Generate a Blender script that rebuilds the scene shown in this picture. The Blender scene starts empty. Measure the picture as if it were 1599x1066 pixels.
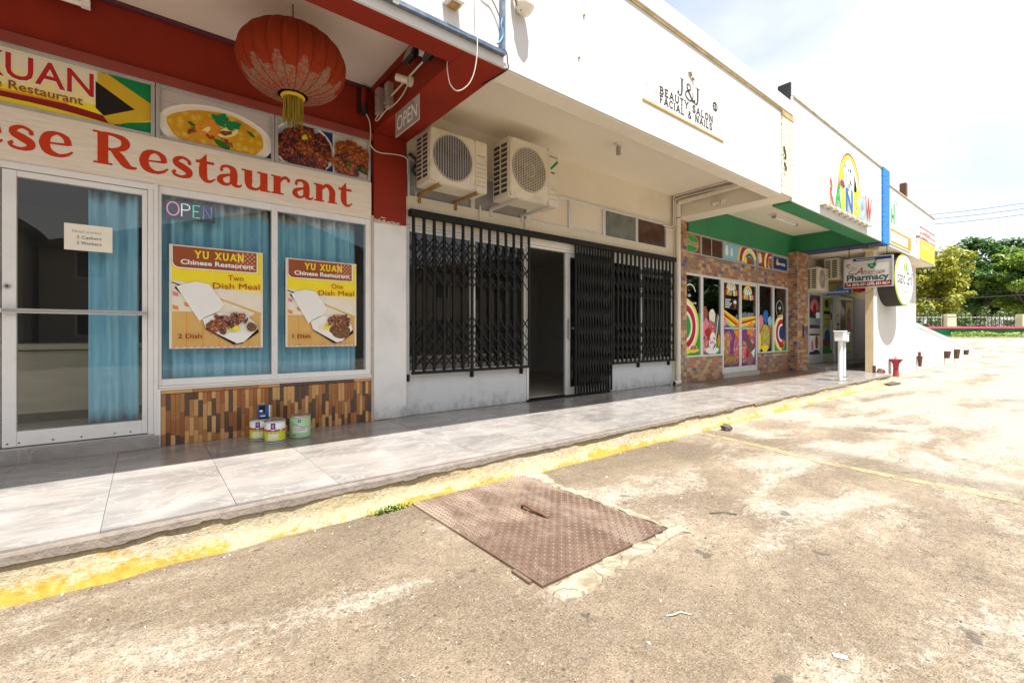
import bpy, bmesh, math, random
from math import sin, cos, pi, radians, sqrt, atan2
from mathutils import Vector, noise as mnoise
random.seed(7)
scene = bpy.context.scene
COL = scene.collection

# ------------------------------------------------------------------ camera, sky, sun, exposure
EYE = 1.18
cam_d = bpy.data.cameras.new('camera'); cam = bpy.data.objects.new('camera', cam_d); COL.objects.link(cam)
cam.location = (0, 0, EYE)
cam.rotation_euler = (radians(90), 0, -math.atan(571.5 / 717))
cam_d.lens = 36 * 717 / 1599; cam_d.sensor_width = 36
cam_d.shift_y = -11 / 1599
cam_d.clip_start = 0.05; cam_d.clip_end = 2000
scene.camera = cam

SUN_V = Vector((0.10, 0.355, -1.0)).normalized()       # the way the light travels
world = bpy.data.worlds.new('World'); scene.world = world; world.use_nodes = True
nt = world.node_tree; nt.nodes.clear()
wo = nt.nodes.new('ShaderNodeOutputWorld'); bg = nt.nodes.new('ShaderNodeBackground')
sky = nt.nodes.new('ShaderNodeTexSky'); sky.sky_type = 'NISHITA'; sky.sun_disc = False
to_sun = -SUN_V
sky.sun_elevation = math.asin(to_sun.z); sky.sun_rotation = atan2(to_sun.x, to_sun.y)
sky.air_density = 1.0; sky.dust_density = 1.5; sky.ozone_density = 1.0
tc = nt.nodes.new('ShaderNodeTexCoord')
mp = nt.nodes.new('ShaderNodeMapping'); mp.inputs['Scale'].default_value = (1.0, 1.0, 2.2); mp.inputs['Location'].default_value = (0.3, 0.1, 0.55)
nz = nt.nodes.new('ShaderNodeTexNoise'); nz.inputs['Scale'].default_value = 1.7; nz.inputs['Detail'].default_value = 5; nz.inputs['Roughness'].default_value = 0.45
cr = nt.nodes.new('ShaderNodeValToRGB'); cr.color_ramp.elements[0].position = 0.34; cr.color_ramp.elements[1].position = 0.56; cr.color_ramp.elements[0].color = (.38, .38, .38, 1)
mx = nt.nodes.new('ShaderNodeMix'); mx.data_type = 'RGBA'
nt.links.new(tc.outputs['Generated'], mp.inputs['Vector']); nt.links.new(mp.outputs[0], nz.inputs['Vector'])
nt.links.new(nz.outputs['Fac'], cr.inputs['Fac']); nt.links.new(cr.outputs['Color'], mx.inputs['Factor'])
nt.links.new(sky.outputs[0], mx.inputs['A']); mx.inputs['B'].default_value = (4.7, 4.75, 4.75, 1)
nt.links.new(mx.outputs['Result'], bg.inputs['Color']); bg.inputs['Strength'].default_value = 0.12
nt.links.new(bg.outputs[0], wo.inputs['Surface'])

sun_d = bpy.data.lights.new('sun', 'SUN'); sun = bpy.data.objects.new('sun', sun_d); COL.objects.link(sun)
sun_d.energy = 5.0; sun_d.angle = radians(0.53); sun_d.color = (1.0, 0.96, 0.90)
sun.rotation_euler = SUN_V.to_track_quat('-Z', 'Y').to_euler(); sun.location = (0, -10, 30)

vs = scene.view_settings
vs.view_transform = 'Standard'; vs.look = 'None'; vs.gamma = 1.0; vs.use_curve_mapping = False
vs.exposure = 1.15
scene.render.engine = 'CYCLES'
scene.cycles.use_denoising = True
scene.cycles.max_bounces = 8; scene.cycles.diffuse_bounces = 5; scene.cycles.glossy_bounces = 4
scene.cycles.transparent_max_bounces = 16
scene.cycles.caustics_reflective = False; scene.cycles.caustics_refractive = False
scene.cycles.sample_clamp_indirect = 6

# ------------------------------------------------------------------ materials
MATS = {}
def _new(name):
    m = bpy.data.materials.new(name); m.use_nodes = True; t = m.node_tree; t.nodes.clear()
    o = t.nodes.new('ShaderNodeOutputMaterial'); b = t.nodes.new('ShaderNodeBsdfPrincipled')
    t.links.new(b.outputs[0], o.inputs['Surface']); MATS[name] = m
    return m, t, b, o
def N(t, kind, **kw):
    n = t.nodes.new(kind)
    for k, v in kw.items():
        if k in ('data_type', 'blend_type', 'operation', 'feature', 'noise_dimensions', 'wave_type', 'bands_direction', 'distance', 'interpolation_type'):
            setattr(n, k, v)
        else:
            n.inputs[k.replace('_', ' ')].default_value = v
    return n
def L(t, a, b): t.links.new(a, b)
def C4(c): return (c[0], c[1], c[2], 1)
def noise_fac(t, vec, scale, detail=4, rough=.55, lo=.4, hi=.6, dist=0):
    n = N(t, 'ShaderNodeTexNoise', Scale=scale, Detail=detail, Roughness=rough, Distortion=dist)
    L(t, vec, n.inputs['Vector'])
    r = t.nodes.new('ShaderNodeMapRange'); r.inputs['From Min'].default_value = lo; r.inputs['From Max'].default_value = hi
    r.clamp = True
    L(t, n.outputs['Fac'], r.inputs['Value'])
    return r.outputs['Result'], n.outputs['Fac']
def mix(t, fac, a, b):
    m = N(t, 'ShaderNodeMix', data_type='RGBA')
    for s, v in (('A', a), ('B', b)):
        if isinstance(v, (tuple, list)): m.inputs[s].default_value = C4(v)
        else: L(t, v, m.inputs[s])
    if isinstance(fac, (int, float)): m.inputs['Factor'].default_value = fac
    else: L(t, fac, m.inputs['Factor'])
    return m.outputs['Result']
def math1(t, op, a, b=None):
    m = N(t, 'ShaderNodeMath', operation=op)
    for i, v in enumerate((a, b)):
        if v is None: continue
        if isinstance(v, (int, float)): m.inputs[i].default_value = v
        else: L(t, v, m.inputs[i])
    return m.outputs[0]
def bump(t, b, height, strength=.3, dist=.01):
    n = N(t, 'ShaderNodeBump', Strength=strength, Distance=dist)
    L(t, height, n.inputs['Height']); L(t, n.outputs[0], b.inputs['Normal'])
def pos(t):
    return t.nodes.new('ShaderNodeNewGeometry').outputs['Position']
def stretched(t, vec, sc):
    m = t.nodes.new('ShaderNodeMapping'); m.inputs['Scale'].default_value = sc
    L(t, vec, m.inputs['Vector']); return m.outputs[0]

def mk(name, col, rough=.6, metal=0.0, var=.08, vscale=3, bmp=.0, bscale=60, dirt=None, damt=.3, dscale=2.0, spec=.5, stretch=None, bdist=.004):
    """plain paint, plaster, metal or plastic with a little mottling, optional dirt blotches and fine relief"""
    m, t, b, o = _new(name)
    p = pos(t)
    if stretch: p = stretched(t, p, stretch)
    f, raw = noise_fac(t, p, vscale, 5, .6, .3, .7)
    c = mix(t, f, tuple(x * (1 - var) for x in col), tuple(min(1, x * (1 + var)) for x in col))
    if dirt:
        d, _ = noise_fac(t, p, dscale, 8, .65, .52, .72)
        c = mix(t, math1(t, 'MULTIPLY', d, damt), c, dirt)
    L(t, c, b.inputs['Base Color'])
    b.inputs['Roughness'].default_value = rough; b.inputs['Metallic'].default_value = metal
    b.inputs['Specular IOR Level'].default_value = spec
    if bmp:
        _, r2 = noise_fac(t, p, bscale, 4, .6)
        bump(t, b, r2, bmp, bdist)
    return m

# walls and paint
mk('white_fascia', (.60, .60, .60), .75, var=.04, vscale=1.2, bmp=.12, bscale=30, dirt=(.42, .40, .35), damt=.35, dscale=1.3, spec=.2, stretch=(2.2, 1, .5))
mk('white_plaster', (.74, .74, .74), .8, var=.05, vscale=2.5, bmp=.25, bscale=24, dirt=(.50, .50, .50), damt=.45, dscale=2.2)
mk('lower_plaster', (.60, .62, .64), .8, var=.06, vscale=3, bmp=.3, bscale=20, dirt=(.40, .40, .38), damt=.5, dscale=3)
mk('cream_wall', (.70, .63, .51), .8, var=.04, vscale=1.3, bmp=.1, bscale=25, dirt=(.5, .42, .3), damt=.25, dscale=1.2)
mk('cream_ceiling', (.78, .71, .59), .85, var=.04, vscale=.8, bmp=.08, bscale=20, dirt=(.55, .46, .34), damt=.2, dscale=.8)
mk('pink_ceiling', (.78, .69, .62), .85, var=.03, vscale=.8, bmp=.06, bscale=20)
mk('red_paint', (.24, .022, .009), .6, spec=.2, var=.10, vscale=2.2, bmp=.12, bscale=28, dirt=(.15, .011, .006), damt=.5, dscale=1.4)
mk('red_paint_faded', (.25, .042, .03), .6, var=.10, vscale=2.2, bmp=.12, bscale=28, dirt=(.22, .07, .05), damt=.4, dscale=2)
mk('purple_trim', (.09, .022, .035), .6)
mk('green_paint', (.022, .205, .078), .55, var=.12, vscale=1.5, bmp=.08, bscale=20, dirt=(.05, .24, .12), damt=.5, dscale=1.2)
mk('navy_paint', (.045, .06, .15), .6, var=.15)
mk('bare_render', (.50, .42, .34), .9, var=.15, vscale=12, bmp=.5, bscale=40, dirt=(.35, .28, .2), damt=.6, dscale=6)
mk('coping_white', (.62, .62, .60), .8, var=.04, bmp=.15, bscale=30)
mk('gold_stain', (.46, .33, .13), .85, var=.3, vscale=5, bmp=.2, bscale=50, dirt=(.60, .55, .44), damt=.95, dscale=3)
mk('trim_tan', (.52, .45, .33), .85, var=.2, vscale=4, dirt=(.34, .27, .16), damt=.8, dscale=3)
mk('roof_dark', (.03, .028, .028), .9, var=.25, vscale=6, bmp=.3, bscale=20)
mk('beam_cream', (.74, .68, .58), .8, var=.04, bmp=.08, bscale=20, dirt=(.52, .44, .34), damt=.3, dscale=1.4)
mk('tan_side', (.66, .52, .33), .85, var=.08, bmp=.15, bscale=20)
mk('wall_white_out', (.62, .62, .61), .85, var=.02, bmp=.12, bscale=16, dirt=(.74, .72, .60), damt=.35, dscale=.7)
mk('interior_grey', (.62, .61, .58), .8, var=.05)
mk('interior_floor', (.50, .44, .37), .4, var=.1)
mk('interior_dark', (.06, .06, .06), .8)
mk('counter_beige', (.42, .38, .29), .5, var=.05)
# metals and plastics
mk('aluminium', (.70, .70, .69), .38, .35, var=.05, vscale=4, dirt=(.52, .50, .46), damt=.4, dscale=6)
mk('aluminium_dull', (.46, .46, .45), .45, .4, var=.08, dirt=(.3, .29, .27), damt=.5, dscale=5)
mk('white_frame', (.74, .73, .72), .45, var=.04, dirt=(.55, .53, .50), damt=.35, dscale=5)
mk('steel', (.55, .56, .57), .25, .9, var=.05)
mk('rail_blue_steel', (.13, .17, .24), .5, .5, var=.25, vscale=14, dirt=(.38, .42, .5), damt=.6, dscale=10)
mk('black_iron', (.010, .0095, .0095), .6, .0, spec=.25, var=.3, vscale=12, bmp=.1, bscale=80)
mk('ac_cream', (.66, .60, .48), .5, var=.05, vscale=4, dirt=(.42, .33, .22), damt=.5, dscale=5)
mk('ac_shadow', (.05, .047, .04), .8)
mk('ac_grey', (.10, .10, .115), .6); mk('fan_dark', (.075, .066, .055), .6)
mk('bracket_rust', (.34, .20, .08), .8, .2, var=.35, vscale=16, bmp=.3, bscale=60)
mk('rust', (.13, .058, .034), .85, .1, var=.4, vscale=22, bmp=.4, bscale=70)
mk('rust_red', (.36, .03, .04), .7, var=.3, vscale=12)
mk('pvc', (.72, .68, .58), .45, var=.05, dirt=(.5, .45, .36), damt=.4, dscale=5)
mk('cable_white', (.70, .66, .58), .6); mk('cable_black', (.02, .02, .02), .6); mk('cable_blue', (.08, .3, .55), .5)
mk('box_grey', (.34, .29, .27), .6, var=.15, vscale=12)
mk('black_plastic', (.018, .018, .018), .4); mk('lens_glass', (.08, .07, .05), .08, spec=.8)
mk('bulb_white', (.75, .70, .62), .35)
mk('tube_lamp', (.86, .86, .84), .3)
mk('tin', (.50, .47, .42), .3, .8, var=.1, vscale=20)
mk('post_white', (.78, .79, .80), .5, var=.03, dirt=(.6, .6, .58), damt=.3)
mk('post_blue', (.52, .62, .68), .5, var=.05)
# print colours
def flat(name, c, rough=.55): return mk(name, c, .75, var=.03, vscale=9, spec=.15)
for n_, c_ in {'p_white': (.82, .82, .80), 'p_cream': (.78, .73, .60), 'p_red': (.46, .025, .022), 'p_dark_red': (.24, .02, .018), 'p_yellow': (.86, .70, .04),
        'p_pale_yellow': (.84, .76, .36), 'p_orange': (.75, .28, .03), 'p_brown': (.30, .085, .035), 'p_black': (.018, .017, .016), 'p_green': (.01, .22, .07),
        'p_leaf': (.03, .16, .02), 'p_gold': (.62, .42, .03), 'p_blue': (.03, .14, .42), 'p_navy': (.025, .04, .16), 'p_letter': (.52, .045, .012), 'p_pink': (.70, .22, .30),
        'p_purple': (.24, .05, .24), 'p_lime': (.50, .62, .06), 'p_sky': (.25, .50, .66), 'p_grey': (.30, .30, .30), 'p_charcoal': (.045, .043, .042),
        'p_grass': (.03, .36, .06), 'p_plate_blue': (.34, .40, .46), 'p_faint_pink': (.74, .64, .64), 'p_wood': (.66, .42, .14), 'p_check': (.60, .30, .20), 'p_wood_light': (.82, .66, .30), 'p_mauve': (.5, .46, .46),
        'p_teal': (.02, .085, .10), 'p_silver': (.60, .57, .52)}.items(): flat(n_, c_)
mk('gold_line', (.48, .29, .04), .5, var=.15, vscale=8)
mk('letter_red', (.52, .07, .03), .5); mk('letter_side', (.74, .74, .72), .5)
def food(name, a, b, c, scale):
    m, t, bb, o = _new(name)
    p = pos(t)
    v = N(t, 'ShaderNodeTexVoronoi', Scale=scale, Randomness=1.0); L(t, p, v.inputs['Vector'])
    f, _ = noise_fac(t, p, scale * 1.6, 5, .6, .35, .65)
    r = t.nodes.new('ShaderNodeMapRange'); r.inputs['From Min'].default_value = .1; r.inputs['From Max'].default_value = .55; r.clamp = True
    L(t, v.outputs['Distance'], r.inputs['Value'])
    x = mix(t, f, a, b); x = mix(t, r.outputs['Result'], x, c)
    L(t, x, bb.inputs['Base Color']); bb.inputs['Roughness'].default_value = .35
food('food_curry', (.66, .42, .02), (.78, .58, .06), (.60, .30, .01), 16)
food('food_dark_chicken', (.30, .035, .015), (.42, .10, .03), (.05, .012, .01), 30)
food('food_orange_chicken', (.52, .14, .02), (.62, .24, .04), (.20, .04, .01), 34)
food('food_rice', (.30, .14, .05), (.45, .26, .12), (.12, .05, .02), 60)
food('food_sundae', (.72, .26, .26), (.80, .62, .52), (.40, .05, .06), 12)
food('food_waffle', (.62, .33, .07), (.74, .48, .16), (.35, .12, .03), 10)
food('food_print', (.5, .1, .2), (.75, .5, .15), (.2, .08, .1), 5)
food('food_pineapple', (.70, .55, .08), (.78, .66, .20), (.40, .33, .04), 12)

def glass(name, tint, ior=1.5, rough=0.0, refl=1.0):
    m, t, b, o = _new(name); t.nodes.remove(b)
    tr = t.nodes.new('ShaderNodeBsdfTransparent'); tr.inputs[0].default_value = C4(tint)
    gl = t.nodes.new('ShaderNodeBsdfGlossy'); gl.inputs['Roughness'].default_value = rough; gl.inputs[0].default_value = (refl, refl, refl, 1)
    ge = t.nodes.new('ShaderNodeNewGeometry'); dp = N(t, 'ShaderNodeVectorMath', operation='DOT_PRODUCT')
    L(t, ge.outputs['Incoming'], dp.inputs[0]); L(t, ge.outputs['Normal'], dp.inputs[1])
    f0 = ((ior - 1) / (ior + 1)) ** 2                         # Schlick, the same from either side of the sheet
    f2 = math1(t, 'ADD', math1(t, 'MULTIPLY', math1(t, 'POWER', math1(t, 'SUBTRACT', 1.0, math1(t, 'ABSOLUTE', dp.outputs['Value'])), 5.0), 1 - f0), f0)
    ms = t.nodes.new('ShaderNodeMixShader'); L(t, f2, ms.inputs[0]); L(t, tr.outputs[0], ms.inputs[1]); L(t, gl.outputs[0], ms.inputs[2])
    L(t, ms.outputs[0], o.inputs['Surface'])
glass('glass_clear', (.94, .96, .96), 1.38)
glass('glass_dark', (.48, .49, .49), 1.5)
mk('glass_brown_panel', (.085, .038, .022), .18, var=.3, vscale=6, dirt=(.14, .07, .04), damt=.5, dscale=4)
mk('glass_grey_panel', (.15, .165, .15), .2, var=.25, vscale=5, dirt=(.24, .26, .23), damt=.6, dscale=4)
mk('panel_grey', (.30, .29, .28), .6, var=.08)

def cloth(name, col):
    m, t, b, o = _new(name); p = pos(t)
    w, raw = noise_fac(t, stretched(t, p, (1, 1, .15)), 40, 3, .5, .3, .7)
    f, _ = noise_fac(t, p, 3, 4, .6, .3, .7)
    c = mix(t, w, tuple(x * .88 for x in col), tuple(min(1, x * 1.1) for x in col)); c = mix(t, math1(t, 'MULTIPLY', f, .3), c, tuple(x * .75 for x in col))
    L(t, c, b.inputs['Base Color']); b.inputs['Roughness'].default_value = .9; b.inputs['Specular IOR Level'].default_value = .15
    bump(t, b, raw, .15, .003)
cloth('curtain_cloth', (.27, .56, .71)); cloth('curtain_hem', (.50, .50, .47))
cloth('lantern_cloth', (.26, .032, .009)); cloth('tassel', (.36, .25, .03))

def wood_board():
    m, t, b, o = _new('board_wood'); p = stretched(t, pos(t), (1.2, 10, 26))
    f, raw = noise_fac(t, p, 2.2, 6, .65, .32, .68, 1.5)
    c = mix(t, f, (.66, .56, .44), (.80, .75, .66))
    L(t, c, b.inputs['Base Color']); b.inputs['Roughness'].default_value = .5; bump(t, b, raw, .1, .003)
wood_board()
def strip_wood(name, a, bcol):
    m, t, b, o = _new(name)
    oi = t.nodes.new('ShaderNodeObjectInfo')
    p = N(t, 'ShaderNodeVectorMath', operation='ADD'); L(t, pos(t), p.inputs[0])
    cx = t.nodes.new('ShaderNodeCombineXYZ'); L(t, math1(t, 'MULTIPLY', oi.outputs['Random'], 40.0), cx.inputs[1]); L(t, cx.outputs[0], p.inputs[1])
    f, raw = noise_fac(t, stretched(t, p.outputs[0], (14, 6, 1.2)), 3.0, 5, .6, .3, .7, 2.0)
    c = mix(t, f, a, bcol)
    c = mix(t, math1(t, 'MULTIPLY', oi.outputs['Random'], .35), c, tuple(x * .55 for x in a))
    L(t, c, b.inputs['Base Color']); b.inputs['Roughness'].default_value = .35; bump(t, b, raw, .1, .002)
strip_wood('strip_dark', (.075, .042, .026), (.13, .08, .05))
strip_wood('strip_red', (.27, .085, .022), (.37, .135, .04))
strip_wood('strip_brown', (.34, .135, .04), (.46, .21, .07))
strip_wood('strip_light', (.55, .29, .10), (.68, .40, .165))
strip_wood('plank_brown', (.13, .085, .065), (.24, .17, .13))

def marble():
    m, t, b, o = _new('marble_tile'); oi = t.nodes.new('ShaderNodeObjectInfo')
    p = N(t, 'ShaderNodeVectorMath', operation='ADD'); L(t, pos(t), p.inputs[0])
    cx = t.nodes.new('ShaderNodeCombineXYZ'); L(t, math1(t, 'MULTIPLY', oi.outputs['Random'], 30.0), cx.inputs[2]); L(t, cx.outputs[0], p.inputs[1])
    pv = stretched(t, p.outputs[0], (1, 1.7, 1))
    f, _ = noise_fac(t, pv, 1.6, 6, .6, .32, .68, .6)
    c = mix(t, f, (.200, .186, .176), (.372, .344, .318))
    v1 = N(t, 'ShaderNodeTexNoise', Scale=1.9, Detail=6, Roughness=.6, Distortion=1.4); L(t, pv, v1.inputs['Vector'])
    vein = math1(t, 'SUBTRACT', 1.0, math1(t, 'MINIMUM', math1(t, 'MULTIPLY', math1(t, 'ABSOLUTE', math1(t, 'SUBTRACT', v1.outputs['Fac'], .5)), 42.0), 1.0))
    c = mix(t, math1(t, 'MULTIPLY', vein, .45), c, (.44, .415, .385))
    dd, _ = noise_fac(t, pos(t), 2.4, 7, .7, .5, .75)
    c = mix(t, math1(t, 'MULTIPLY', dd, .3), c, (.17, .14, .115))
    L(t, c, b.inputs['Base Color'])
    rf, _ = noise_fac(t, pos(t), 5, 5, .6, .3, .7)
    L(t, math1(t, 'ADD', math1(t, 'MULTIPLY', rf, .15), .13), b.inputs['Roughness'])
marble()
mk('grout', (.20, .18, .16), .9, var=.15, vscale=9)

def ground_mat():
    m, t, b, o = _new('worn_asphalt'); p = pos(t)
    f1, _ = noise_fac(t, p, .95, 8, .64, .40, .60, .5)           # large worn patches
    f2, _ = noise_fac(t, p, 2.6, 8, .68, .42, .62)               # dirt blotches
    f3, r3 = noise_fac(t, p, 26, 6, .7, .35, .65)
    f4, r4 = noise_fac(t, p, 130, 3, .6, .35, .65)
    c = mix(t, f1, (.140, .099, .060), (.335, .262, .178))
    c = mix(t, math1(t, 'MULTIPLY', f2, .55), c, (.118, .084, .052))
    c = mix(t, math1(t, 'MULTIPLY', f3, .35), c, (.33, .265, .18))
    # pale cement wear, increased along the lot: far glare put into the colour
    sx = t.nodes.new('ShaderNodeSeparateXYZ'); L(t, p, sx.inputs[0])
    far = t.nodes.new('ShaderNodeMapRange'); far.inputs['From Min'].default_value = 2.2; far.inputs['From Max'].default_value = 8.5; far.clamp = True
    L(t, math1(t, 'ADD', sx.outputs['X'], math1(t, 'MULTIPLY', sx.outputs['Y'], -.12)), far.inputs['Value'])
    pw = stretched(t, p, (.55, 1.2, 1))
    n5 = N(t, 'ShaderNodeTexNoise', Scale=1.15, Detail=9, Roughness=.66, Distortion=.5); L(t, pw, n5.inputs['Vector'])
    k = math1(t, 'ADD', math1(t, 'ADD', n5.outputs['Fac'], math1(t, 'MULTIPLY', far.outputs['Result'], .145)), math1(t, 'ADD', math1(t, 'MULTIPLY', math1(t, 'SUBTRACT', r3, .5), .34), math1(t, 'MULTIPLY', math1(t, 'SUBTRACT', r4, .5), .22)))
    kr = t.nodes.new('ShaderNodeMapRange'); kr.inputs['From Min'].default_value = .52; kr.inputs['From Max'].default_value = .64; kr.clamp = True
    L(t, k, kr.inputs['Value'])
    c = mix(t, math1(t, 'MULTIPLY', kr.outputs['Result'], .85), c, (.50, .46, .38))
    # dirt washed against the kerb
    kd = t.nodes.new('ShaderNodeMapRange'); kd.inputs['From Min'].default_value = 1.75; kd.inputs['From Max'].default_value = 2.95; kd.clamp = True
    L(t, math1(t, 'SUBTRACT', sx.outputs['Y'], math1(t, 'MULTIPLY', math1(t, 'SUBTRACT', n5.outputs['Fac'], .45), 2.6)), kd.inputs['Value'])
    inlot = math1(t, 'LESS_THAN', sx.outputs['X'], 4.6)
    c = mix(t, math1(t, 'MULTIPLY', math1(t, 'MULTIPLY', math1(t, 'POWER', kd.outputs['Result'], 1.4), inlot), .72), c, (.105, .075, .045))
    # swept dirt lying along the parking line, and a thin shrinkage crack
    sy = math1(t, 'ADD', sx.outputs['X'], math1(t, 'MULTIPLY', sx.outputs['Y'], -.09))
    dn = N(t, 'ShaderNodeTexNoise', Scale=1.8, Detail=7, Roughness=.65); L(t, p, dn.inputs['Vector'])
    bd = math1(t, 'ABSOLUTE', math1(t, 'SUBTRACT', math1(t, 'ADD', sy, math1(t, 'MULTIPLY', math1(t, 'SUBTRACT', dn.outputs['Fac'], .5), .5)), 5.08))
    br = t.nodes.new('ShaderNodeMapRange'); br.inputs['From Min'].default_value = .30; br.inputs['From Max'].default_value = .08; br.clamp = True; L(t, bd, br.inputs['Value'])
    c = mix(t, math1(t, 'MULTIPLY', br.outputs['Result'], .6), c, (.13, .092, .055))
    ck = N(t, 'ShaderNodeTexNoise', Scale=.42, Detail=9, Roughness=.62); L(t, p, ck.inputs['Vector'])
    crk = math1(t, 'LESS_THAN', math1(t, 'ABSOLUTE', math1(t, 'SUBTRACT', ck.outputs['Fac'], .565)), .0017)
    c = mix(t, math1(t, 'MULTIPLY', crk, .7), c, (.05, .038, .025))
    # aggregate: dark and pale grains
    v = N(t, 'ShaderNodeTexVoronoi', Scale=170, Randomness=1.0); L(t, p, v.inputs['Vector'])
    vs_ = t.nodes.new('ShaderNodeSeparateColor'); L(t, v.outputs['Color'], vs_.inputs[0])
    g1 = math1(t, 'GREATER_THAN', vs_.outputs[0], .80); g2 = math1(t, 'LESS_THAN', vs_.outputs[0], .22)
    c = mix(t, math1(t, 'MULTIPLY', g1, .42), c, (.34, .295, .235)); c = mix(t, math1(t, 'MULTIPLY', g2, .52), c, (.055, .042, .03))
    f6, _ = noise_fac(t, p, 9, 6, .7, .40, .62); c = mix(t, math1(t, 'MULTIPLY', f6, .35), c, (.10, .075, .052))
    c = mix(t, math1(t, 'MULTIPLY', f4, .25), c, (.14, .11, .08))
    # pits where the binder has worn out
    pv = N(t, 'ShaderNodeTexVoronoi', Scale=38, Randomness=1.0); L(t, p, pv.inputs['Vector']); pc = t.nodes.new('ShaderNodeSeparateColor'); L(t, pv.outputs['Color'], pc.inputs[0])
    pit = math1(t, 'MULTIPLY', math1(t, 'GREATER_THAN', pc.outputs[1], .72), math1(t, 'LESS_THAN', pv.outputs['Distance'], math1(t, 'MULTIPLY', pc.outputs[2], .30)))
    c = mix(t, math1(t, 'MULTIPLY', pit, .65), c, (.060, .042, .026))
    # oil specks
    sp, _ = noise_fac(t, p, 5, 4, .55, .665, .70)
    c = mix(t, math1(t, 'MULTIPLY', sp, .7), c, (.055, .045, .035))
    L(t, c, b.inputs['Base Color']); b.inputs['Roughness'].default_value = .75
    h = math1(t, 'ADD', math1(t, 'MULTIPLY', r3, .8), math1(t, 'ADD', math1(t, 'MULTIPLY', v.outputs['Distance'], .9), math1(t, 'MULTIPLY', r4, .4)))
    bump(t, b, h, .55, .009)
ground_mat()

def kerb_mat():
    m, t, b, o = _new('kerb_paint'); p = pos(t)
    sx = t.nodes.new('ShaderNodeSeparateXYZ'); L(t, p, sx.inputs[0])
    n1 = N(t, 'ShaderNodeTexNoise', Scale=3.2, Detail=9, Roughness=.7); L(t, stretched(t, p, (.6, 1, 1.6)), n1.inputs['Vector'])
    low = t.nodes.new('ShaderNodeMapRange'); low.inputs['From Min'].default_value = .085; low.inputs['From Max'].default_value = 0.0; low.clamp = True
    low.inputs['To Min'].default_value = -.115; low.inputs['To Max'].default_value = .075; L(t, sx.outputs['Z'], low.inputs['Value'])
    k0 = math1(t, 'ADD', n1.outputs['Fac'], low.outputs['Result']); fx = N(t, 'ShaderNodeTexNoise', Scale=42, Detail=5, Roughness=.7); L(t, p, fx.inputs['Vector'])
    k = math1(t, 'ADD', k0, math1(t, 'MULTIPLY', math1(t, 'SUBTRACT', fx.outputs['Fac'], .5), .30))
    kr = t.nodes.new('ShaderNodeMapRange'); kr.inputs['From Min'].default_value = .48; kr.inputs['From Max'].default_value = .56; kr.clamp = True; L(t, k, kr.inputs['Value'])
    f3, r3 = noise_fac(t, p, 28, 7, .7, .35, .65)
    n2, _ = noise_fac(t, stretched(t, p, (.7, 1, 1.5)), 4.5, 7, .65, .40, .66)
    c = mix(t, f3, (.32, .265, .18), (.46, .40, .295)); c = mix(t, math1(t, 'MULTIPLY', n2, .45), c, (.45, .35, .14))
    y = mix(t, f3, (.36, .185, .010), (.43, .27, .045))
    c = mix(t, kr.outputs['Result'], c, y)
    chips, _ = noise_fac(t, p, 34, 4, .6, .60, .66)
    c = mix(t, math1(t, 'MULTIPLY', chips, .6), c, (.20, .165, .12))
    L(t, c, b.inputs['Base Color']); b.inputs['Roughness'].default_value = .8; bump(t, b, math1(t, 'ADD', r3, math1(t, 'MULTIPLY', fx.outputs['Fac'], .6)), .9, .016)
kerb_mat()
mk('mortar', (.19, .16, .135), .9, var=.2, vscale=14, bmp=.7, bscale=45, dirt=(.11, .09, .07), damt=.5, dscale=8, bdist=.01)
mk('concrete_patch', (.40, .35, .27), .9, var=.15, vscale=9, bmp=.7, bscale=40, dirt=(.20, .16, .115), damt=.8, dscale=6, bdist=.012)
def cracked(name, a, bcol, dk):
    m, t, b, o = _new(name); p = pos(t)
    f, r = noise_fac(t, p, 16, 7, .68, .35, .65); wn = N(t, 'ShaderNodeTexNoise', Scale=6, Detail=4); L(t, p, wn.inputs['Vector'])
    wp = N(t, 'ShaderNodeVectorMath', operation='ADD'); L(t, p, wp.inputs[0]); sc_ = N(t, 'ShaderNodeVectorMath', operation='SCALE'); sc_.inputs['Scale'].default_value = .14; L(t, wn.outputs['Color'], sc_.inputs[0]); L(t, sc_.outputs[0], wp.inputs[1])
    v = N(t, 'ShaderNodeTexVoronoi', Scale=4.5, feature='DISTANCE_TO_EDGE'); L(t, wp.outputs[0], v.inputs['Vector'])
    k = math1(t, 'LESS_THAN', v.outputs['Distance'], .016); d, _ = noise_fac(t, p, 7, 7, .7, .46, .62)
    c = mix(t, f, a, bcol); c = mix(t, math1(t, 'MULTIPLY', d, .75), c, dk); c = mix(t, math1(t, 'MULTIPLY', k, .6), c, tuple(x * .6 for x in dk))
    L(t, c, b.inputs['Base Color']); b.inputs['Roughness'].default_value = .9; bump(t, b, math1(t, 'SUBTRACT', r, math1(t, 'MULTIPLY', k, .5)), .8, .012)
def grimy(name):
    m = MATS[name]; t = m.node_tree; b = t.nodes['Principled BSDF']; src = b.inputs['Base Color'].links[0].from_socket; p = pos(t)
    sz = t.nodes.new('ShaderNodeSeparateXYZ'); L(t, p, sz.inputs[0]); n = N(t, 'ShaderNodeTexNoise', Scale=7, Detail=8, Roughness=.7); L(t, stretched(t, p, (1, 1, .6)), n.inputs['Vector'])
    k = math1(t, 'SUBTRACT', n.outputs['Fac'], math1(t, 'MULTIPLY', math1(t, 'SUBTRACT', sz.outputs['Z'], .22), 1.1))
    r = t.nodes.new('ShaderNodeMapRange'); r.inputs['From Min'].default_value = .36; r.inputs['From Max'].default_value = .62; r.clamp = True; L(t, k, r.inputs['Value'])
    L(t, mix(t, math1(t, 'MULTIPLY', r.outputs['Result'], .75), src, (.26, .24, .21)), b.inputs['Base Color'])
grimy('lower_plaster'); grimy('white_plaster')
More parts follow.
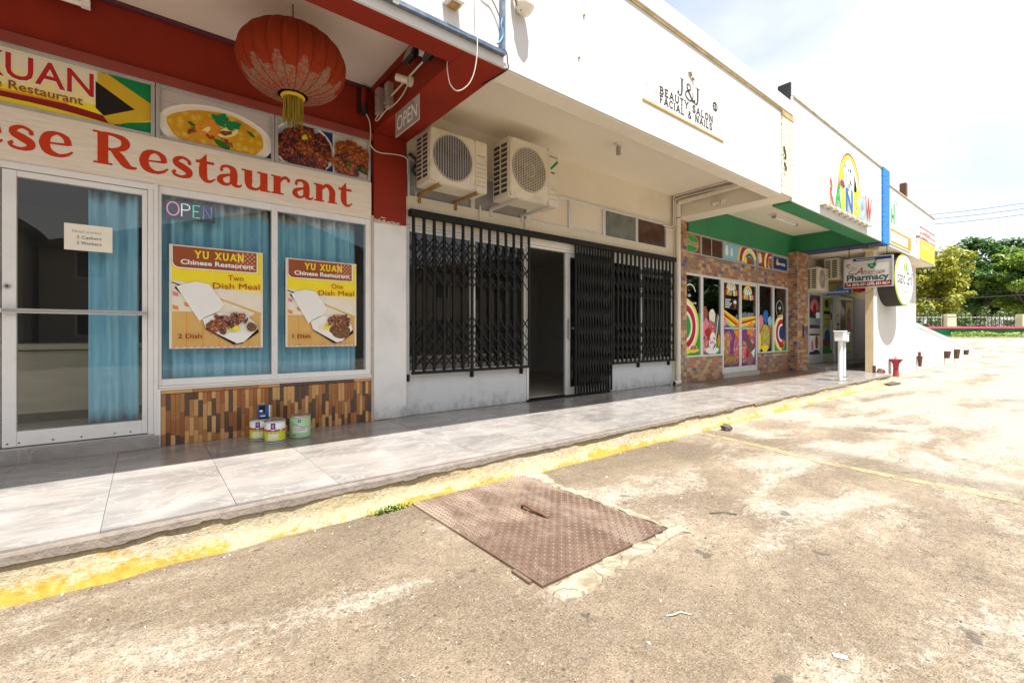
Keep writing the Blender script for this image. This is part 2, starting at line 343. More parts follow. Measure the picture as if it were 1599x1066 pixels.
cracked('concrete_cracked', (.30, .25, .175), (.42, .36, .27), (.15, .11, .07))
def worn_line():
    m, t, b, o = _new('line_paint'); p = pos(t)
    f, r = noise_fac(t, p, 30, 5, .65, .3, .7); L(t, mix(t, f, (.34, .27, .135), (.46, .385, .21)), b.inputs['Base Color']); b.inputs['Roughness'].default_value = .85
    k, _ = noise_fac(t, p, 5, 9, .75, .40, .58); k2, _ = noise_fac(t, p, 45, 4, .7, .36, .50)
    tr = t.nodes.new('ShaderNodeBsdfTransparent'); ms = t.nodes.new('ShaderNodeMixShader'); L(t, math1(t, 'MULTIPLY', math1(t, 'SUBTRACT', 1.0, math1(t, 'MULTIPLY', k, .68)), k2), ms.inputs[0])
    L(t, tr.outputs[0], ms.inputs[1]); L(t, b.outputs[0], ms.inputs[2]); L(t, ms.outputs[0], o.inputs['Surface'])
worn_line()
def plate_mat():
    m, t, b, o = _new('plate_rust'); p = pos(t)
    f, r = noise_fac(t, p, 4, 8, .65, .35, .65); g, _ = noise_fac(t, p, 40, 4, .6, .3, .7)
    c = mix(t, f, (.105, .066, .046), (.185, .125, .09)); c = mix(t, math1(t, 'MULTIPLY', g, .4), c, (.07, .036, .026))
    # pale worn streaks near the kerb
    sy_ = t.nodes.new('ShaderNodeSeparateXYZ'); L(t, p, sy_.inputs[0])
    wn = N(t, 'ShaderNodeTexNoise', Scale=2.4, Detail=8, Roughness=.68); L(t, stretched(t, p, (1.6, .8, 1)), wn.inputs['Vector'])
    wk = math1(t, 'ADD', wn.outputs['Fac'], math1(t, 'SUBTRACT', math1(t, 'MULTIPLY', sy_.outputs['Y'], .14), .36))
    wr = t.nodes.new('ShaderNodeMapRange'); wr.inputs['From Min'].default_value = .42; wr.inputs['From Max'].default_value = .60; wr.clamp = True; L(t, wk, wr.inputs['Value']); w = wr.outputs['Result']
    c = mix(t, math1(t, 'MULTIPLY', w, .75), c, (.34, .27, .21))
    L(t, c, b.inputs['Base Color']); b.inputs['Roughness'].default_value = .6; b.inputs['Metallic'].default_value = .15
    bump(t, b, g, .25, .003)
plate_mat()
mk('plate_worn', (.138, .092, .067), .5, .2, var=.2, vscale=9)
def pebble_dash(name, col):
    m, t, b, o = _new(name); p = pos(t)
    v = N(t, 'ShaderNodeTexVoronoi', Scale=22, Randomness=1.0); L(t, p, v.inputs['Vector'])
    f, _ = noise_fac(t, p, 20, 4, .6, .3, .7)
    c = mix(t, f, tuple(x * .72 for x in col), tuple(min(1, x * 1.25) for x in col))
    L(t, c, b.inputs['Base Color']); b.inputs['Roughness'].default_value = .8; bump(t, b, v.outputs['Distance'], .7, .018)
pebble_dash('dash_cream', (.66, .65, .48)); pebble_dash('dash_blue', (.02, .20, .55))
for n_, c_ in {'wall_tile_orange': (.36, .165, .08), 'wall_tile_tan': (.50, .33, .17), 'wall_tile_blue': (.095, .09, .20), 'wall_tile_grey': (.21, .18, .165), 'wall_tile_brown': (.30, .135, .075), 'wall_tile_rose': (.44, .26, .16)}.items():
    mk(n_, c_, .35, var=.22, vscale=11)
mk('wall_grout', (.46, .38, .30), .9)
def leaf(name, a, bcol):
    m, t, b, o = _new(name); p = pos(t)
    f, _ = noise_fac(t, p, .8, 4, .6, .35, .65); f2, _ = noise_fac(t, p, 8, 3, .6, .3, .7)
    c = mix(t, f, a, bcol); c = mix(t, math1(t, 'MULTIPLY', f2, .3), c, tuple(x * .6 for x in a))
    L(t, c, b.inputs['Base Color']); b.inputs['Roughness'].default_value = .5
    tl = t.nodes.new('ShaderNodeBsdfTranslucent'); L(t, c, tl.inputs[0])
    ms = t.nodes.new('ShaderNodeMixShader'); ms.inputs[0].default_value = .3
    L(t, b.outputs[0], ms.inputs[1]); L(t, tl.outputs[0], ms.inputs[2]); L(t, ms.outputs[0], o.inputs['Surface'])
leaf('leaf_yellow_green', (.25, .28, .02), (.38, .37, .04)); leaf('leaf_dark', (.045, .12, .022), (.09, .19, .035)); leaf('leaf_bright', (.17, .27, .025), (.26, .36, .045)); leaf('leaf_mid', (.075, .14, .022), (.13, .21, .035))
mk('bark', (.10, .075, .055), .9, var=.3, vscale=6, bmp=.5, bscale=20)
mk('barrier_green', (.02, .25, .10), .6, var=.4, vscale=.7, dirt=(.012, .05, .03), damt=.8, dscale=.6)
mk('barrier_pink', (.60, .06, .16), .6, var=.3, vscale=.4)
mk('pillar_cream', (.66, .62, .40), .8, var=.05)
mk('fence_black', (.03, .03, .03), .6)
mk('vehicle_white', (.72, .73, .74), .3, var=.03); mk('tyre', (.02, .02, .02), .8); mk('vehicle_glass', (.02, .025, .03), .1)
mk('house_wall', (.42, .36, .28), .85, var=.06, vscale=.5); mk('house_roof', (.12, .10, .085), .85, var=.15, vscale=1)
mk('paper', (.80, .76, .64), .7, var=.02)
mk('weed_leaf', (.12, .22, .02), .6, var=.3, vscale=30)
mk('stone', (.34, .29, .235), .9, var=.4, vscale=30, bmp=.3); mk('stone_pale', (.60, .55, .48), .9, var=.2, vscale=30); mk('stone_dark', (.09, .075, .06), .9, var=.3, vscale=30)
mk('can_white', (.80, .80, .78), .35, var=.02); mk('can_yellow', (.62, .66, .03), .35); mk('can_green', (.42, .62, .34), .35, var=.12, vscale=14)
mk('can_blue', (.02, .035, .25), .35); mk('can_red', (.55, .05, .03), .35); mk('tin_blue', (.015, .09, .34), .3, var=.4, vscale=18)
mk('neon_pink', (.62, .34, .46), .3); mk('neon_white', (.72, .72, .70), .3); mk('neon_green', (.10, .55, .42), .3); mk('neon_blue', (.14, .20, .60), .3)
for n_, c_ in (('neon_pink', (.8, .3, .5)), ('neon_white', (.8, .8, .75)), ('neon_green', (.1, .8, .55)), ('neon_blue', (.2, .3, .9))):
    b_ = MATS[n_].node_tree.nodes['Principled BSDF']; b_.inputs['Emission Color'].default_value = C4(c_); b_.inputs['Emission Strength'].default_value = .22
mk('neon_board', (.075, .085, .11), .35)

# ------------------------------------------------------------------ mesh helpers
ORG = {}
class MB:
    """collects faces, then links them as ONE mesh object"""
    def __init__(s): s.v = []; s.f = []; s.m = []; s.sm = []
    def face(s, pts, m, smooth=False):
        i = len(s.v); s.v += [tuple(p) for p in pts]; s.f.append(tuple(range(i, i + len(pts)))); s.m.append(m); s.sm.append(smooth)
    def mesh(s, vs, fs, m, smooth=False):
        i = len(s.v); s.v += [tuple(p) for p in vs]
        for f in fs: s.f.append(tuple(i + k for k in f)); s.m.append(m); s.sm.append(smooth)
    def box(s, x0, x1, y0, y1, z0, z1, m):
        v = [(x0, y0, z0), (x1, y0, z0), (x1, y1, z0), (x0, y1, z0), (x0, y0, z1), (x1, y0, z1), (x1, y1, z1), (x0, y1, z1)]
        s.mesh(v, [(0, 3, 2, 1), (4, 5, 6, 7), (0, 1, 5, 4), (1, 2, 6, 5), (2, 3, 7, 6), (3, 0, 4, 7)], m)
    def obox(s, c, ax, ay, az, m):
        """box from a centre and three half-axis vectors"""
        c, ax, ay, az = map(Vector, (c, ax, ay, az))
        v = [c + a * ax + b * ay + d * az for d in (-1, 1) for a, b in ((-1, -1), (1, -1), (1, 1), (-1, 1))]
        s.mesh(v, [(0, 3, 2, 1), (4, 5, 6, 7), (0, 1, 5, 4), (1, 2, 6, 5), (2, 3, 7, 6), (3, 0, 4, 7)], m)
    def bar(s, p0, p1, w, d, m, up=(0, 1, 0)):
        p0, p1 = Vector(p0), Vector(p1); a = (p1 - p0); n = a.normalized(); u = Vector(up); sd = n.cross(u).normalized(); u = sd.cross(n).normalized()
        s.obox((p0 + p1) / 2, a / 2, sd * w / 2, u * d / 2, m)
    def tube(s, pts, r, m, n=8, caps=True, smooth=True):
        pts = [Vector(p) for p in pts]; rs = r if isinstance(r, (list, tuple)) else [r] * len(pts)
        t0 = (pts[1] - pts[0]).normalized(); u = Vector((0, 0, 1)) if abs(t0.z) < .9 else Vector((1, 0, 0))
        rings = []; u = (u - t0 * u.dot(t0)).normalized()
        for i, p in enumerate(pts):
            t = ((pts[min(i + 1, len(pts) - 1)] - pts[max(i - 1, 0)])).normalized()
            u = (u - t * u.dot(t)); u = u.normalized() if u.length > 1e-6 else t.orthogonal().normalized(); w = t.cross(u)
            rings.append([p + (u * cos(2 * pi * k / n) + w * sin(2 * pi * k / n)) * rs[i] for k in range(n)])
        vs = [p for rg in rings for p in rg]; fs = []
        for i in range(len(pts) - 1):
            for k in range(n):
                k2 = (k + 1) % n; fs.append((i * n + k, i * n + k2, (i + 1) * n + k2, (i + 1) * n + k))
        s.mesh(vs, fs, m, smooth)
        if caps: s.face(rings[0][::-1], m); s.face(rings[-1], m)
    def lathe(s, c, prof, m, n=24, smooth=True, mats=None):
        """prof: [(r, z)] around a vertical axis at c"""
        cx, cy, cz = c
        vs = [(cx + r * cos(2 * pi * k / n), cy + r * sin(2 * pi * k / n), cz + z) for r, z in prof for k in range(n)]
        for i in range(len(prof) - 1):
            fs = [(i * n + k, i * n + (k + 1) % n, (i + 1) * n + (k + 1) % n, (i + 1) * n + k) for k in range(n)]
            s_i = len(s.v)
            if i == 0: base = s_i; s.v += vs
            for f in fs: s.f.append(tuple(base + q for q in f)); s.m.append(mats[i] if mats else m); s.sm.append(smooth)
    def disc(s, c, r, u, w, m, n=24):
        c, u, w = Vector(c), Vector(u), Vector(w)
        s.face([c + u * r * cos(2 * pi * k / n) + w * r * sin(2 * pi * k / n) for k in range(n)], m)
    def build(s, name, parent=None, origin=None, bevel=0, label=None):
        po = ORG[parent.name] if parent else Vector((0, 0, 0))
        org = Vector(origin) if origin is not None else (po if parent else Vector((0, 0, 0)))
        me = bpy.data.meshes.new(name)
        me.from_pydata([(x - org.x, y - org.y, z - org.z) for x, y, z in s.v], [], s.f)
        names = list(dict.fromkeys(s.m))
        for n_ in names: me.materials.append(MATS[n_])
        idx = {n_: i for i, n_ in enumerate(names)}
        me.polygons.foreach_set('material_index', [idx[x] for x in s.m]); me.polygons.foreach_set('use_smooth', s.sm)
        me.update()
        o = bpy.data.objects.new(name, me); COL.objects.link(o); ORG[o.name] = org
        if parent: o.parent = parent
        o.location = org - po
        if bevel:
            b = o.modifiers.new('bevel', 'BEVEL'); b.width = bevel; b.segments = 2; b.limit_method = 'ANGLE'; b.angle_limit = radians(40)
        if label: o['label'] = label
        return o
def tag(o, label=None, cat=None, group=None, kind=None):
    for k, v in (('label', label), ('category', cat), ('group', group), ('kind', kind)):
        if v: o[k] = v
    return o
def thing(name, label, cat, loc, group=None):
    o = bpy.data.objects.new(name, None); COL.objects.link(o); o.location = loc; ORG[o.name] = Vector(loc); o.empty_display_size = .1
    return tag(o, label, cat, group)
def boxpart(name, parent, b, m, bevel=0, label=None):
    q = MB(); q.box(*b, m); return q.build(name, parent, bevel=bevel, label=label)
def copy_tree(root, loc, label=None, group=None):
    r = root.copy(); COL.objects.link(r); r.location = loc; ORG[r.name] = Vector(loc)
    if label: r['label'] = label
    if group: r['group'] = group
    for ch in root.children:
        c = ch.copy(); COL.objects.link(c); c.parent = r
        for g in ch.children:
            d = g.copy(); COL.objects.link(d); d.parent = c
    return r

# ------------------------------------------------------------------ flat print and lettering
class Print:
    """flat print on a plane: layers of coloured shapes, each a hair in front of the one below"""
    def __init__(s, origin, u, v, n, mb=None): s.o, s.u, s.v, s.n = map(Vector, (origin, u, v, n)); s.mb = mb or MB(); s.k = 0; s.clip = None
    def P(s, x, y, d=0): return s.o + s.u * x + s.v * y + s.n * d
    def layer(s): s.k += 1; return s.k * .0004
    def poly(s, pts, m, d=None):
        d = s.layer() if d is None else d
        if s.clip:
            for ax, lim, sg_ in ((0, s.clip[0], 1), (0, s.clip[2], -1), (1, s.clip[1], 1), (1, s.clip[3], -1)):
                out = []
                for i in range(len(pts)):
                    a, b = pts[i - 1], pts[i]; ia, ib = (a[ax] - lim) * sg_ >= 0, (b[ax] - lim) * sg_ >= 0
                    if ia != ib: f = (lim - a[ax]) / (b[ax] - a[ax]); out.append((a[0] + (b[0] - a[0]) * f, a[1] + (b[1] - a[1]) * f))
                    if ib: out.append(b)
                pts = out
                if len(pts) < 3: return
        s.mb.face([s.P(x, y, d) for x, y in pts], m)
    def rect(s, x0, y0, x1, y1, m): s.poly([(x0, y0), (x1, y0), (x1, y1), (x0, y1)], m)
    def rrect(s, x0, y0, x1, y1, r, m, corners=(1, 1, 1, 1)):
        pts = []
        for i, (cx, cy, a) in enumerate(((x0 + r, y0 + r, 180), (x1 - r, y0 + r, 270), (x1 - r, y1 - r, 0), (x0 + r, y1 - r, 90))):
            if corners[i]: pts += [(cx + r * cos(radians(a + q * 15)), cy + r * sin(radians(a + q * 15))) for q in range(7)]
            else: pts.append(((x0, y0), (x1, y0), (x1, y1), (x0, y1))[i])
        s.poly(pts, m)
    def oval(s, cx, cy, rx, ry, m, rot=0, wob=0, n=28, seed=0):
        rd = random.Random(seed * 13 + int(cx * 1000)); ph = [rd.uniform(0, 6.28) for _ in range(3)]
        pts = []
        for k in range(n):
            a = 2 * pi * k / n; f = 1 + wob * (sin(3 * a + ph[0]) * .5 + sin(5 * a + ph[1]) * .3 + sin(8 * a + ph[2]) * .3)
            x, y = rx * f * cos(a), ry * f * sin(a); pts.append((cx + x * cos(rot) - y * sin(rot), cy + x * sin(rot) + y * cos(rot)))
        s.poly(pts, m)
    def arc(s, cx, cy, r0, r1, a0, a1, m, sx=1, n=20):
        d = s.layer(); A = [radians(a0 + (a1 - a0) * k / n) for k in range(n + 1)]
        for a, b in zip(A, A[1:]):
            s.mb.face([s.P(cx + sx * r * cos(q), cy + r * sin(q), d) for r, q in ((r0, a), (r1, a), (r1, b), (r0, b))], m)
    def band(s, path, m, d=None):
        """ribbon along (x, y, width) knots"""
        d = s.layer() if d is None else d; P = smooth_path(path); pts = []
        for i, (x, y, w) in enumerate(P):
            a, b = P[max(0, i - 1)], P[min(len(P) - 1, i + 1)]; tx, ty = b[0] - a[0], b[1] - a[1]; l = math.hypot(tx, ty) or 1
            pts.append(((x - ty / l * w / 2, y + tx / l * w / 2), (x + ty / l * w / 2, y - tx / l * w / 2)))
        for (a, b), (c, e) in zip(pts, pts[1:]): s.mb.face([s.P(*b, d), s.P(*e, d), s.P(*c, d), s.P(*a, d)], m)
    def text(s, body, x, y, h, m, width=None, bold=0.0, shear=0.0, align='LEFT', extrude=0.0, rot=0.0, spacing=1.0):
        """built-in font; h is the cap height, width fits the whole line"""
        cu = bpy.data.curves.new('text', 'FONT'); cu.body = body; cu.size = 1; cu.offset = bold; cu.shear = shear; cu.extrude = extrude; cu.space_character = spacing; cu.resolution_u = 3
        ob = bpy.data.objects.new('text', cu); me = bpy.data.meshes.new_from_object(ob)
        if not me.vertices: return
        xs = [v.co.x for v in me.vertices]; x0, x1 = min(xs), max(xs); cap = .729 if False else .70
        sy = h / cap; sx = (width / (x1 - x0)) if width else sy
        off = 0 if align == 'LEFT' else (-(x1 - x0) * sx / 2 if align == 'CENTER' else -(x1 - x0) * sx)
        d = s.layer(); cr_, sr_ = cos(rot), sin(rot); vs_ = []
        for v in me.vertices:
            X, Y = (v.co.x - x0) * sx + off, v.co.y * sy
            vs_.append(s.P(x + X * cr_ - Y * sr_, y + X * sr_ + Y * cr_, d + v.co.z + (extrude if extrude else 0)))
        s.mb.mesh(vs_, [tuple(p.vertices) for p in me.polygons], m)
        bpy.data.objects.remove(ob); bpy.data.curves.remove(cu); bpy.data.meshes.remove(me)
    def glyphs(s, body, x, y, h, m, font, width=None, weight=1.0, gap=.16, align='LEFT'):
        """letters drawn from strokes; h is the height of one glyph unit"""
        adv = sum((font[c][0] if c in font else .5) + gap for c in body) - gap
        sx = width / adv if width else h
        cx = x if align == 'LEFT' else x - adv * sx / 2
        d0 = s.layer(); s.k += 3; j = 0
        for c in body:
            if c in font:
                g = font[c]
                for st in g[1]: s.band([(cx + px * sx, y + py * h, pw * weight * (sx + h) / 2) for px, py, pw in st], m, d0 + (j % 10) * .00012); j += 1
                for pl in g[2] if len(g) > 2 else ():
                    s.poly([(cx + px * sx, y + py * h) for px, py in pl], m, d0 + (j % 10) * .00012); j += 1
                cx += (g[0] + gap) * sx
            else: cx += (.5 + gap) * sx
def smooth_path(P, k=5):
    if len(P) < 3: return list(P)
    out = []; Q = [P[0]] + list(P) + [P[-1]]
    for i in range(1, len(Q) - 2):
        a, b, c, d = Q[i - 1:i + 3]
        if c[:2] == b[:2]: continue
        for q in range(k):
            t = q / k
            out.append(tuple(.5 * (2 * b[j] + (c[j] - a[j]) * t + (2 * a[j] - 5 * b[j] + 4 * c[j] - d[j]) * t * t + (3 * b[j] - a[j] - 3 * c[j] + d[j]) * t ** 3) if j < 2 else b[j] + (c[j] - b[j]) * t for j in range(3)))
    out.append(tuple(P[-1])); return out
def slab(x0, x1, y, t=.09): return [(x0, y), (x1, y), (x1 - .03, y + t), (x0 + .03, y + t)]
# heavy old-style letters of the long shop board (x-height 1)
OLD = {
 'C': (1.18, [[(1.06, 1.02, .06), (.98, 1.26, .10), (.66, 1.38, .12), (.30, 1.18, .26), (.19, .70, .33), (.31, .24, .27), (.66, .04, .12), (.98, .14, .10), (1.12, .38, .05)]], [[(1.03, .92), (1.11, .92), (1.11, 1.42), (1.05, 1.38)]]),
 'h': (1.12, [[(.24, 1.45, .30), (.24, 0, .30)], [(.36, .70, .10), (.50, .90, .15), (.70, .92, .22), (.86, .66, .30), (.86, .3, .30), (.86, 0, .30)]], [slab(-.02, .50, 0), slab(.62, 1.12, 0), [(0, 1.38), (.12, 1.36), (.12, 1.47), (0, 1.45)]]),
 'i': (.50, [[(.24, .97, .30), (.24, 0, .30)], [(.24, 1.26, .26), (.241, 1.42, .26)]], [slab(-.02, .50, 0), [(0, .90), (.12, .88), (.12, .99), (0, .97)]]),
 'n': (1.12, [[(.24, .97, .30), (.24, 0, .30)], [(.36, .70, .10), (.50, .90, .15), (.70, .92, .22), (.86, .66, .30), (.86, .3, .30), (.86, 0, .30)]], [slab(-.02, .50, 0), slab(.62, 1.12, 0), [(-.02, .90), (.12, .88), (.12, .99), (-.02, .97)]]),
 'e': (.94, [[(.16, .50, .07), (.5, .52, .08), (.82, .55, .10)], [(.80, .52, .20), (.74, .80, .20), (.50, .96, .11), (.24, .82, .24), (.15, .48, .30), (.24, .16, .26), (.52, .03, .13), (.76, .11, .11), (.92, .28, .06)]]),
 's': (.84, [[(.70, .66, .07), (.66, .82, .11), (.44, .95, .11), (.23, .82, .19), (.24, .64, .24), (.44, .50, .27), (.64, .34, .27), (.64, .15, .20), (.42, .04, .11), (.18, .10, .11), (.10, .26, .08)], [(.10, .26, .02), (.16, .24, .20), (.22, .22, .02)], [(.60, .74, .02), (.66, .74, .18), (.72, .74, .02)]]),
 'R': (1.30, [[(.25, 1.40, .31), (.25, 0, .31)], [(.25, 1.35, .11), (.55, 1.35, .12), (.84, 1.24, .22), (.92, 1.04, .28), (.82, .82, .21), (.55, .70, .11), (.3, .70, .10)], [(.52, .72, .16), (.72, .46, .29), (.92, .14, .27), (1.08, .04, .15), (1.26, .05, .07)]], [slab(-.04, .54, 0), [(-.04, 1.32), (.15, 1.32), (.15, 1.41), (-.04, 1.41)]]),
 't': (.72, [[(.30, 1.0, .24), (.28, .62, .29), (.29, .28, .29), (.38, .07, .18), (.54, .04, .11), (.72, .20, .05)], [(.02, .93, .12), (.68, .93, .12)]], [[(.02, .90), (.20, .90), (.41, .95), (.41, 1.34), (.36, 1.30), (.22, 1.08)]]),
 'a': (.98, [[(.17, .72, .04), (.23, .88, .12), (.42, .96, .12), (.62, .84, .24), (.66, .6, .29), (.66, .22, .29), (.74, .06, .16), (.88, .05, .10), (.97, .16, .05)], [(.60, .58, .08), (.38, .50, .12), (.18, .38, .19), (.15, .20, .25), (.28, .06, .16), (.44, .06, .10), (.58, .20, .10)], [(.13, .74, .02), (.20, .74, .19), (.27, .74, .02)]]),
 'u': (1.12, [[(.22, .97, .30), (.22, .4, .30), (.26, .14, .22), (.44, .05, .13), (.62, .10, .11), (.74, .28, .10)], [(.84, .97, .30), (.84, 0, .30)]], [[(-.06, .90), (.10, .88), (.10, .99), (-.06, .97)], [(.56, .90), (.72, .88), (.72, .99), (.56, .97)], slab(.84, 1.12, 0)]),
 'r': (.84, [[(.24, .97, .30), (.24, 0, .30)], [(.36, .66, .09), (.46, .86, .13), (.62, .93, .16), (.78, .84, .07)], [(.66, .82, .02), (.73, .80, .22), (.80, .78, .02)]], [slab(-.02, .54, 0), [(-.02, .90), (.12, .88), (.12, .99), (-.02, .97)]]),
}
# slab capitals (height 1)
def _cap(w, strokes, serifs=(), lw=.17):
    return (w, [[(x, y, lw) for x, y in st] for st in strokes], [[(x - .15, y - (.0 if y < .5 else .11)), (x + .15, y - (.0 if y < .5 else .11)), (x + .15, y + (.11 if y < .5 else 0)), (x - .15, y + (.11 if y < .5 else 0))] for x, y in serifs])
SLAB = {
 'A': _cap(.90, [[(.12, 0), (.45, 1)], [(.45, 1), (.78, 0)], [(.24, .32), (.66, .32)]], [(.12, 0), (.78, 0)]),
 'B': _cap(.78, [[(.18, 0), (.18, 1)], [(.18, .93), (.48, .93), (.62, .74), (.48, .54), (.18, .54)], [(.18, .54), (.52, .52), (.68, .28), (.5, .07), (.18, .07)]], [(.14, 0), (.14, 1)]),
 'C': _cap(.78, [[(.68, .72), (.58, .90), (.38, .93), (.18, .76), (.13, .5), (.18, .24), (.38, .07), (.58, .10), (.70, .28)]]),
 'D': _cap(.84, [[(.18, 0), (.18, 1)], [(.18, .93), (.46, .93), (.70, .74), (.74, .5), (.70, .26), (.46, .07), (.18, .07)]], [(.14, 0), (.14, 1)]),
 'E': _cap(.74, [[(.18, 0), (.18, 1)], [(.18, .93), (.68, .93)], [(.18, .5), (.54, .5)], [(.18, .07), (.68, .07)]], [(.14, 0), (.14, 1)]),
 'F': _cap(.72, [[(.18, 0), (.18, 1)], [(.18, .93), (.68, .93)], [(.18, .5), (.54, .5)]], [(.18, 0), (.14, 1)]),
 'I': _cap(.36, [[(.18, 0), (.18, 1)]], [(.18, 0), (.18, 1)]),
 'J': _cap(.62, [[(.44, 1), (.44, .3), (.36, .08), (.2, .06), (.1, .22)]], [(.44, 1)]),
 'L': _cap(.70, [[(.18, 0), (.18, 1)], [(.18, .07), (.64, .07)]], [(.14, 0), (.18, 1)]),
 'N': _cap(.90, [[(.16, 0), (.16, 1)], [(.16, 1), (.74, 0)], [(.74, 0), (.74, 1)]], [(.16, 0), (.14, 1), (.74, 1)]),
 'O': _cap(.86, [[(.43, .94), (.2, .80), (.13, .5), (.2, .2), (.43, .06), (.66, .2), (.73, .5), (.66, .8), (.43, .94)]]),
 'P': _cap(.76, [[(.18, 0), (.18, 1)], [(.18, .93), (.5, .93), (.66, .70), (.5, .46), (.18, .46)]], [(.18, 0), (.14, 1)]),
 'S': _cap(.70, [[(.60, .74), (.5, .92), (.3, .93), (.13, .76), (.2, .6), (.5, .42), (.6, .24), (.45, .07), (.22, .08), (.1, .27)]]),
 'T': _cap(.80, [[(.40, 0), (.40, 1)], [(.08, .93), (.72, .93)]], [(.40, 0)]),
 'U': _cap(.86, [[(.16, 1), (.16, .35), (.26, .1), (.43, .06), (.60, .1), (.70, .35), (.70, 1)]], [(.16, 1), (.70, 1)]),
 'X': _cap(.86, [[(.12, 0), (.74, 1)], [(.12, 1), (.74, 0)]], [(.12, 0), (.74, 0), (.12, 1), (.74, 1)]),
 'Y': _cap(.84, [[(.42, 0), (.42, .48)], [(.10, 1), (.42, .46)], [(.74, 1), (.42, .46)]], [(.42, 0), (.10, 1), (.74, 1)]),
 '&': _cap(.86, [[(.76, .04), (.3, .66), (.30, .88), (.44, .94), (.56, .84), (.5, .66), (.2, .42), (.12, .22), (.28, .05), (.54, .12), (.74, .44)]], lw=.14),
}

# ------------------------------------------------------------------ ground, pavement, kerb
def gz(x):
    """the lot is level, then climbs towards the road"""
    t = min(1, max(0, (x - 33) / 18.0)); return .85 * t * t * (3 - 2 * t)
def make_ground():
    xs = [-60, -30, -15, -8, -4, 0, 4, 8, 12, 16, 20, 25, 30] + [33 + i * 1.5 for i in range(14)] + [60, 75, 100, 160, 260, 420]
    ys = [-160, -80, -40, -20, -10, -5, 0, 2, 4, 6, 10, 16, 25, 40, 80, 160, 300]
    q = MB(); vs = [(x, y, gz(x)) for x in xs for y in ys]; n = len(ys)
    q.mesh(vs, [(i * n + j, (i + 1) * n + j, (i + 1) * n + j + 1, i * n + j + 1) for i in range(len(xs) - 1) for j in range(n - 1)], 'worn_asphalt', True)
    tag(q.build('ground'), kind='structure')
make_ground()

PV = .22
walk = boxpart('sidewalk', None, (-6, 14.25, 3.03, 5.2, -.05, PV - .012), 'grout'); tag(walk, kind='structure')
TILE_W = .575; x = -.175 - TILE_W * 9
rows = ((3.006, 4.0), (4.0, 4.99)); k = 0
while x < 14.2:
    for y0, y1 in rows:
        if x > 8.1 and x < 13.4 and y0 > 3.9: continue
        x1 = min(x + TILE_W, 14.24); dz = random.uniform(-.0012, .0012)
        boxpart('floor_tile', walk, (x + .0012, x1 - .0012, y0 + .0012, y1 - .0012, PV - .012, PV + dz), 'marble_tile')
    x += TILE_W
for r in range(6):                                       # brown planks before the ice cream parlour
    y0 = 4.0 + r * .165; x = 8.125 - random.uniform(0, .5)
    while x < 13.4:
        x1 = min(x + 1.15, 13.4); xa = max(x, 8.125)
        if x1 - xa > .05: boxpart('floor_plank', walk, (xa + .003, x1 - .003, y0 + .003, min(y0 + .162, 4.99), PV - .012, PV + random.uniform(-.001, .001)), 'plank_brown')
        x += 1.15
boxpart('step_slab', walk, (14.1, 20.2, 4.35, 5.0, .0, .32), 'marble_tile')
boxpart('end_slab', walk, (14.25, 20.2, 3.66, 4.35, .0, PV - .02), 'marble_tile')

def make_kerb():
    prof = [(3.04, .206), (3.004, .206), (2.998, .175), (2.992, .14), (2.984, .10), (2.972, .06), (2.958, .03), (2.93, -.01)]
    n = len(prof); xs = [-6 + i * .05 for i in range(int(20.3 / .05) + 1)]; vs = []
    for x in xs:
        for i, (y, z) in enumerate(prof):
            a = 0 if i < 2 else 1
            w = mnoise.fractal(Vector((x * 1.6, z * 9, 1)), 1.0, 2.0, 5) * .016 + mnoise.noise(Vector((x * 9, z * 30, 4))) * .006 + max(0, .07 - z) * (.25 + .35 * mnoise.noise(Vector((x * 4, 0, 9))))
            e = mnoise.noise(Vector((x * .7, 5, 2))) * .012
            vs.append((x, y - a * (w + e * (.2 - z) * 3), z + (mnoise.noise(Vector((x * 5, i, 8))) * .004 if a else 0)))
    q = MB(); q.mesh(vs, [(i * n + j, i * n + j + 1, (i + 1) * n + j + 1, (i + 1) * n + j) for i in range(len(xs) - 1) for j in range(n - 1)], 'kerb_paint', True)
    kerb = tag(q.build('kerb'), kind='structure')
    # grey mortar bed under the tile edge with a ragged, cracked lower lip
    q = MB(); xs = [-6 + i * .02 for i in range(int(20.2 / .02) + 1)]; rows_ = []
    for x in xs:
        far = min(1, max(0, (x - 1.9) / .5))
        st = math.floor(x * 9 + 1.5 * mnoise.noise(Vector((x * 3, 2, 2)))); low = .160 + mnoise.fractal(Vector((x * 2.2, 0, 0)), 1.0, 2.0, 6) * .016 + mnoise.noise(Vector((st * .73, 4, 1))) * .013 + mnoise.noise(Vector((x * 38, 2, 6))) * .003 + far * .010
        br = mnoise.noise(Vector((x * 1.3, 7, 3)))
        if x > 5 and br > .12: low = max(low, .19)
        t = .009 + mnoise.noise(Vector((x * 3, 3, 0))) * .004
        rows_.append([(x, 3.004, .209), (x, 2.998 - t * .6, .207), (x, 2.992 - t, .195), (x, 2.990 - t, (low + .2) / 2 + mnoise.noise(Vector((x * 20, 1, 1))) * .003), (x, 2.986 - t, low), (x, 3.0, low - .004)])
    n = 6; q.mesh([p for r_ in rows_ for p in r_], [(i * n + j, i * n + j + 1, (i + 1) * n + j + 1, (i + 1) * n + j) for i in range(len(rows_) - 1) for j in range(n - 1)], 'mortar', False)
    q.build('mortar_bed', kerb)
make_kerb()

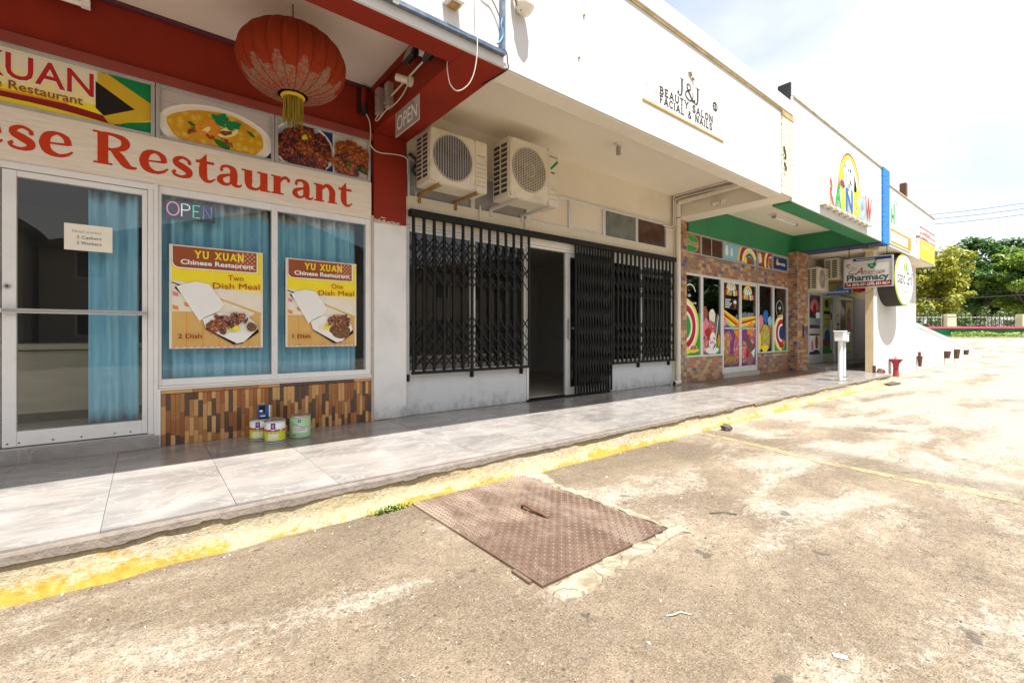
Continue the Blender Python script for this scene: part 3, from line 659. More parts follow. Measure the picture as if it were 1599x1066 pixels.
# parking line, running out from the kerb
def ribbon_on_ground(pts, w, m, z, name, wob=.012):
    q = MB(); P = smooth_path([(x, y, w) for x, y in pts], 14); L_ = []
    for i, (x, y, ww) in enumerate(P):
        a, b = P[max(0, i - 1)], P[min(len(P) - 1, i + 1)]; tx, ty = b[0] - a[0], b[1] - a[1]; l = math.hypot(tx, ty) or 1
        e = mnoise.noise(Vector((i * .7, w, 1))) * wob
        L_.append(((x - ty / l * (ww / 2 + e), y + tx / l * (ww / 2 + e), z), (x + ty / l * (ww / 2 - e), y - tx / l * (ww / 2 - e), z)))
    for (a, b), (c, d) in zip(L_, L_[1:]): q.face([a, b, d, c], m)
    return tag(q.build(name), kind='structure')
ribbon_on_ground([(5.17, 2.88), (5.08, 2.2), (4.9, 1.6), (4.85, 1.0), (4.81, .28), (4.76, -.6), (4.75, -2.2)], .11, 'line_paint', .004, 'parking_line')
ribbon_on_ground([(15.2, 3.34), (18, 3.36), (22.5, 3.40), (29.5, 3.40), (34.5, 3.42)], .16, 'line_paint', .004, 'edge_line', .02)

# steel cover plate with raised tread, set in the tarmac by the kerb
plate = thing('cover_plate', 'rusty diamond tread steel cover plate lying in the asphalt against the kerb', 'drain cover', (1.95, 2.25, 0))
boxpart('plate', plate, (1.44, 2.45, 1.58, 2.925, -.01, .016), 'plate_rust', bevel=.003)
q = MB(); ny, nx = 42, 32
for i in range(nx):
    for j in range(ny):
        x, y = 1.46 + i * .0312, 1.60 + j * .0316; a = radians(45 if (i + j) % 2 else -45) + random.uniform(-.05, .05)
        if x > 2.43 or y > 2.90: continue
        u, w = Vector((cos(a), sin(a), 0)) * .0135, Vector((-sin(a), cos(a), 0)) * .0046; c = Vector((x, y, .0158)); t = c + Vector((0, 0, .0055))
        P = [c - u, c - w, c + u, c + w, t - u * .45, t + u * .45]
        q.mesh(P, [(0, 1, 4), (1, 5, 4), (1, 2, 5), (2, 3, 5), (3, 4, 5), (3, 0, 4)], 'plate_worn')
tag(q.build('tread', plate), kind='stuff')
q = MB(); q.tube([(1.965, 2.36, .016), (1.965, 2.355, .040), (1.968, 2.335, .048), (1.975, 2.26, .036), (1.985, 2.17, .030), (1.995, 2.13, .016)], .010, 'rust', 8); q.build('lifting_handle', plate)
q = MB(); q.bar((1.425, 1.78, .008), (1.42, 1.64, .008), .02, .014, 'plate_rust', (0, 0, 1)); q.build('hinge_stub', plate)
def ragged_patch(name, outline, m, z0, z1, seed):
    rd = random.Random(seed); pts = []
    for i, (x, y) in enumerate(outline):
        x2, y2 = outline[(i + 1) % len(outline)]; n = max(1, int(math.hypot(x2 - x, y2 - y) / .04))
        for k in range(n): t = k / n; pts.append((x + (x2 - x) * t + rd.uniform(-.014, .014), y + (y2 - y) * t + rd.uniform(-.014, .014)))
    q = MB(); cx = sum(p[0] for p in pts) / len(pts); cy = sum(p[1] for p in pts) / len(pts)
    bm = bmesh.new(); top = [bm.verts.new((x, y, z1 + rd.uniform(-.003, .003))) for x, y in pts]; bot = [bm.verts.new((x + (x - cx) * .02, y + (y - cy) * .12, z0)) for x, y in pts]
    f = bm.faces.new(top)
    for i in range(len(pts)): j = (i + 1) % len(pts); bm.faces.new((bot[i], bot[j], top[j], top[i]))
    bmesh.ops.triangulate(bm, faces=[f]); bm.verts.index_update()
    q.mesh([v.co[:] for v in bm.verts], [tuple(v.index for v in f.verts) for f in bm.faces], m); bm.free()
    return tag(q.build(name), kind='structure')
ragged_patch('concrete_patch', [(1.46, 1.55), (1.45, 1.46), (1.60, 1.43), (1.85, 1.48), (2.10, 1.47), (2.32, 1.50), (2.52, 1.48), (2.56, 1.60), (2.47, 1.63), (2.455, 1.565), (1.9, 1.56)], 'concrete_cracked', -.004, .014, 3)
ragged_patch('concrete_edge', [(2.465, 1.66), (2.50, 1.64), (2.52, 1.9), (2.50, 2.3), (2.53, 2.6), (2.60, 2.86), (2.52, 2.92), (2.465, 2.9)], 'concrete_cracked', -.004, .012, 5)

# loose grit and pebbles
def pebbles():
    q = MB(); rd = random.Random(11)
    for i in range(5200):
        if i < 900: x, y = rd.uniform(-2.5, 9), 2.93 - abs(rd.gauss(0, .10))
        else:
            d = 1.25 + rd.random() ** 1.6 * 7; a = rd.uniform(-.78, .95); x, y = d * (.6233 + .782 * math.tan(a) * .95), d * (.782 - .6233 * math.tan(a) * .95)
        if y > 2.93 or (1.4 < x < 2.6 and 1.5 < y < 2.95): continue
        r = rd.choice((.0016, .002, .0025, .003, .004, .0055)) * rd.uniform(.7, 1.4)
        ax, ay, az = [Vector((rd.gauss(0, 1), rd.gauss(0, 1), rd.gauss(0, 1))).normalized() * r * rd.uniform(.6, 1.3) for _ in range(3)]
        c = Vector((x, y, r * .4)); P = [c + ax, c - ax, c + ay, c - ay, c + az, c - az]
        q.mesh(P, [(0, 2, 4), (2, 1, 4), (1, 3, 4), (3, 0, 4), (2, 0, 5), (1, 2, 5), (3, 1, 5), (0, 3, 5)], rd.choice(('stone', 'stone', 'stone', 'stone_pale', 'stone_dark')))
    tag(q.build('gravel'), kind='stuff')
pebbles()
def rock(name, label, c, r, m, seed, flatn=.7):
    rd = random.Random(seed); bm = bmesh.new(); bmesh.ops.create_icosphere(bm, subdivisions=2, radius=1)
    for v in bm.verts: v.co = Vector(v.co) * (1 + mnoise.noise(v.co * 1.4 + Vector((seed, 0, 0))) * .45); v.co = Vector((v.co.x * r[0], v.co.y * r[1], v.co.z * r[2])) + Vector(c)
    q = MB(); bm.verts.index_update(); q.mesh([v.co[:] for v in bm.verts], [tuple(v.index for v in f.verts) for f in bm.faces], m); bm.free()
    return tag(q.build(name, origin=(c[0], c[1], 0)), label, 'stone')
rock('stone', 'dark lump of stone lying by the kerb where the yellow parking line starts', (5.60, 2.78, .035), (.085, .06, .045), 'stone_dark', 3)
q = MB(); q.box(-.008, .008, -.022, .022, 0, .006, 'p_white')
o = q.build('litter'); o.location = (1.985, .565, .002); o.rotation_euler = (0, .05, .5); tag(o, 'small white scrap of plastic on the open asphalt near the bottom edge', 'litter')
q = MB(); q.tube([(1.70, 1.10, .005), (1.73, 1.08, .009), (1.77, 1.075, .007), (1.79, 1.04, .005)], .0028, 'stone_pale', 5)
tag(q.build('twig', origin=(1.74, 1.08, 0)), 'thin pale curled twig lying on open asphalt', 'twig')
q = MB(); q.tube([(2.90, 1.55, .006), (2.97, 1.50, .012), (3.02, 1.43, .006)], .004, 'stone_dark', 5)
tag(q.build('twig', origin=(2.97, 1.5, 0)), 'short dark twig lying beyond the rusty cover plate', 'twig')
q = MB(); rd = random.Random(5)
for i in range(150):
    x = 1.30 + rd.gauss(-.02, .07); y = 2.90 + rd.gauss(0, .014); z = rd.uniform(.004, .045); a = rd.uniform(0, 6.28); t = rd.uniform(.2, .9); s_ = rd.uniform(.008, .017)
    u = Vector((cos(a), sin(a), t)) * s_; w = Vector((-sin(a), cos(a), rd.uniform(-.4, .4))) * s_ * .45; c = Vector((x, y, z))
    q.face([c - u, c - w, c + u, c + w], 'weed_leaf')
    if i % 3 == 0: q.tube([(x, y, 0), (x, y, z)], .0012, 'weed_leaf', 3)
tag(q.build('weed', origin=(1.28, 2.92, 0)), 'low green weed sprouting at the foot of the yellow kerb beside the plate', 'weed')

# ------------------------------------------------------------------ restaurant shop (first bay)
rest = thing('restaurant_shop', 'restaurant shop front with dark red beams and blue curtained windows', 'shop', (.5, 5, PV))
boxpart('upper_wall', rest, (-5, 1.98, 5.0, 5.2, 3.42, 3.95), 'red_paint')
boxpart('wall_ledge', rest, (-5, 1.98, 4.965, 5.2, 3.335, 3.42), 'red_paint_faded', .006)
boxpart('ceiling_trim', rest, (-5, 1.978, 4.968, 4.998, 3.885, 3.918), 'purple_trim')
boxpart('ceiling', rest, (-5, 1.98, 3.30, 5.2, 3.92, 4.02), 'pink_ceiling')
boxpart('cross_beam', rest, (1.98, 2.40, 3.10, 5.2, 3.43, 4.4), 'red_paint', .008)
boxpart('beam_moulding', rest, (1.955, 1.98, 3.30, 4.965, 3.85, 3.92), 'red_paint')
boxpart('front_beam', rest, (-5, 1.98, 3.10, 3.30, 3.43, 4.4), 'red_paint', .008)
boxpart('fascia', rest, (-5, 2.40, 3.078, 3.10, 3.437, 6.0), 'white_fascia')
boxpart('roof', rest, (-5, 2.42, 3.10, 10, 4.4, 4.5), 'roof_dark')
boxpart('pillar', rest, (1.982, 2.378, 4.95, 5.25, PV, 2.442), 'white_plaster', .012)
boxpart('pillar_top', rest, (1.984, 2.376, 4.952, 5.25, 2.442, 3.43), 'red_paint', .010)
boxpart('jamb', rest, (1.955, 1.982, 4.955, 5.2, PV, 2.50), 'bare_render')
q = MB(); pr = Print((0, 4.9495, 0), (1, 0, 0), (0, 0, 1), (0, -1, 0), q); rd = random.Random(9)
top = [(1.985 + i * .02, 2.475 - i * .0016 + rd.uniform(-.018, .016)) for i in range(17)]
pr.poly([(1.985, 2.425)] + [(1.985 + i * .04, 2.425 + rd.uniform(-.005, .006)) for i in range(1, 9)] + top[::-1], 'bare_render')
for cx, cz, rx, rz in ((2.20, 2.462, .03, .006), (2.09, 2.492, .035, .006), (2.27, 2.458, .02, .007)): pr.oval(cx, cz, rx, rz, 'bare_render', wob=.4)
q.build('peeled_paint', rest)
# windows: frame with pane as its sub-part
def window(parent, x0, x1, z0, z1, y, fw, m='white_frame', g='glass_clear', depth=.06, name='window', sides=(1, 1, 1, 1), bv=.004):
    q = MB(); a, b, c, d = [fw * s_ for s_ in sides]          # left, right, bottom, top
    if a: q.box(x0, x0 + a, y, y + depth, z0, z1, m)
    if b: q.box(x1 - b, x1, y, y + depth, z0, z1, m)
    if c: q.box(x0 + a, x1 - b, y + .002, y + depth - .002, z0, z0 + c, m)
    if d: q.box(x0 + a, x1 - b, y + .002, y + depth - .002, z1 - d, z1, m)
    w = q.build(name, parent, bevel=bv)
    boxpart('pane', w, (x0 + a, x1 - b, y + depth * .5, y + depth * .5 + .006, z0 + c, z1 - d), g)
    return w
w1 = window(rest, .082, .985, .735, 2.455, 4.965, .045, sides=(.5, .55, 1.3, 1.4)); w2 = window(rest, .985, 1.955, .735, 2.455, 4.965, .045, sides=(.6, 1.3, 1.3, 1.4))
boxpart('window_sill', rest, (.085, 1.955, 4.94, 5.1, .715, .735), 'white_frame', .004)
boxpart('door_post', rest, (.052, .082, 4.945, 5.06, .32, 2.46), 'white_frame', .004)
boxpart('door_head', rest, (-5, .082, 4.95, 5.06, 2.405, 2.455), 'white_frame', .005)
boxpart('door_jamb', rest, (.012, .052, 4.955, 5.06, .335, 2.405), 'white_frame', .004)
boxpart('door_step', rest, (-5, .088, 4.92, 5.3, PV, .322), 'marble_tile', .004)
boxpart('threshold', rest, (-5, .06, 4.945, 5.06, .323, .338), 'aluminium_dull')
def glass_door(parent, x0, x1, z0, z1, y, wl, wr, wb, wt, m='white_frame', g='glass_clear', name='door'):
    q = MB(); q.box(x0, x0 + wl, y, y + .045, z0, z1, m); q.box(x1 - wr, x1, y, y + .045, z0, z1, m)
    q.box(x0 + wl, x1 - wr, y + .001, y + .044, z0, z0 + wb, m); q.box(x0 + wl, x1 - wr, y + .001, y + .044, z1 - wt, z1, m)
    d = q.build(name, parent, bevel=.004)
    boxpart('pane', d, (x0 + wl, x1 - wr, y + .02, y + .026, z0 + wb, z1 - wt), g)
    return d
door = glass_door(rest, -.828, .010, .345, 2.40, 4.965, .075, .036, .112, .045)
q = MB(); q.box(-.826, .008, 4.905, 4.925, 1.338, 1.372, 'steel'); q.box(-.82, -.79, 4.925, 4.965, 1.34, 1.37, 'steel'); q.box(-.03, .0, 4.925, 4.965, 1.34, 1.37, 'steel'); q.build('push_bar', door, bevel=.004)
q = MB(); q.tube([(-.80, 4.965, 1.535), (-.80, 4.952, 1.535)], .018, 'steel', 16); q.tube([(-.80, 4.953, 1.535), (-.80, 4.948, 1.535)], .008, 'black_plastic', 10); q.build('lock', door)
q = MB()
for x in (-.80, -.74, -.56, -.40, -.20, -.10): q.tube([(x, 4.966, .372), (x, 4.962, .372)], .006, 'black_plastic', 8)
q.build('screw', door)
door2 = glass_door(rest, -1.67, -.836, .345, 2.40, 4.965, .036, .036, .112, .045)
boxpart('mat_sticker', door2, (-.868, -.838, 4.960, 4.964, 1.50, 1.63), 'p_blue')
# wood strip cladding under the windows
riser = boxpart('riser_panel', rest, (.098, 1.955, 4.985, 5.15, PV, .712), 'grout')
boxpart('edge_trim', riser, (.080, .0975, 4.948, 5.1, PV, .712), 'p_white')
boxpart('top_trim', riser, (.098, 1.955, 4.948, 5.0, .7005, .712), 'p_white')
rd = random.Random(21); shades = ['strip_dark', 'strip_dark', 'strip_red', 'strip_brown', 'strip_light', 'strip_light', 'strip_brown']
for a, b in ((.10, .565), (.565, 1.03), (1.03, 1.495), (1.495, 1.953)):      # four cladding tiles
    mcut = a + (b - a) * rd.uniform(.45, .65)
    for xa, xb in ((a, mcut), (mcut, b)): boxpart('wood_strip', riser, (xa + .001, xb - .0015, 4.957, 4.985, .668, .699), rd.choice(shades))
    n = 14; w = (b - a) / n; last = None
    for i in range(n):
        z = PV; first = True
        while z < .664:
            h = rd.uniform(.05, .13) if first else rd.uniform(.12, .24)
            z1 = z + h
            if .664 - z1 < .05: z1 = .664
            m_ = rd.choice([s_ for s_ in shades if s_ != last]); last = m_
            boxpart('wood_strip', riser, (a + i * w + .0008, a + (i + 1) * w - .0008, 4.952 + rd.uniform(0, .004), 4.985, z + .0006, z1 - .0006), m_)
            z = z1; first = False
# inside
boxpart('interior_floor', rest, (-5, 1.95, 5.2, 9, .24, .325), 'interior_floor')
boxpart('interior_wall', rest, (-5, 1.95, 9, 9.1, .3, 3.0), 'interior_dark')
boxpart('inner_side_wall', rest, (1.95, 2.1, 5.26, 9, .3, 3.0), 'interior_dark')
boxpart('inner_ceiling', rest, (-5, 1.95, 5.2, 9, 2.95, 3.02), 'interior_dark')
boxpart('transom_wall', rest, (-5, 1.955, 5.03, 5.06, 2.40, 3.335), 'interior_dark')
ct = thing('counter', 'beige service counter seen through the glass door of the restaurant', 'counter', (-1.2, 6.6, .325))
for x0, x1 in ((-3.2, -2.2), (-2.19, -1.19), (-1.18, -.18), (-.17, .83)): boxpart('front_panel', ct, (x0, x1 - .01, 6.35, 6.4, .42, 1.02), 'counter_beige')
boxpart('worktop', ct, (-3.2, .83, 6.28, 6.9, 1.03, 1.09), 'counter_beige', .006); boxpart('plinth', ct, (-3.2, .83, 6.40, 6.9, .325, 1.03), 'interior_dark')
def curtain(label, x0, x1, y, z0, z1, waves, amp, seed, hem=0.0):
    q = MB(); rd = random.Random(seed); n = int((x1 - x0) / .012) + 1; ph = rd.uniform(0, 6)
    zs = [z0 + (z1 - z0) * k / 14 for k in range(15)]; V = []
    for i in range(n):
        x = x0 + (x1 - x0) * i / (n - 1)
        for k, z in enumerate(zs):
            f = k / 14; a = amp * (.55 + .45 * f)
            yy = y + a * (sin(x * waves + ph + .35 * sin(f * 2)) + .5 * sin(x * waves * 2.3 + ph * 2 + f) + .35 * mnoise.noise(Vector((x * 5, f * 1.5, seed))))
            zz = z - (hem * (.5 + .5 * sin(x * waves * .45 + ph)) * f ** 3 if hem else 0)
            V.append((x, yy, zz))
    m = 15
    for i in range(n - 1):
        for k in range(14): q.face([V[i * m + k], V[(i + 1) * m + k], V[(i + 1) * m + k + 1], V[i * m + k + 1]], 'curtain_hem' if (k == 13 and hem) else 'curtain_cloth', True)
    o = q.build('curtain', origin=((x0 + x1) / 2, y, z0))
    s_ = o.modifiers.new('thickness', 'SOLIDIFY'); s_.thickness = .002
    bm = bmesh.new(); bm.from_mesh(o.data); bmesh.ops.remove_doubles(bm, verts=bm.verts, dist=.0004); bm.to_mesh(o.data); bm.free()
    return tag(o, label, 'curtain', 'blue curtains behind the restaurant glass')
curtain('blue curtain hanging inside the restaurant glass door', -.365, -.045, 5.11, .45, 2.36, 42, .042, 3)
curtain('blue curtain behind the window with the two dish poster', .06, .98, 5.105, .70, 2.455, 36, .045, 5, .05)
curtain('blue curtain behind the window with the one dish poster', .99, 1.84, 5.105, .70, 2.455, 38, .043, 8, .03)

# long lettered board
sg = thing('shop_sign', 'long pale wood board lettered Chinese Restaurant in heavy orange red letters', 'sign', (0, 4.97, 2.46))
q = MB(); q.box(-5, 1.958, 4.962, 5.028, 2.4565, 2.862, 'board_wood'); q.build('board', sg, bevel=.003)
q = MB(); pr = Print((0, 4.9615, 0), (1, 0, 0), (0, 0, 1), (0, -1, 0), q)
pr.glyphs('Restaurant', -.325, 2.556, .186, 'p_letter', OLD, width=2.07, gap=.03, weight=1.08)
q.build('lettering', sg); q = MB(); pr = Print((0, 4.9615, 0), (1, 0, 0), (0, 0, 1), (0, -1, 0), q)
pr.glyphs('Chinese', -1.83, 2.556, .182, 'p_letter', OLD, width=1.385, gap=.03, weight=1.08)
q.build('lettering', sg)

# picture signs in the transom row
U, V_, NF = (1, 0, 0), (0, 0, 1), (0, -1, 0)
def transom(label, x0, x1, draw):
    t = thing('picture_sign', label, 'sign', ((x0 + x1) / 2, 4.98, 2.865))
    q = MB(); z0, z1, f = 2.863, 3.333, .028
    q.box(x0, x0 + f, 4.968, 5.028, z0, z1, 'aluminium_dull'); q.box(x1 - f, x1, 4.968, 5.028, z0, z1, 'aluminium_dull')
    q.box(x0 + f, x1 - f, 4.970, 5.028, z0, z0 + f, 'aluminium_dull'); q.box(x0 + f, x1 - f, 4.970, 5.028, z1 - f, z1, 'aluminium_dull')
    q.build('frame', t, bevel=.003)
    q = MB(); q.box(x0 + f, x1 - f, 4.996, 5.02, z0 + f, z1 - f, 'p_white')
    pr = Print((x0 + f, 4.9955, z0 + f), U, V_, NF, q); pr.clip = (0, 0, x1 - x0 - 2 * f, z1 - z0 - 2 * f); draw(pr, x1 - x0 - 2 * f, z1 - z0 - 2 * f); q.build('print', t)
def d_name(p, w, h):
    n = 12
    for i in range(n):                       # yellow fading up to cream
        f = i / (n - 1); m = 'p_yellow' if f < .3 else ('p_pale_yellow' if f < .62 else 'p_cream')
        if i in (0, 4, 8): p.rect(0, h * i / n, w, h * min(1, (i + 4) / n), m)
    p.band([(0, .055, .05), (w * .4, .045, .05), (w * .72, .075, .06), (w * .92, .03, .05)], 'p_dark_red'); p.band([(0, .09, .014), (w * .4, .085, .02), (w * .8, .10, .012)], 'p_orange')
    x = w - .34
    p.poly([(x + .02, h), (w, h), (w, h * .55), (x + .08, h * .95)], 'p_green'); p.poly([(x + .10, 0), (w, 0), (w, h * .24), (x + .18, .05)], 'p_green')
    p.poly([(x, h * .98), (x + .06, h), (w, h * .62), (w, h * .28), (x + .14, .03), (x + .08, .0), (x + .01, .1)], 'p_gold'); p.poly([(x - .01, h * .80), (x + .235, h * .42), (x + .04, h * .16), (x - .01, h * .28)], 'p_black')
    p.text('YU XUAN', w - .352, h * .47, .190, 'p_white', width=1.075, bold=.035, align='RIGHT'); p.text('YU XUAN', w - .360, h * .478, .185, 'p_red', width=1.05, bold=.012, align='RIGHT')
    p.text('Chinese Restaurant', w - .425, h * .27, .066, 'p_brown', width=.74, bold=.012, align='RIGHT')
transom('yellow name sign with XUAN in red letters beside a black green and gold flag', -2.55, .06, d_name)
def dish(p, cx, cy, rx, ry, plate, rim, fd, seed):
    p.oval(cx, cy, rx, ry, plate); p.oval(cx, cy, rx * .93, ry * .92, rim); p.oval(cx, cy, rx * .84, ry * .82, fd, wob=.05, seed=seed)
def d_curry(p, w, h):
    p.rect(0, 0, w, h, 'p_mauve')
    for i in range(1, 4): p.rect(0, h * i / 3.6 + .08, w, h * i / 3.6 + .084, 'p_grey')
    p.poly([(w * .80, 0), (w, 0), (w, h * .30)], 'p_charcoal')
    dish(p, w * .50, h * .32, w * .52, h * .58, 'p_white', 'p_cream', 'food_curry', 2)
    rd = random.Random(4)
    for i in range(16):
        a, r_ = rd.uniform(0, 6.28), rd.uniform(.15, .8); x, y = w * .5 + cos(a) * r_ * w * .36, h * .36 + sin(a) * r_ * h * .30
        if i % 3 == 0: p.arc(x, y, .022, .05, rd.uniform(0, 200), rd.uniform(260, 420), 'p_orange')
        elif i % 3 == 1: p.oval(x, y, .055, .018, 'p_pale_yellow', rot=rd.uniform(-1, 1), wob=.1)
        else: p.oval(x, y, .05, .022, 'food_orange_chicken', rot=rd.uniform(-1, 1), wob=.2)
    p.oval(w * .53, h * .10, .065, .028, 'p_leaf', rot=-.4); p.oval(w * .26, h * .40, .03, .014, 'p_leaf', rot=-.5); p.oval(w * .80, h * .48, .04, .014, 'p_leaf', rot=-.6)
    for dx, dy, s_ in ((-.05, .04, 1), (.0, .06, 1), (.06, .0, 1.2), (.10, .02, 1), (-.02, .0, .9)): p.oval(w * .54 + dx, h * .56 + dy, .042 * s_, .032 * s_, 'p_green', wob=.35, seed=int(dx * 100) + 9)
transom('picture sign of yellow shrimp curry with green herbs in a white bowl', .065, .985, d_curry)
def pile(p, cx, cy, rx, ry, fd, n, seed, dots):
    rd = random.Random(seed)
    for i in range(n):
        a, r_ = rd.uniform(0, 6.28), rd.random() ** .5
        p.oval(cx + cos(a) * rx * r_, cy + sin(a) * ry * r_, rx * rd.uniform(.26, .42), ry * rd.uniform(.28, .44), rd.choice(fd), rot=rd.uniform(0, 3), wob=.25, seed=i, n=14)
    d = p.layer()
    for i in range(90):
        a, r_ = rd.uniform(0, 6.28), rd.random() ** .5; x, y = cx + cos(a) * rx * r_, cy + sin(a) * ry * r_
        p.poly([(x - .003, y), (x, y - .002), (x + .003, y), (x, y + .002)], dots, d)
def d_two(p, w, h):
    p.rect(0, 0, w * .6, h, 'p_plate_blue'); p.rect(w * .585, 0, w, h, 'p_silver'); p.poly([(w * .44, h), (w * .585, h), (w * .585, h * .5)], 'p_navy'); p.poly([(w * .5, 0), (w * .585, 0), (w * .585, h * .2)], 'p_navy')
    p.oval(w * .27, h * .48, w * .33, h * .62, 'p_white'); p.oval(w * .27, h * .48, w * .31, h * .58, 'p_plate_blue')
    pile(p, w * .27, h * .46, w * .24, h * .42, ('food_dark_chicken', 'food_dark_chicken', 'food_orange_chicken'), 60, 3, 'p_cream')
    for i in range(6): p.oval(w * .27 + .012 * cos(i), h * .70 + .014 * sin(i * 1.7), .018, .012, 'p_lime', rot=i)
    p.rect(w * .584, 0, w * .592, h, 'p_white')
    pile(p, w * .79, h * .40, w * .18, h * .40, ('food_orange_chicken', 'food_orange_chicken', 'food_dark_chicken'), 46, 8, 'p_cream')
    p.oval(w * .76, h * .30, .014, .05, 'p_leaf', rot=.3); p.oval(w * .93, h * .22, .03, .024, 'p_leaf'); p.oval(w * .86, h * .16, .02, .012, 'p_teal')
transom('picture sign of dark sesame chicken beside orange chicken on plates', .99, 1.952, d_two)

# posters behind the window glass
def poster(label, x0, x1, z0, z1, num, seed):
    t = thing('poster', label, 'poster', ((x0 + x1) / 2, 4.988, z0))
    q = MB(); q.box(x0, x1, 4.986, 4.990, z0, z1, 'p_cream'); w, h = x1 - x0, z1 - z0
    p = Print((x0, 4.9855, z0), U, V_, NF, q); e = .018 * w / .7
    p.rect(e, h * .56, w - e * .4, h * .985, 'p_yellow'); p.rect(e, h * .42, w - e, h * .60, 'p_pale_yellow'); p.rect(e, h * .34, w - e, h * .45, 'p_cream'); p.rect(e, .012, w - e, h * .36, 'p_wood')
    for i in range(1, 6): p.rect(w * i / 6, .012, w * i / 6 + .005, h * .36, 'p_orange')
    p.poly([(e, h * .36), (w * .45, h * .36), (w * .75, h * .26), (w - e, h * .40), (w - e, h * .55), (e, h * .66)], 'p_cream')
    p.band([(e, h * .635, .012), (w * .15, h * .60, .012)], 'p_leaf'); p.band([(w * .50, h * .50, .014), (w * .98, h * .35, .022)], 'p_wood')
    rd = random.Random(seed)                  # checked cloth
    for i in range(8):
        for j in range(3):
            if (i + j) % 2 == 0:
                cx, cy = w * (.03 + i * .115), h * (.55 - i * .032 - j * .065)
                if i in (3, 4): continue
                p.poly([(cx, cy), (cx + w * .055, cy - h * .012), (cx + w * .06, cy - h * .05), (cx + .004, cy - h * .04)], 'p_orange' if j else 'p_pink')
    # brown name panel, gingham at its end
    p.rrect(w * .025, h * .775, w * .94, h * .985, .05 * w / .7, 'p_white', (1, 0, 0, 0)); p.rrect(w * .033, h * .785, w * .925, h * .985, .048 * w / .7, 'p_brown', (1, 0, 0, 0))
    d = p.layer()
    for i in range(9):
        for j in range(8):
            if (i + j) % 2 == 0:
                X, Y = w * .68 + i * w * .026, h * .80 + j * h * .0225
                p.poly([(X, Y), (X + w * .022, Y), (X + w * .022, Y + h * .019), (X, Y + h * .019)], 'p_check', d)
    p.glyphs('YU XUAN', w * .25, h * .885, h * .073, 'p_yellow', SLAB, width=w * .53, gap=.12, weight=1.15)
    p.text('Chinese Restaurant', w * .50, h * .818, h * .045, 'p_white', width=w * .78, bold=.03, align='CENTER')
    p.text('Two' if num == 2 else 'One', w * (.69 if num == 2 else .71), h * .685, h * .055, 'p_red', width=w * .17, bold=0, align='CENTER', rot=.02); p.text('Dish Meal', w * .70, h * .60, h * .060, 'p_red', width=w * .52, bold=0, align='CENTER', rot=.03)
    # open takeaway box
    p.poly([(w * .05, h * .585), (w * .09, h * .62), (w * .33, h * .30), (w * .36, h * .19), (w * .66, h * .035), (w * .76, h * .045), (w * .95, h * .16), (w * .93, h * .24), (w * .6, h * .24)], 'p_black')
    p.poly([(w * .065, h * .60), (w * .26, h * .655), (w * .40, h * .635), (w * .56, h * .44), (w * .50, h * .37), (w * .34, h * .30), (w * .30, h * .265)], 'p_white')
    p.poly([(w * .08, h * .60), (w * .26, h * .64), (w * .385, h * .622), (w * .53, h * .44), (w * .34, h * .32)], 'can_white')
    p.poly([(w * .33, h * .29), (w * .50, h * .36), (w * .80, h * .335), (w * .92, h * .25), (w * .94, h * .20), (w * .78, h * .06), (w * .70, h * .045), (w * .36, h * .20)], 'p_white')
    if num == 2:
        pile(p, w * .51, h * .235, w * .12, h * .075, ('food_orange_chicken', 'food_dark_chicken', 'food_orange_chicken'), 36, seed, 'p_cream'); pile(p, w * .68, h * .295, w * .13, h * .042, ('food_orange_chicken', 'food_dark_chicken'), 28, seed + 1, 'p_cream')
        p.oval(w * .63, h * .185, w * .03, h * .018, 'p_lime', wob=.3); p.oval(w * .69, h * .20, w * .04, h * .025, 'p_yellow', wob=.2); p.oval(w * .86, h * .215, w * .06, h * .045, 'food_rice', rot=-.6, wob=.1)
    else:
        p.oval(w * .55, h * .23, w * .11, h * .055, 'p_cream', wob=.15); p.oval(w * .56, h * .22, w * .06, h * .02, 'p_yellow', wob=.3); p.oval(w * .57, h * .25, w * .05, h * .014, 'p_lime', wob=.3)
        p.oval(w * .75, h * .18, w * .155, h * .085, 'food_rice', rot=-.15, wob=.08); pile(p, w * .74, h * .295, w * .15, h * .058, ('food_orange_chicken', 'food_dark_chicken'), 36, seed, 'p_cream')
    p.text('%d Dish' % num, w * .20, h * .10, h * .042, 'p_dark_red', width=w * .24, bold=.02, align='CENTER')
    d = p.layer()
    for i in range(14): p.poly([(w * (.02 + i * .07), .006), (w * (.055 + i * .07), .006), (w * (.055 + i * .07), .016), (w * (.02 + i * .07), .016)], 'p_pink', d)
    q.build('print', t)
poster('yellow Two Dish Meal poster in the window nearer the glass door', .158, .885, 1.055, 1.968, 2, 4)
poster('yellow One Dish Meal poster in the window beside the red pillar', 1.088, 1.797, 1.055, 1.946, 1, 9)
q = MB(); q.box(-.50, -.215, 4.979, 4.983, 1.845, 2.052, 'paper'); p = Print((-.50, 4.9785, 1.845), U, V_, NF, q)
p.text('Need worker :', .045, .140, .022, 'p_grey', width=.19); p.text('2 Cashers', .072, .093, .025, 'p_charcoal', width=.145); p.text('2 Workers', .072, .048, .025, 'p_charcoal', width=.145)
tag(q.build('notice', origin=(-.357, 4.98, 1.845)), 'white paper notice about needing workers on the restaurant glass door', 'notice')
nn = thing('open_sign', 'dark tube lettered OPEN sign in pink white green and blue inside the window', 'sign', (.31, 5.0, 2.19))
q = MB(); p = Print((.125, 5.03, 2.185), U, V_, NF, q); q.box(.128, .497, 5.010, 5.028, 2.20, 2.362, 'neon_board'); q.build('board', nn, bevel=.008)
def neon(pts, m):
    q = MB(); q.tube([(x, 5.002, z) for x, z in pts], .0052, m, 6); q.build('letter', nn)
neon([(.185 + .042 * cos(2 * pi * k / 24), 2.283 + .058 * sin(2 * pi * k / 24)) for k in range(25)], 'neon_pink')
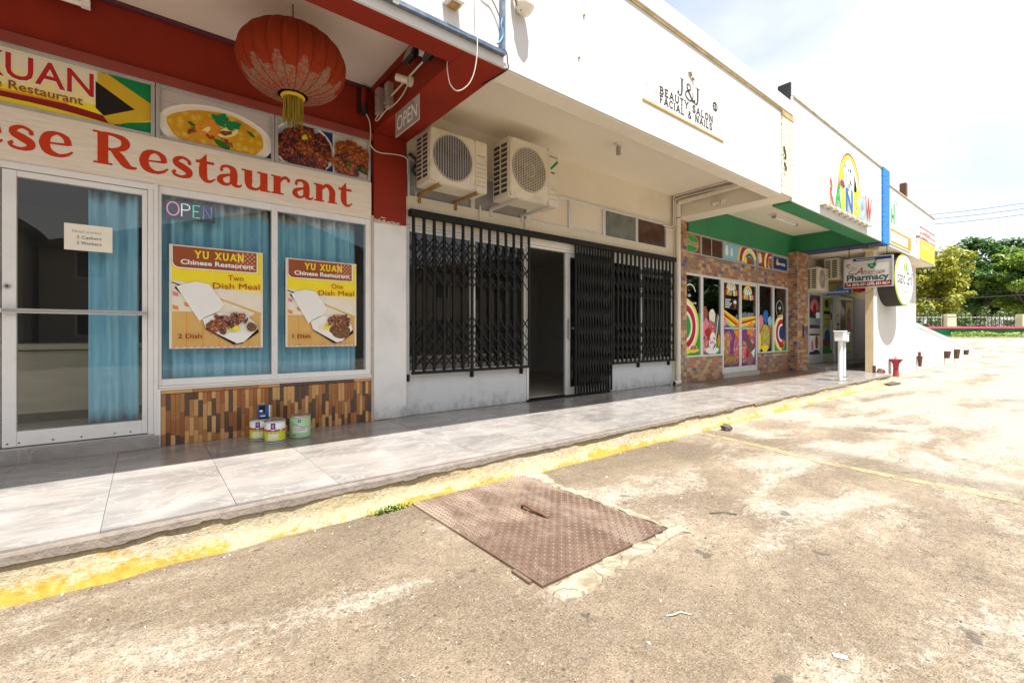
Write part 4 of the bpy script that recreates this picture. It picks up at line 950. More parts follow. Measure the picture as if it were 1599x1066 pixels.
neon([(.247, 2.225), (.247, 2.335), (.285, 2.335), (.304, 2.322), (.304, 2.296), (.285, 2.283), (.247, 2.283)], 'neon_white')
neon([(.380, 2.228), (.332, 2.228), (.332, 2.335), (.380, 2.335)], 'neon_green'); neon([(.334, 2.283), (.372, 2.283)], 'neon_green')
neon([(.408, 2.225), (.408, 2.335), (.468, 2.228), (.468, 2.338)], 'neon_blue')

# paint cans on the tiles
def can(label, c, r, h, kind, turn=0):
    t = thing('paint_can', label, 'paint can', c, 'paint cans by the wood strip wall'); q = MB()
    if kind == 'y': prof = [(r * .97, 0), (r, .004), (r, h * .05), (r, h * .10), (r, h * .18), (r, h * .52), (r, h * .62), (r, h * .94)]; ms = ['tin', 'tin', 'can_white', 'can_blue', 'can_yellow', 'can_yellow', 'can_red', 'can_white']
    else: prof = [(r * .97, 0), (r, .004), (r, h * .06), (r, h * .25), (r, h * .94)]; ms = ['tin', 'tin', 'can_green', 'can_green', 'can_green']
    q.lathe(c, prof + [(r, h * .94)], 'can_white', 28, mats=(ms[1:] + [ms[-1]])[:len(prof)]); q.build('body', t)
    q = MB(); q.lathe(c, [(r * 1.03, h * .94), (r * 1.04, h * .97), (r * 1.02, h), (r * .93, h), (r * .91, h * .965), (r * .85, h * .97), (0.001, h * .97)], 'tin', 28); q.build('lid', t)
    q = MB(); a0 = turn
    pts = [(c[0] + cos(a0) * (r + .006) * cos(pi * k / 12), c[1] + sin(a0) * (r + .006) * cos(pi * k / 12), c[2] + h * .74 + (.07 if kind == 'y' else -.05) * sin(pi * k / 12)) for k in range(13)]
    if kind != 'y': pts = [(x - sin(a0) * (r + .008) * sin(pi * k / 12) * -1, y + cos(a0) * (r + .008) * sin(pi * k / 12) * -1, z) for k, (x, y, z) in enumerate(pts)]
    q.tube(pts, .0022, 'tin', 5); q.build('handle', t)
    # label print wrapped on the side that faces the street
    q = MB()
    def wrap(a0_, a1_, z0, z1, m, dr=.0008, n=6):
        for i in range(n):
            A, B = a0_ + (a1_ - a0_) * i / n, a0_ + (a1_ - a0_) * (i + 1) / n
            q.face([(c[0] + (r + dr) * cos(a), c[1] + (r + dr) * sin(a), c[2] + z) for a, z in ((A, z0), (B, z0), (B, z1), (A, z1))], m, True)
    f = atan2(-c[1], -c[0] + .05)
    if kind == 'y':
        wrap(f - .42, f + .02, h * .55, h * .90, 'can_blue'); wrap(f - .36, f - .04, h * .58, h * .63, 'can_white', .0014); wrap(f - .30, f - .10, h * .70, h * .84, 'p_pink', .0014, 3)
        wrap(f - .75, f + .30, h * .18, h * .42, 'p_cream', .001); wrap(f + .45, f + .72, h * .54, h * .63, 'p_silver', .0012)
        wrap(f - 1.1, f + 1.1, h * .46, h * .50, 'p_grass', .0006)
    else:
        wrap(f - .22, f + .06, h * .72, h * .86, 'p_blue'); wrap(f - .12, f - .02, h * .77, h * .82, 'can_white', .0014, 2)
        for i in range(5): wrap(f - .6 + i * .03, f + .45 - i * .05, h * (.58 - i * .075), h * (.60 - i * .075), 'can_white', .0012)
        wrap(f - .7, f + .7, h * .26, h * .50, 'can_white', .0007)
        for i in range(7): wrap(f - .5 + i * .15, f - .42 + i * .15, h * .42, h * .47, 'p_grey', .0016, 1); wrap(f - .5 + i * .15, f - .40 + i * .15, h * .34, h * .385, 'p_grey', .0016, 1)
        wrap(f - .72, f - .45, h * .12, h * .17, 'p_leaf', .001)
    q.build('label_print', t)
can('white and yellow paint can with blue badge in front of the other cans', (.905, 4.545, PV + .001), .084, .196, 'y', .3)
can('white and yellow paint can half hidden with a blue tin on top', (.815, 4.735, PV + .001), .082, .190, 'y', 1.2)
can('pale green paint can standing rightmost of the cans', (1.135, 4.625, PV + .001), .090, .205, 'g', .4)
t = thing('spray_tin', 'small square blue tin balanced on the lid of a paint can', 'tin', (.855, 4.77, PV + .191)); q = MB()
q.obox((.855, 4.775, PV + .192 + .058), (.049, -.006, 0), (.004, .03, 0), (0, 0, .058), 'tin_blue'); q.build('body', t, bevel=.003)
q = MB(); p = Print((.807, 4.7498, PV + .193), (1, -.12, 0), V_, (-.12, -1, 0), q); p.rect(.004, .045, .055, .11, 'p_black'); p.oval(.022, .062, .014, .010, 'p_white'); p.rect(.016, .010, .056, .022, 'p_white'); p.rect(.085, .004, .096, .112, 'p_white'); q.build('label_print', t)

t = thing('tube_light', 'white tube light fitting high on the red restaurant wall', 'light', (-.8, 4.94, 3.8)); q = MB(); q.box(-1.5, -.345, 4.90, 4.965, 3.80, 3.87, 'white_frame'); q.build('fitting', t, bevel=.006); q = MB(); q.tube([(-1.45, 4.93, 3.775), (-.40, 4.93, 3.775)], .022, 'tube_lamp', 10); q.build('tube', t)
q = MB(); q.box(-.40, -.345, 4.91, 4.955, 3.755, 3.80, 'p_white'); q.build('end_cap', t)
# hanging lantern
def lantern_mats():
    m, t, b, o = _new('lantern_print'); tcn = t.nodes.new('ShaderNodeTexCoord'); p = tcn.outputs['Object']
    w = N(t, 'ShaderNodeTexVoronoi', Scale=17, Randomness=.8, feature='DISTANCE_TO_EDGE'); L(t, p, w.inputs['Vector'])
    n1 = N(t, 'ShaderNodeTexNoise', Scale=22, Detail=3, Distortion=1.5); L(t, p, n1.inputs['Vector'])
    k = math1(t, 'LESS_THAN', math1(t, 'ABSOLUTE', math1(t, 'SUBTRACT', n1.outputs['Fac'], .5)), .065)
    L(t, mix(t, math1(t, 'MULTIPLY', k, .9), (.30, .038, .010), (.20, .14, .09)), b.inputs['Base Color']); b.inputs['Roughness'].default_value = .8
    tl = t.nodes.new('ShaderNodeBsdfTranslucent'); tl.inputs[0].default_value = (.6, .1, .04, 1)
    return m
lantern_mats(); mk('lantern_rib', (.15, .022, .008), .8, spec=.1)
LC = Vector((.955, 4.12, 3.425)); LR, LH, NG = .418, .272, 22
lt = thing('lantern', 'large red ribbed cloth lantern with gold tassel hanging under the ceiling', 'lantern', (LC.x, LC.y, LC.z - .5))
def lantern():
    q = MB(); na, nb = NG * 6, 26; V = []
    for j in range(nb + 1):
        ph = -pi / 2 + .20 + (pi - .40) * j / nb
        for i in range(na):
            a = 2 * pi * i / na; g = (i % 6) / 6; sc = 1 - .055 * (abs(2 * g - 1) ** 2.2) * cos(ph)
            r_ = LR * (max(0, cos(ph)) ** .80) * sc; V.append((LC.x + r_ * cos(a), LC.y + r_ * sin(a), LC.z + LH * sin(ph) * (1 if abs(sin(ph)) < .9 else 1)))
    for j in range(nb):
        for i in range(na):
            i2 = (i + 1) % na; ph = -pi / 2 + .20 + (pi - .40) * (j + .5) / nb; g = ((i + .5) / 6) % 1
            lim = -.62 + .16 * cos(2 * pi * ((i + .5) / (na / 12)))
            q.mesh([V[j * na + i], V[j * na + i2], V[(j + 1) * na + i2], V[(j + 1) * na + i]], [(0, 1, 2, 3)], 'lantern_print' if (ph < lim) else 'lantern_cloth', True)
    o = q.build('body', lt)
    bm = bmesh.new(); bm.from_mesh(o.data); bmesh.ops.remove_doubles(bm, verts=bm.verts, dist=.0003); bm.to_mesh(o.data); bm.free()
    for k in range(NG):
        a = 2 * pi * k / NG; P = []
        for j in range(25):
            ph = -pi / 2 + .20 + (pi - .40) * j / 24; r_ = LR * max(0, cos(ph)) ** .80 * (1 - .055 * cos(ph)) + .001; P.append((LC.x + r_ * cos(a), LC.y + r_ * sin(a), LC.z + LH * sin(ph)))
        q = MB(); q.tube(P, .0028, 'lantern_rib', 5); q.build('rib', lt)
    q = MB(); q.lathe((LC.x, LC.y, LC.z), [(.09, -LH * .985), (.095, -LH * 1.02), (.08, -LH * 1.06), (.05, -LH * 1.06)], 'p_gold', 24); q.build('rim', lt); q = MB(); q.lathe((LC.x, LC.y, LC.z), [(.10, LH * .97), (.10, LH * 1.0), (.02, LH * 1.01)], 'p_gold', 24); q.build('rim', lt)
    q = MB()
    for k in range(15):
        z = LC.z + LH + .012 + k * .0145; a = (k % 2) * pi / 2
        q.tube([(LC.x + .006 * cos(a) * cos(u), LC.y + .006 * sin(a) * cos(u), z + .010 * sin(u)) for u in [2 * pi * i / 8 for i in range(9)]], .0022, 'black_iron', 4, caps=False)
    q.build('chain', lt)
    q = MB(); rd = random.Random(2)
    for k in range(120):
        a = rd.uniform(0, 6.28); r0 = .075 * rd.random() ** .3; l = rd.uniform(.16, .235)
        x, y = LC.x + r0 * cos(a), LC.y + r0 * sin(a); z = LC.z - LH * 1.03
        q.tube([(x, y, z), (x + rd.gauss(0, .004), y + rd.gauss(0, .004), z - l * .5), (x * 1 + rd.gauss(0, .008), y + rd.gauss(0, .008), z - l)], [.0032, .0028, .0018], 'tassel', 4)
    q.build('tassel', lt)
lantern()

# fittings on and under the red cross beam
def junction(label, y0, y1, z0, z1):
    t = thing('junction_box', label, 'electrical box', (1.95, (y0 + y1) / 2, z0), 'grey boxes on the red beam'); boxpart('body', t, (1.915, 1.979, y0, y1, z0, z1), 'box_grey', .004)
    q = MB(); q.tube([(1.915, (y0 + y1) / 2, z1 - .06), (1.911, (y0 + y1) / 2, z1 - .06)], .022, 'tin', 10)
    for dz in (.02, .10, .2): q.tube([(1.915, (y0 + y1) / 2 + .02, z0 + dz), (1.911, (y0 + y1) / 2 + .02, z0 + dz)], .006, 'black_plastic', 6)
    q.build('screw', t)
junction('grey electrical box on the red beam nearer the back wall', 4.66, 4.76, 3.53, 3.79)
junction('grey electrical box on the red beam beside the round camera', 4.42, 4.51, 3.50, 3.75)
t = thing('camera_dome', 'small round white camera on the red beam above the OPEN board', 'camera', (1.93, 4.06, 3.6)); q = MB()
q.tube([(1.979, 4.02, 3.585), (1.95, 4.02, 3.585)], .05, 'bulb_white', 16); q.tube([(1.952, 4.03, 3.592), (1.86, 4.10, 3.625)], .034, 'bulb_white', 16); q.build('body', t)
q = MB(); q.tube([(1.862, 4.10, 3.625), (1.845, 4.113, 3.631)], .026, 'black_plastic', 14); q.build('lens', t)
def flood(label, c, tilt):
    t = thing('floodlight', label, 'floodlight', c, 'floodlights in the beam corner'); x, y, z = c
    q = MB(); q.obox((x - .07, y, z), (.014, 0, -.012), (0, .10, 0), (.06 * tilt, 0, .085), 'black_plastic'); q.build('housing', t, bevel=.006)
    q = MB(); q.obox((x - .088, y, z - .004), (.002, 0, -.002), (0, .082, 0), (.05 * tilt, 0, .068), 'lens_glass'); q.build('glass', t)
    q = MB(); q.bar((x + .01, y - .08, z + .02), (x - .055, y - .08, z), .02, .006, 'black_plastic'); q.bar((x + .01, y + .08, z + .02), (x - .055, y + .08, z), .02, .006, 'black_plastic'); q.build('bracket', t)
    q = MB()
    for k in range(5): q.box(x - .055, x - .03, y - .09 + k * .042, y - .078 + k * .042, z - .06, z + .06, 'black_plastic')
    q.build('heat_sink', t)
flood('black floodlight high on the red beam nearer the lantern', (1.96, 3.86, 3.76), .5); flood('black floodlight low in the corner of the front beam', (1.96, 3.46, 3.60), .6)
boxpart_mirror = MB(); boxpart_mirror.box(1.90, 1.976, 3.56, 3.72, 3.66, 3.88, 'p_silver')
tag(boxpart_mirror.build('junction_box', origin=(1.95, 3.64, 3.66), bevel=.004), 'pale metal box between the two black floodlights', 'electrical box')
def cable(label, pts, r, m, name='cable'):
    q = MB(); P = [p_[:3] for p_ in smooth3(pts)]; q.tube(P, r, m, 6); return tag(q.build(name, origin=pts[0]), label, 'cable')
def smooth3(P, k=6):
    Q = [P[0]] + list(P) + [P[-1]]; out = []
    for i in range(1, len(Q) - 2):
        a, b, c, d = Q[i - 1:i + 3]
        for q in range(k):
            t = q / k; out.append(tuple(.5 * (2 * b[j] + (c[j] - a[j]) * t + (2 * a[j] - 5 * b[j] + 4 * c[j] - d[j]) * t * t + (3 * b[j] - a[j] - 3 * c[j] + d[j]) * t ** 3) for j in range(3)))
    out.append(tuple(P[-1])); return out
q = MB(); q.tube([(1.955, 4.60, 3.60), (1.955, 3.40, 3.655)], .009, 'cable_white', 8); tag(q.build('conduit', origin=(1.955, 4, 3.6)), 'straight white conduit running along the red beam to the floodlights', 'conduit')
cable('white cable looping from the beam boxes up to the round camera', [(1.95, 4.70, 3.545), (1.94, 4.80, 3.50), (1.94, 4.74, 3.47), (1.945, 4.52, 3.50), (1.945, 4.30, 3.48), (1.95, 4.14, 3.51), (1.955, 4.05, 3.565)], .006, 'cable_white')
t = thing('sensor', 'red capped fitting with dark cup on the red back wall', 'fitting', (1.86, 4.93, 3.6)); q = MB()
q.tube([(1.86, 4.93, 3.86), (1.86, 4.93, 3.66)], .032, 'red_paint', 12); q.build('body', t); q = MB(); q.tube([(1.862, 4.925, 3.67), (1.87, 4.92, 3.585)], [.042, .034], 'black_plastic', 12); q.build('cup', t); q = MB(); q.box(1.81, 1.828, 4.96, 4.999, 3.60, 3.86, 'black_plastic'); q.build('bracket', t)
cable('white cable falling from the capped fitting and turning along the pillar top', [(1.875, 4.92, 3.60), (1.93, 4.94, 3.52), (1.945, 4.955, 3.40), (1.94, 4.955, 3.30), (1.97, 4.945, 3.24), (2.05, 4.945, 3.215), (2.25, 4.945, 3.24), (2.36, 4.945, 3.235), (2.385, 4.945, 3.18), (2.388, 4.95, 3.05)], .006, 'cable_white')
t = thing('open_sign', 'grey plastic OPEN board with pale letters hanging below the red beam', 'sign', (1.985, 4.13, 3.17)); q = MB()
q.box(1.982, 1.99, 3.87, 4.39, 3.175, 3.415, 'p_mauve'); q.build('board', t, bevel=.003)
q = MB(); p = Print((1.9815, 4.39, 3.175), (0, -1, 0), V_, (-1, 0, 0), q); p.rect(.01, .01, .51, .23, 'box_grey'); p.text('OPEN', .26, .05, .145, 'p_white', width=.44, bold=.012, align='CENTER'); p.poly([(.40, .23), (.51, .23), (.51, .12), (.46, .17)], 'p_mauve'); q.build('lettering', t)
q = MB()
for y in (3.95, 4.3): q.tube([(1.988, y, 3.41), (1.99, y, 3.46)], .002, 'black_iron', 4)
q.build('hanger', t)

# things on the white fascia over the restaurant
t = thing('sign_frame', 'blue grey slotted steel frame fixed to the white fascia above the red soffit', 'sign frame', (1.8, 3.05, 3.52)); q = MB()
q.box(-1.5, 2.355, 3.035, 3.076, 3.515, 3.545, 'rail_blue_steel'); q.box(-1.5, 2.355, 3.045, 3.076, 3.546, 3.552, 'p_silver')
q.build('bottom_rail', t); q = MB(); q.box(2.315, 2.35, 3.035, 3.076, 3.552, 5.6, 'rail_blue_steel'); q.build('upright', t)
q = MB(); q.box(1.35, 1.395, 3.028, 3.034, 3.50, 3.56, 'p_grey'); q.build('clip', t)
for n_, (x, z) in enumerate(((1.84, 3.75), (1.30, 3.72))):
    q = MB(); q.box(x - .07, x + .07, 2.97, 3.077, z - .04, z + .045, 'white_plaster'); q.box(x - .03, x + .05, 3.0, 3.07, z - .055, z - .041, 'bracket_rust')
    tag(q.build('bracket_block', origin=(x, 3.03, z - .05), bevel=.004), ('white block on the fascia above the middle of the steel rail', 'white block on the fascia above the end of the steel rail')[n_], 'block')
cable('pale cable hanging from the fascia in a loop below the red soffit', [(2.04, 3.06, 5.0), (2.05, 3.06, 4.2), (2.06, 3.03, 3.6), (2.06, 3.04, 3.36), (2.03, 3.08, 3.20), (1.97, 3.16, 3.14), (1.93, 3.22, 3.20), (1.93, 3.27, 3.34), (1.94, 3.29, 3.425)], .0045, 'cable_white')
cable('thin dark cable drooping across the white fascia to the steel upright', [(1.95, 3.065, 4.25), (2.10, 3.06, 3.97), (2.22, 3.055, 3.93), (2.30, 3.05, 3.82), (2.32, 3.03, 3.75)], .004, 'cable_black')
cable('blue cable tied to the steel upright on the fascia', [(2.31, 3.03, 3.80), (2.30, 3.028, 3.73), (2.315, 3.028, 3.66), (2.29, 3.028, 3.60), (2.26, 3.03, 3.57)], .008, 'cable_blue')
cable('short dark cable at the end of the steel rail turning under the soffit', [(2.34, 3.04, 3.56), (2.375, 3.05, 3.54), (2.39, 3.06, 3.48), (2.40, 3.07, 3.43), (2.385, 3.25, 3.424), (2.36, 3.40, 3.424)], .005, 'cable_black')

# ------------------------------------------------------------------ salon shop (second bay)
sal = thing('salon_shop', 'cream and white shop front with folding black grilles and an open doorway', 'shop', (5.2, 5, PV))
boxpart('fascia', sal, (2.402, 8.42, 3.078, 3.10, 3.437, 4.775), 'white_fascia')
boxpart('front_beam', sal, (2.402, 8.058, 3.10, 3.30, 3.43, 4.79), 'beam_cream', .008)
boxpart('coping', sal, (2.402, 8.415, 3.05, 3.3, 4.802, 5.03), 'coping_white', .012)
boxpart('drip_edge', sal, (2.402, 8.418, 3.062, 3.10, 4.775, 4.801), 'gold_stain')
boxpart('roughcast_strip', sal, (7.98, 8.418, 3.058, 3.078, 3.45, 4.70), 'dash_cream'); boxpart('stained_cap', sal, (7.975, 8.420, 3.05, 3.078, 4.702, 4.775), 'gold_stain')
boxpart('ceiling', sal, (2.40, 8.06, 3.30, 5.2, 3.84, 3.95), 'cream_ceiling')
boxpart('roof', sal, (2.42, 8.42, 3.3, 10, 4.6, 4.7), 'roof_dark')
boxpart('upper_wall', sal, (2.40, 8.06, 5.0, 5.2, 3.275, 3.84), 'cream_wall')
boxpart('head_wall', sal, (2.378, 7.95, 4.985, 5.2, 2.50, 2.80), 'cream_wall', .004)
q = MB(); q.box(2.378, 7.95, 4.99, 5.06, 2.44, 2.498, 'white_frame'); q.box(2.378, 7.95, 4.982, 4.99, 2.466, 2.472, 'aluminium_dull'); q.build('head_trim', sal)
boxpart('low_wall', sal, (2.378, 4.25, 5.0, 5.2, PV, .72), 'lower_plaster', .006); boxpart('low_wall', sal, (6.05, 7.95, 5.0, 5.2, PV, .72), 'lower_plaster', .006)
boxpart('pillar', sal, (7.95, 8.118, 4.96, 5.2, PV, 3.43), 'cream_wall', .006)
boxpart('cross_beam', sal, (8.06, 8.50, 3.10, 5.2, 3.43, 4.6), 'beam_cream', .008)
for x0, x1, g in ((2.40, 3.32, 'panel_grey'), (3.32, 4.26, 'panel_grey'), (4.26, 5.12, 'cream_wall'), (5.12, 5.92, 'cream_wall'), (5.92, 6.80, 'glass_grey_panel'), (6.80, 7.72, 'glass_brown_panel')):
    window(sal, x0, x1, 2.80, 3.275, 4.975, .03, 'aluminium', g, name='transom_window', sides=(1, 1, .6, 1.2))
boxpart('transom_wall', sal, (7.72, 7.95, 4.985, 5.2, 2.80, 3.275), 'cream_wall')
for x0, x1 in ((2.40, 3.34), (3.34, 4.255), (6.05, 7.0), (7.0, 7.95)):
    window(sal, x0, x1, .72, 2.44, 5.01, .04, 'white_frame', 'glass_dark', sides=(1, 1, .8, 1))
dr = glass_door(sal, 5.06, 6.045, .245, 2.438, 5.02, .10, .06, .12, .06, m='aluminium', g='glass_dark')
q = MB(); q.box(5.09, 5.12, 4.975, 4.99, 1.10, 1.42, 'steel'); q.box(5.09, 5.12, 4.99, 5.02, 1.12, 1.15, 'steel'); q.box(5.09, 5.12, 4.99, 5.02, 1.37, 1.40, 'steel'); q.box(5.17, 5.98, 4.985, 5.0, 1.26, 1.29, 'steel'); q.build('handle', dr, bevel=.003)
boxpart('door_frame', sal, (4.25, 4.285, 4.99, 5.08, .245, 2.44), 'aluminium'); boxpart('floor_track', sal, (4.25, 6.05, 4.955, 5.1, PV, .246), 'black_iron')
boxpart('interior_floor', sal, (2.42, 8.1, 5.2, 9.0, .16, .24), 'interior_floor'); boxpart('interior_wall', sal, (2.42, 8.1, 9.0, 9.1, .2, 3.0), 'interior_grey')
boxpart('side_wall', sal, (2.42, 2.52, 5.2, 9.0, .24, 3.0), 'interior_grey'); boxpart('side_wall', sal, (8.0, 8.1, 5.2, 9.0, .24, 3.0), 'interior_grey'); boxpart('inner_ceiling', sal, (2.42, 8.1, 5.2, 9.0, 2.9, 3.0), 'interior_grey')
boxpart('partition', sal, (5.6, 5.68, 6.6, 9.0, .24, 2.9), 'interior_grey'); boxpart('skirting', sal, (5.585, 5.6, 6.6, 8.99, .24, .36), 'white_frame')
for cx, cz, l in ((8.03, 4.06, .14), (8.05, 3.86, .09)):
    q = MB(); q.tube([(cx, 3.05, cz + l), (cx + .01, 3.03, cz), (cx + .03, 3.04, cz - l * .5)], .013, 'rust', 6); q.build('rusty_hook', sal)
q = MB(); q.tube([(5.24, 3.07, 4.41), (5.27, 3.062, 4.43), (5.30, 3.066, 4.38)], .012, 'gold_stain', 6); q.tube([(5.32, 3.07, 4.38), (5.35, 3.062, 4.35)], .012, 'gold_stain', 6); q.build('rusty_hook', sal)
q = MB()
for x, z in ((3.35, 4.30), (3.28, 3.86)): q.tube([(x, 3.076, z), (x, 3.066, z - .005)], .012, 'gold_stain', 6)
q.build('old_fixing', sal)

# retractable grilles
def gate(label, x0, x1, z0, z1, n, bands, bot, brackets=(), uw=.016):
    t = thing('security_gate', label, 'gate', ((x0 + x1) / 2, 4.92, PV), 'folding black grilles')
    y = 4.925; w = (x1 - x0) / (n - 1); X = [x0 + w * i for i in range(n)]
    for x in X: boxpart('upright', t, (x - uw, x + uw, y - .012, y + .012, z0, z1), 'black_iron')
    for a, b in bands:
        for i in range(n - 1):
            j = min(i + 2, n - 1); f = (j - i) / 2; zb = a + (b - a) * f
            for dy, p0, p1 in ((-.016, (X[i], a), (X[j], zb)), (.016, (X[n - 1 - i], a), (X[n - 1 - j], zb))):
                q = MB(); q.bar((p0[0], y + dy, p0[1]), (p1[0], y + dy, p1[1]), .016, .005, 'black_iron'); q.build('lattice_bar', t)
    if bot: boxpart('bottom_rail', t, (x0 - .02, x1 + .02, y - .022, y + .022, z0 - .035, z0 - .001), 'black_iron')
    for x in brackets: boxpart('bracket', t, (x - .014, x + .014, y + .025, 4.999, z0 - .115, z0 - .036), 'black_iron')
B4 = ((2.34, 1.99), (2.10, 1.76), (1.40, 1.06), (1.06, .78))
gate('black folding grille drawn across the window beside the red pillar', 2.45, 4.23, .745, 2.56, 14, B4, True, (2.40, 3.30, 4.13))
gate('black folding grille bunched together full height in the doorway', 5.18, 6.03, .26, 2.56, 14, ((2.45, 1.9), (1.9, 1.35), (1.35, .82), (.85, .35)), False, uw=.014)
gate('black folding grille drawn across the window beside the white drain pipe', 6.08, 7.86, .715, 2.56, 16, B4, True, (6.02, 6.83, 7.77), uw=.019)
tr = boxpart('gate_track', None, (2.40, 7.90, 4.885, 4.965, 2.562, 2.64), 'black_iron', .004); tag(tr, 'long black overhead track carrying the folding grilles', 'gate track')

# air conditioners
def aircon(label, x0, x1, yf, yb, z0, z1, style, group='wall hung air conditioner units', lines=True):
    t = thing('air_conditioner', label, 'air conditioner', ((x0 + x1) / 2, (yf + yb) / 2, z0), group)
    w, h = x1 - x0, z1 - z0; cx, cz, R = x0 + w * .385, z0 + h * .52, min(w * .33, h * .43)
    q = MB(); q.box(x0, x1, yf + .012, yb, z0, z1, 'ac_cream'); q.build('casing', t, bevel=.018)
    q = MB(); n = 48; sq = []                                         # front face with a round opening
    xa, xb, za, zb = x0 + .012, x0 + w * .765, z0 + .012, z1 - .012
    for k in range(n):
        a = 2 * pi * k / n; c_, s_ = cos(a), sin(a); f = min((xb - cx) / c_ if c_ > 1e-6 else 9, (xa - cx) / c_ if c_ < -1e-6 else 9, (zb - cz) / s_ if s_ > 1e-6 else 9, (za - cz) / s_ if s_ < -1e-6 else 9)
        sq.append(((cx + c_ * f, yf, cz + s_ * f), (cx + c_ * R * 1.03, yf - .004, cz + s_ * R * 1.03), (cx + c_ * R, yf + .004, cz + s_ * R), (cx + c_ * R, yf + .0115, cz + s_ * R)))
    for k in range(n):
        a, b = sq[k], sq[(k + 1) % n]
        for i in range(3): q.face([a[i], b[i], b[i + 1], a[i + 1]], 'ac_cream', i > 0)
    q.face([s_[3] for s_ in sq], 'ac_grey' if style == 'vert' else 'ac_shadow')
    for p0, p1 in (((xa, za), (xb, za)), ((xb, za), (xb, zb)), ((xb, zb), (xa, zb)), ((xa, zb), (xa, za))): q.face([(p0[0], yf, p0[1]), (p1[0], yf, p1[1]), (p1[0], yf + .012, p1[1]), (p0[0], yf + .012, p0[1])], 'ac_cream')
    q.build('front_panel', t)
    q = MB()
    for k in range(3):
        a = k * 2 * pi / 3 + .4; P = []
        for r_, d in ((.06, -.35), (R * .9, -.25), (R * .9, .45), (.06, .5)): P.append((cx + cos(a + d) * r_, yf + .008 + .002 * (d > 0), cz + sin(a + d) * r_))
        q.face(P, 'fan_dark')
    q.tube([(cx, yf + .011, cz), (cx, yf + .003, cz)], .055, 'fan_dark', 16); q.build('fan', t)
    q = MB()
    if style == 'vert':
        for i in range(-7, 8): x = cx + i * R / 8; l = sqrt(max(0, R * R - (x - cx) ** 2)); q.box(x - .0022, x + .0022, yf - .006, yf - .003, cz - l, cz + l, 'p_silver')
        for i in range(-9, 10): z = cz + i * R / 10; l = sqrt(max(0, R * R - (z - cz) ** 2)); q.box(cx - l, cx + l, yf - .0025, yf - .0005, z - .0012, z + .0012, 'p_grey')
    else:
        for i in range(-13, 14): z = cz + i * R / 14; l = sqrt(max(0, R * R - (z - cz) ** 2)); q.box(cx - l, cx + l, yf - .006, yf - .003, z - .0032, z + .0032, 'ac_cream')
        for i in range(-6, 7): x = cx + i * R / 7; l = sqrt(max(0, R * R - (x - cx) ** 2)); q.box(x - .0016, x + .0016, yf - .0025, yf - .0005, cz - l, cz + l, 'ac_cream')
    for rr in ((R * .98,) if style == 'vert' else (R * .98, R * .3)): q.tube([(cx + rr * cos(2 * pi * k / 36), yf - .005, cz + rr * sin(2 * pi * k / 36)) for k in range(37)], .004, 'p_silver' if style == 'vert' else 'ac_cream', 5, caps=False)
    q.build('fan_guard', t)
    q = MB(); q.box(xb + .006, x1 - .012, yf + .002, yf + .0118, z0 + .012, z1 - .012, 'ac_cream')
    if lines:
        for i in range(6 if style == 'vert' else 3): q.box(xb + .02, x1 - .03, yf, yf + .0021, z0 + h * (.12 + i * .085), z0 + h * (.12 + i * .085) + .004, 'ac_grey')
        if style == 'vert': q.box(xb + .025, x1 - .04, yf, yf + .0021, z0 + h * .70, z0 + h * .70 + .007, 'ac_grey'); q.box(xb + .06, x1 - .06, yf, yf + .0021, z0 + h * .665, z0 + h * .669, 'ac_grey')
    q.build('service_panel', t, bevel=.003)
    if style == 'grid':
        q = MB(); p = Print((xb, yf + .0015, z0), U, V_, NF, q); W = x1 - xb
        p.poly([(W * .18, h * .66), (W * .30, h * .64), (W * .92, h * .79), (W * .88, h * .82), (W * .80, h * .82)], 'p_green'); p.text('Inverter', W * .14, h * .855, .026, 'p_navy', width=W * .7, bold=.02, shear=.25); p.rect(W * .25, h * .575, W * .6, h * .60, 'p_charcoal'); q.build('badge', t)
    q = MB(); d = yb - yf                                              # louvred side
    for c_ in range(2):
        for i in range(10): q.box(x0 - .0025, x0 + .004, yf + .05 + c_ * d * .43, yf + .05 + c_ * d * .43 + d * .33, z0 + .07 + i * (h - .12) / 10, z0 + .07 + (i + .66) * (h - .12) / 10, 'ac_shadow')
    q.build('side_louvre', t)
    for x in (x0 + w * .16, x0 + w * .80):
        q = MB(); m_ = 'bracket_rust' if style == 'vert' else 'p_silver'
        q.box(x - .02, x + .02, yf - .02, 4.999, z0 - .034, z0 - .030, m_); q.box(x - .02, x - .016, yf - .02, 4.999, z0 - .0299, z0 - .002, m_); q.box(x - .02, x + .02, 4.975, 4.999, z0 - .12, z0 - .035, m_); q.build('bracket', t)
    return t
aircon('older air conditioner unit beside the red beam on rusty brackets', 2.43, 3.215, 4.50, 4.82, 2.865, 3.475, 'vert')
aircon('air conditioner unit with green flash and louvred side over the grille', 3.475, 4.32, 4.41, 4.76, 2.87, 3.62, 'grid')
cable('thin pipe dropping from the louvred air conditioner to the black track', [(3.42, 4.96, 2.86), (3.42, 4.965, 2.7), (3.42, 4.96, 2.645)], .010, 'cable_white', 'pipe')
cable('thin pipe dropping down the head wall at the bracket of the louvred unit', [(4.20, 4.97, 2.82), (4.20, 4.972, 2.7), (4.20, 4.965, 2.645)], .012, 'pvc', 'pipe')
cable('thin wire dangling below the older air conditioner beside the pillar', [(2.47, 4.9, 2.85), (2.49, 4.95, 2.78), (2.475, 4.955, 2.70), (2.45, 4.95, 2.645)], .004, 'cable_white')
cable('dark hose bundle behind the older air conditioner by the red pillar', [(2.42, 4.97, 3.3), (2.50, 4.92, 3.2), (2.44, 4.93, 3.1), (2.55, 4.9, 3.0)], .02, 'cable_black', 'hose')

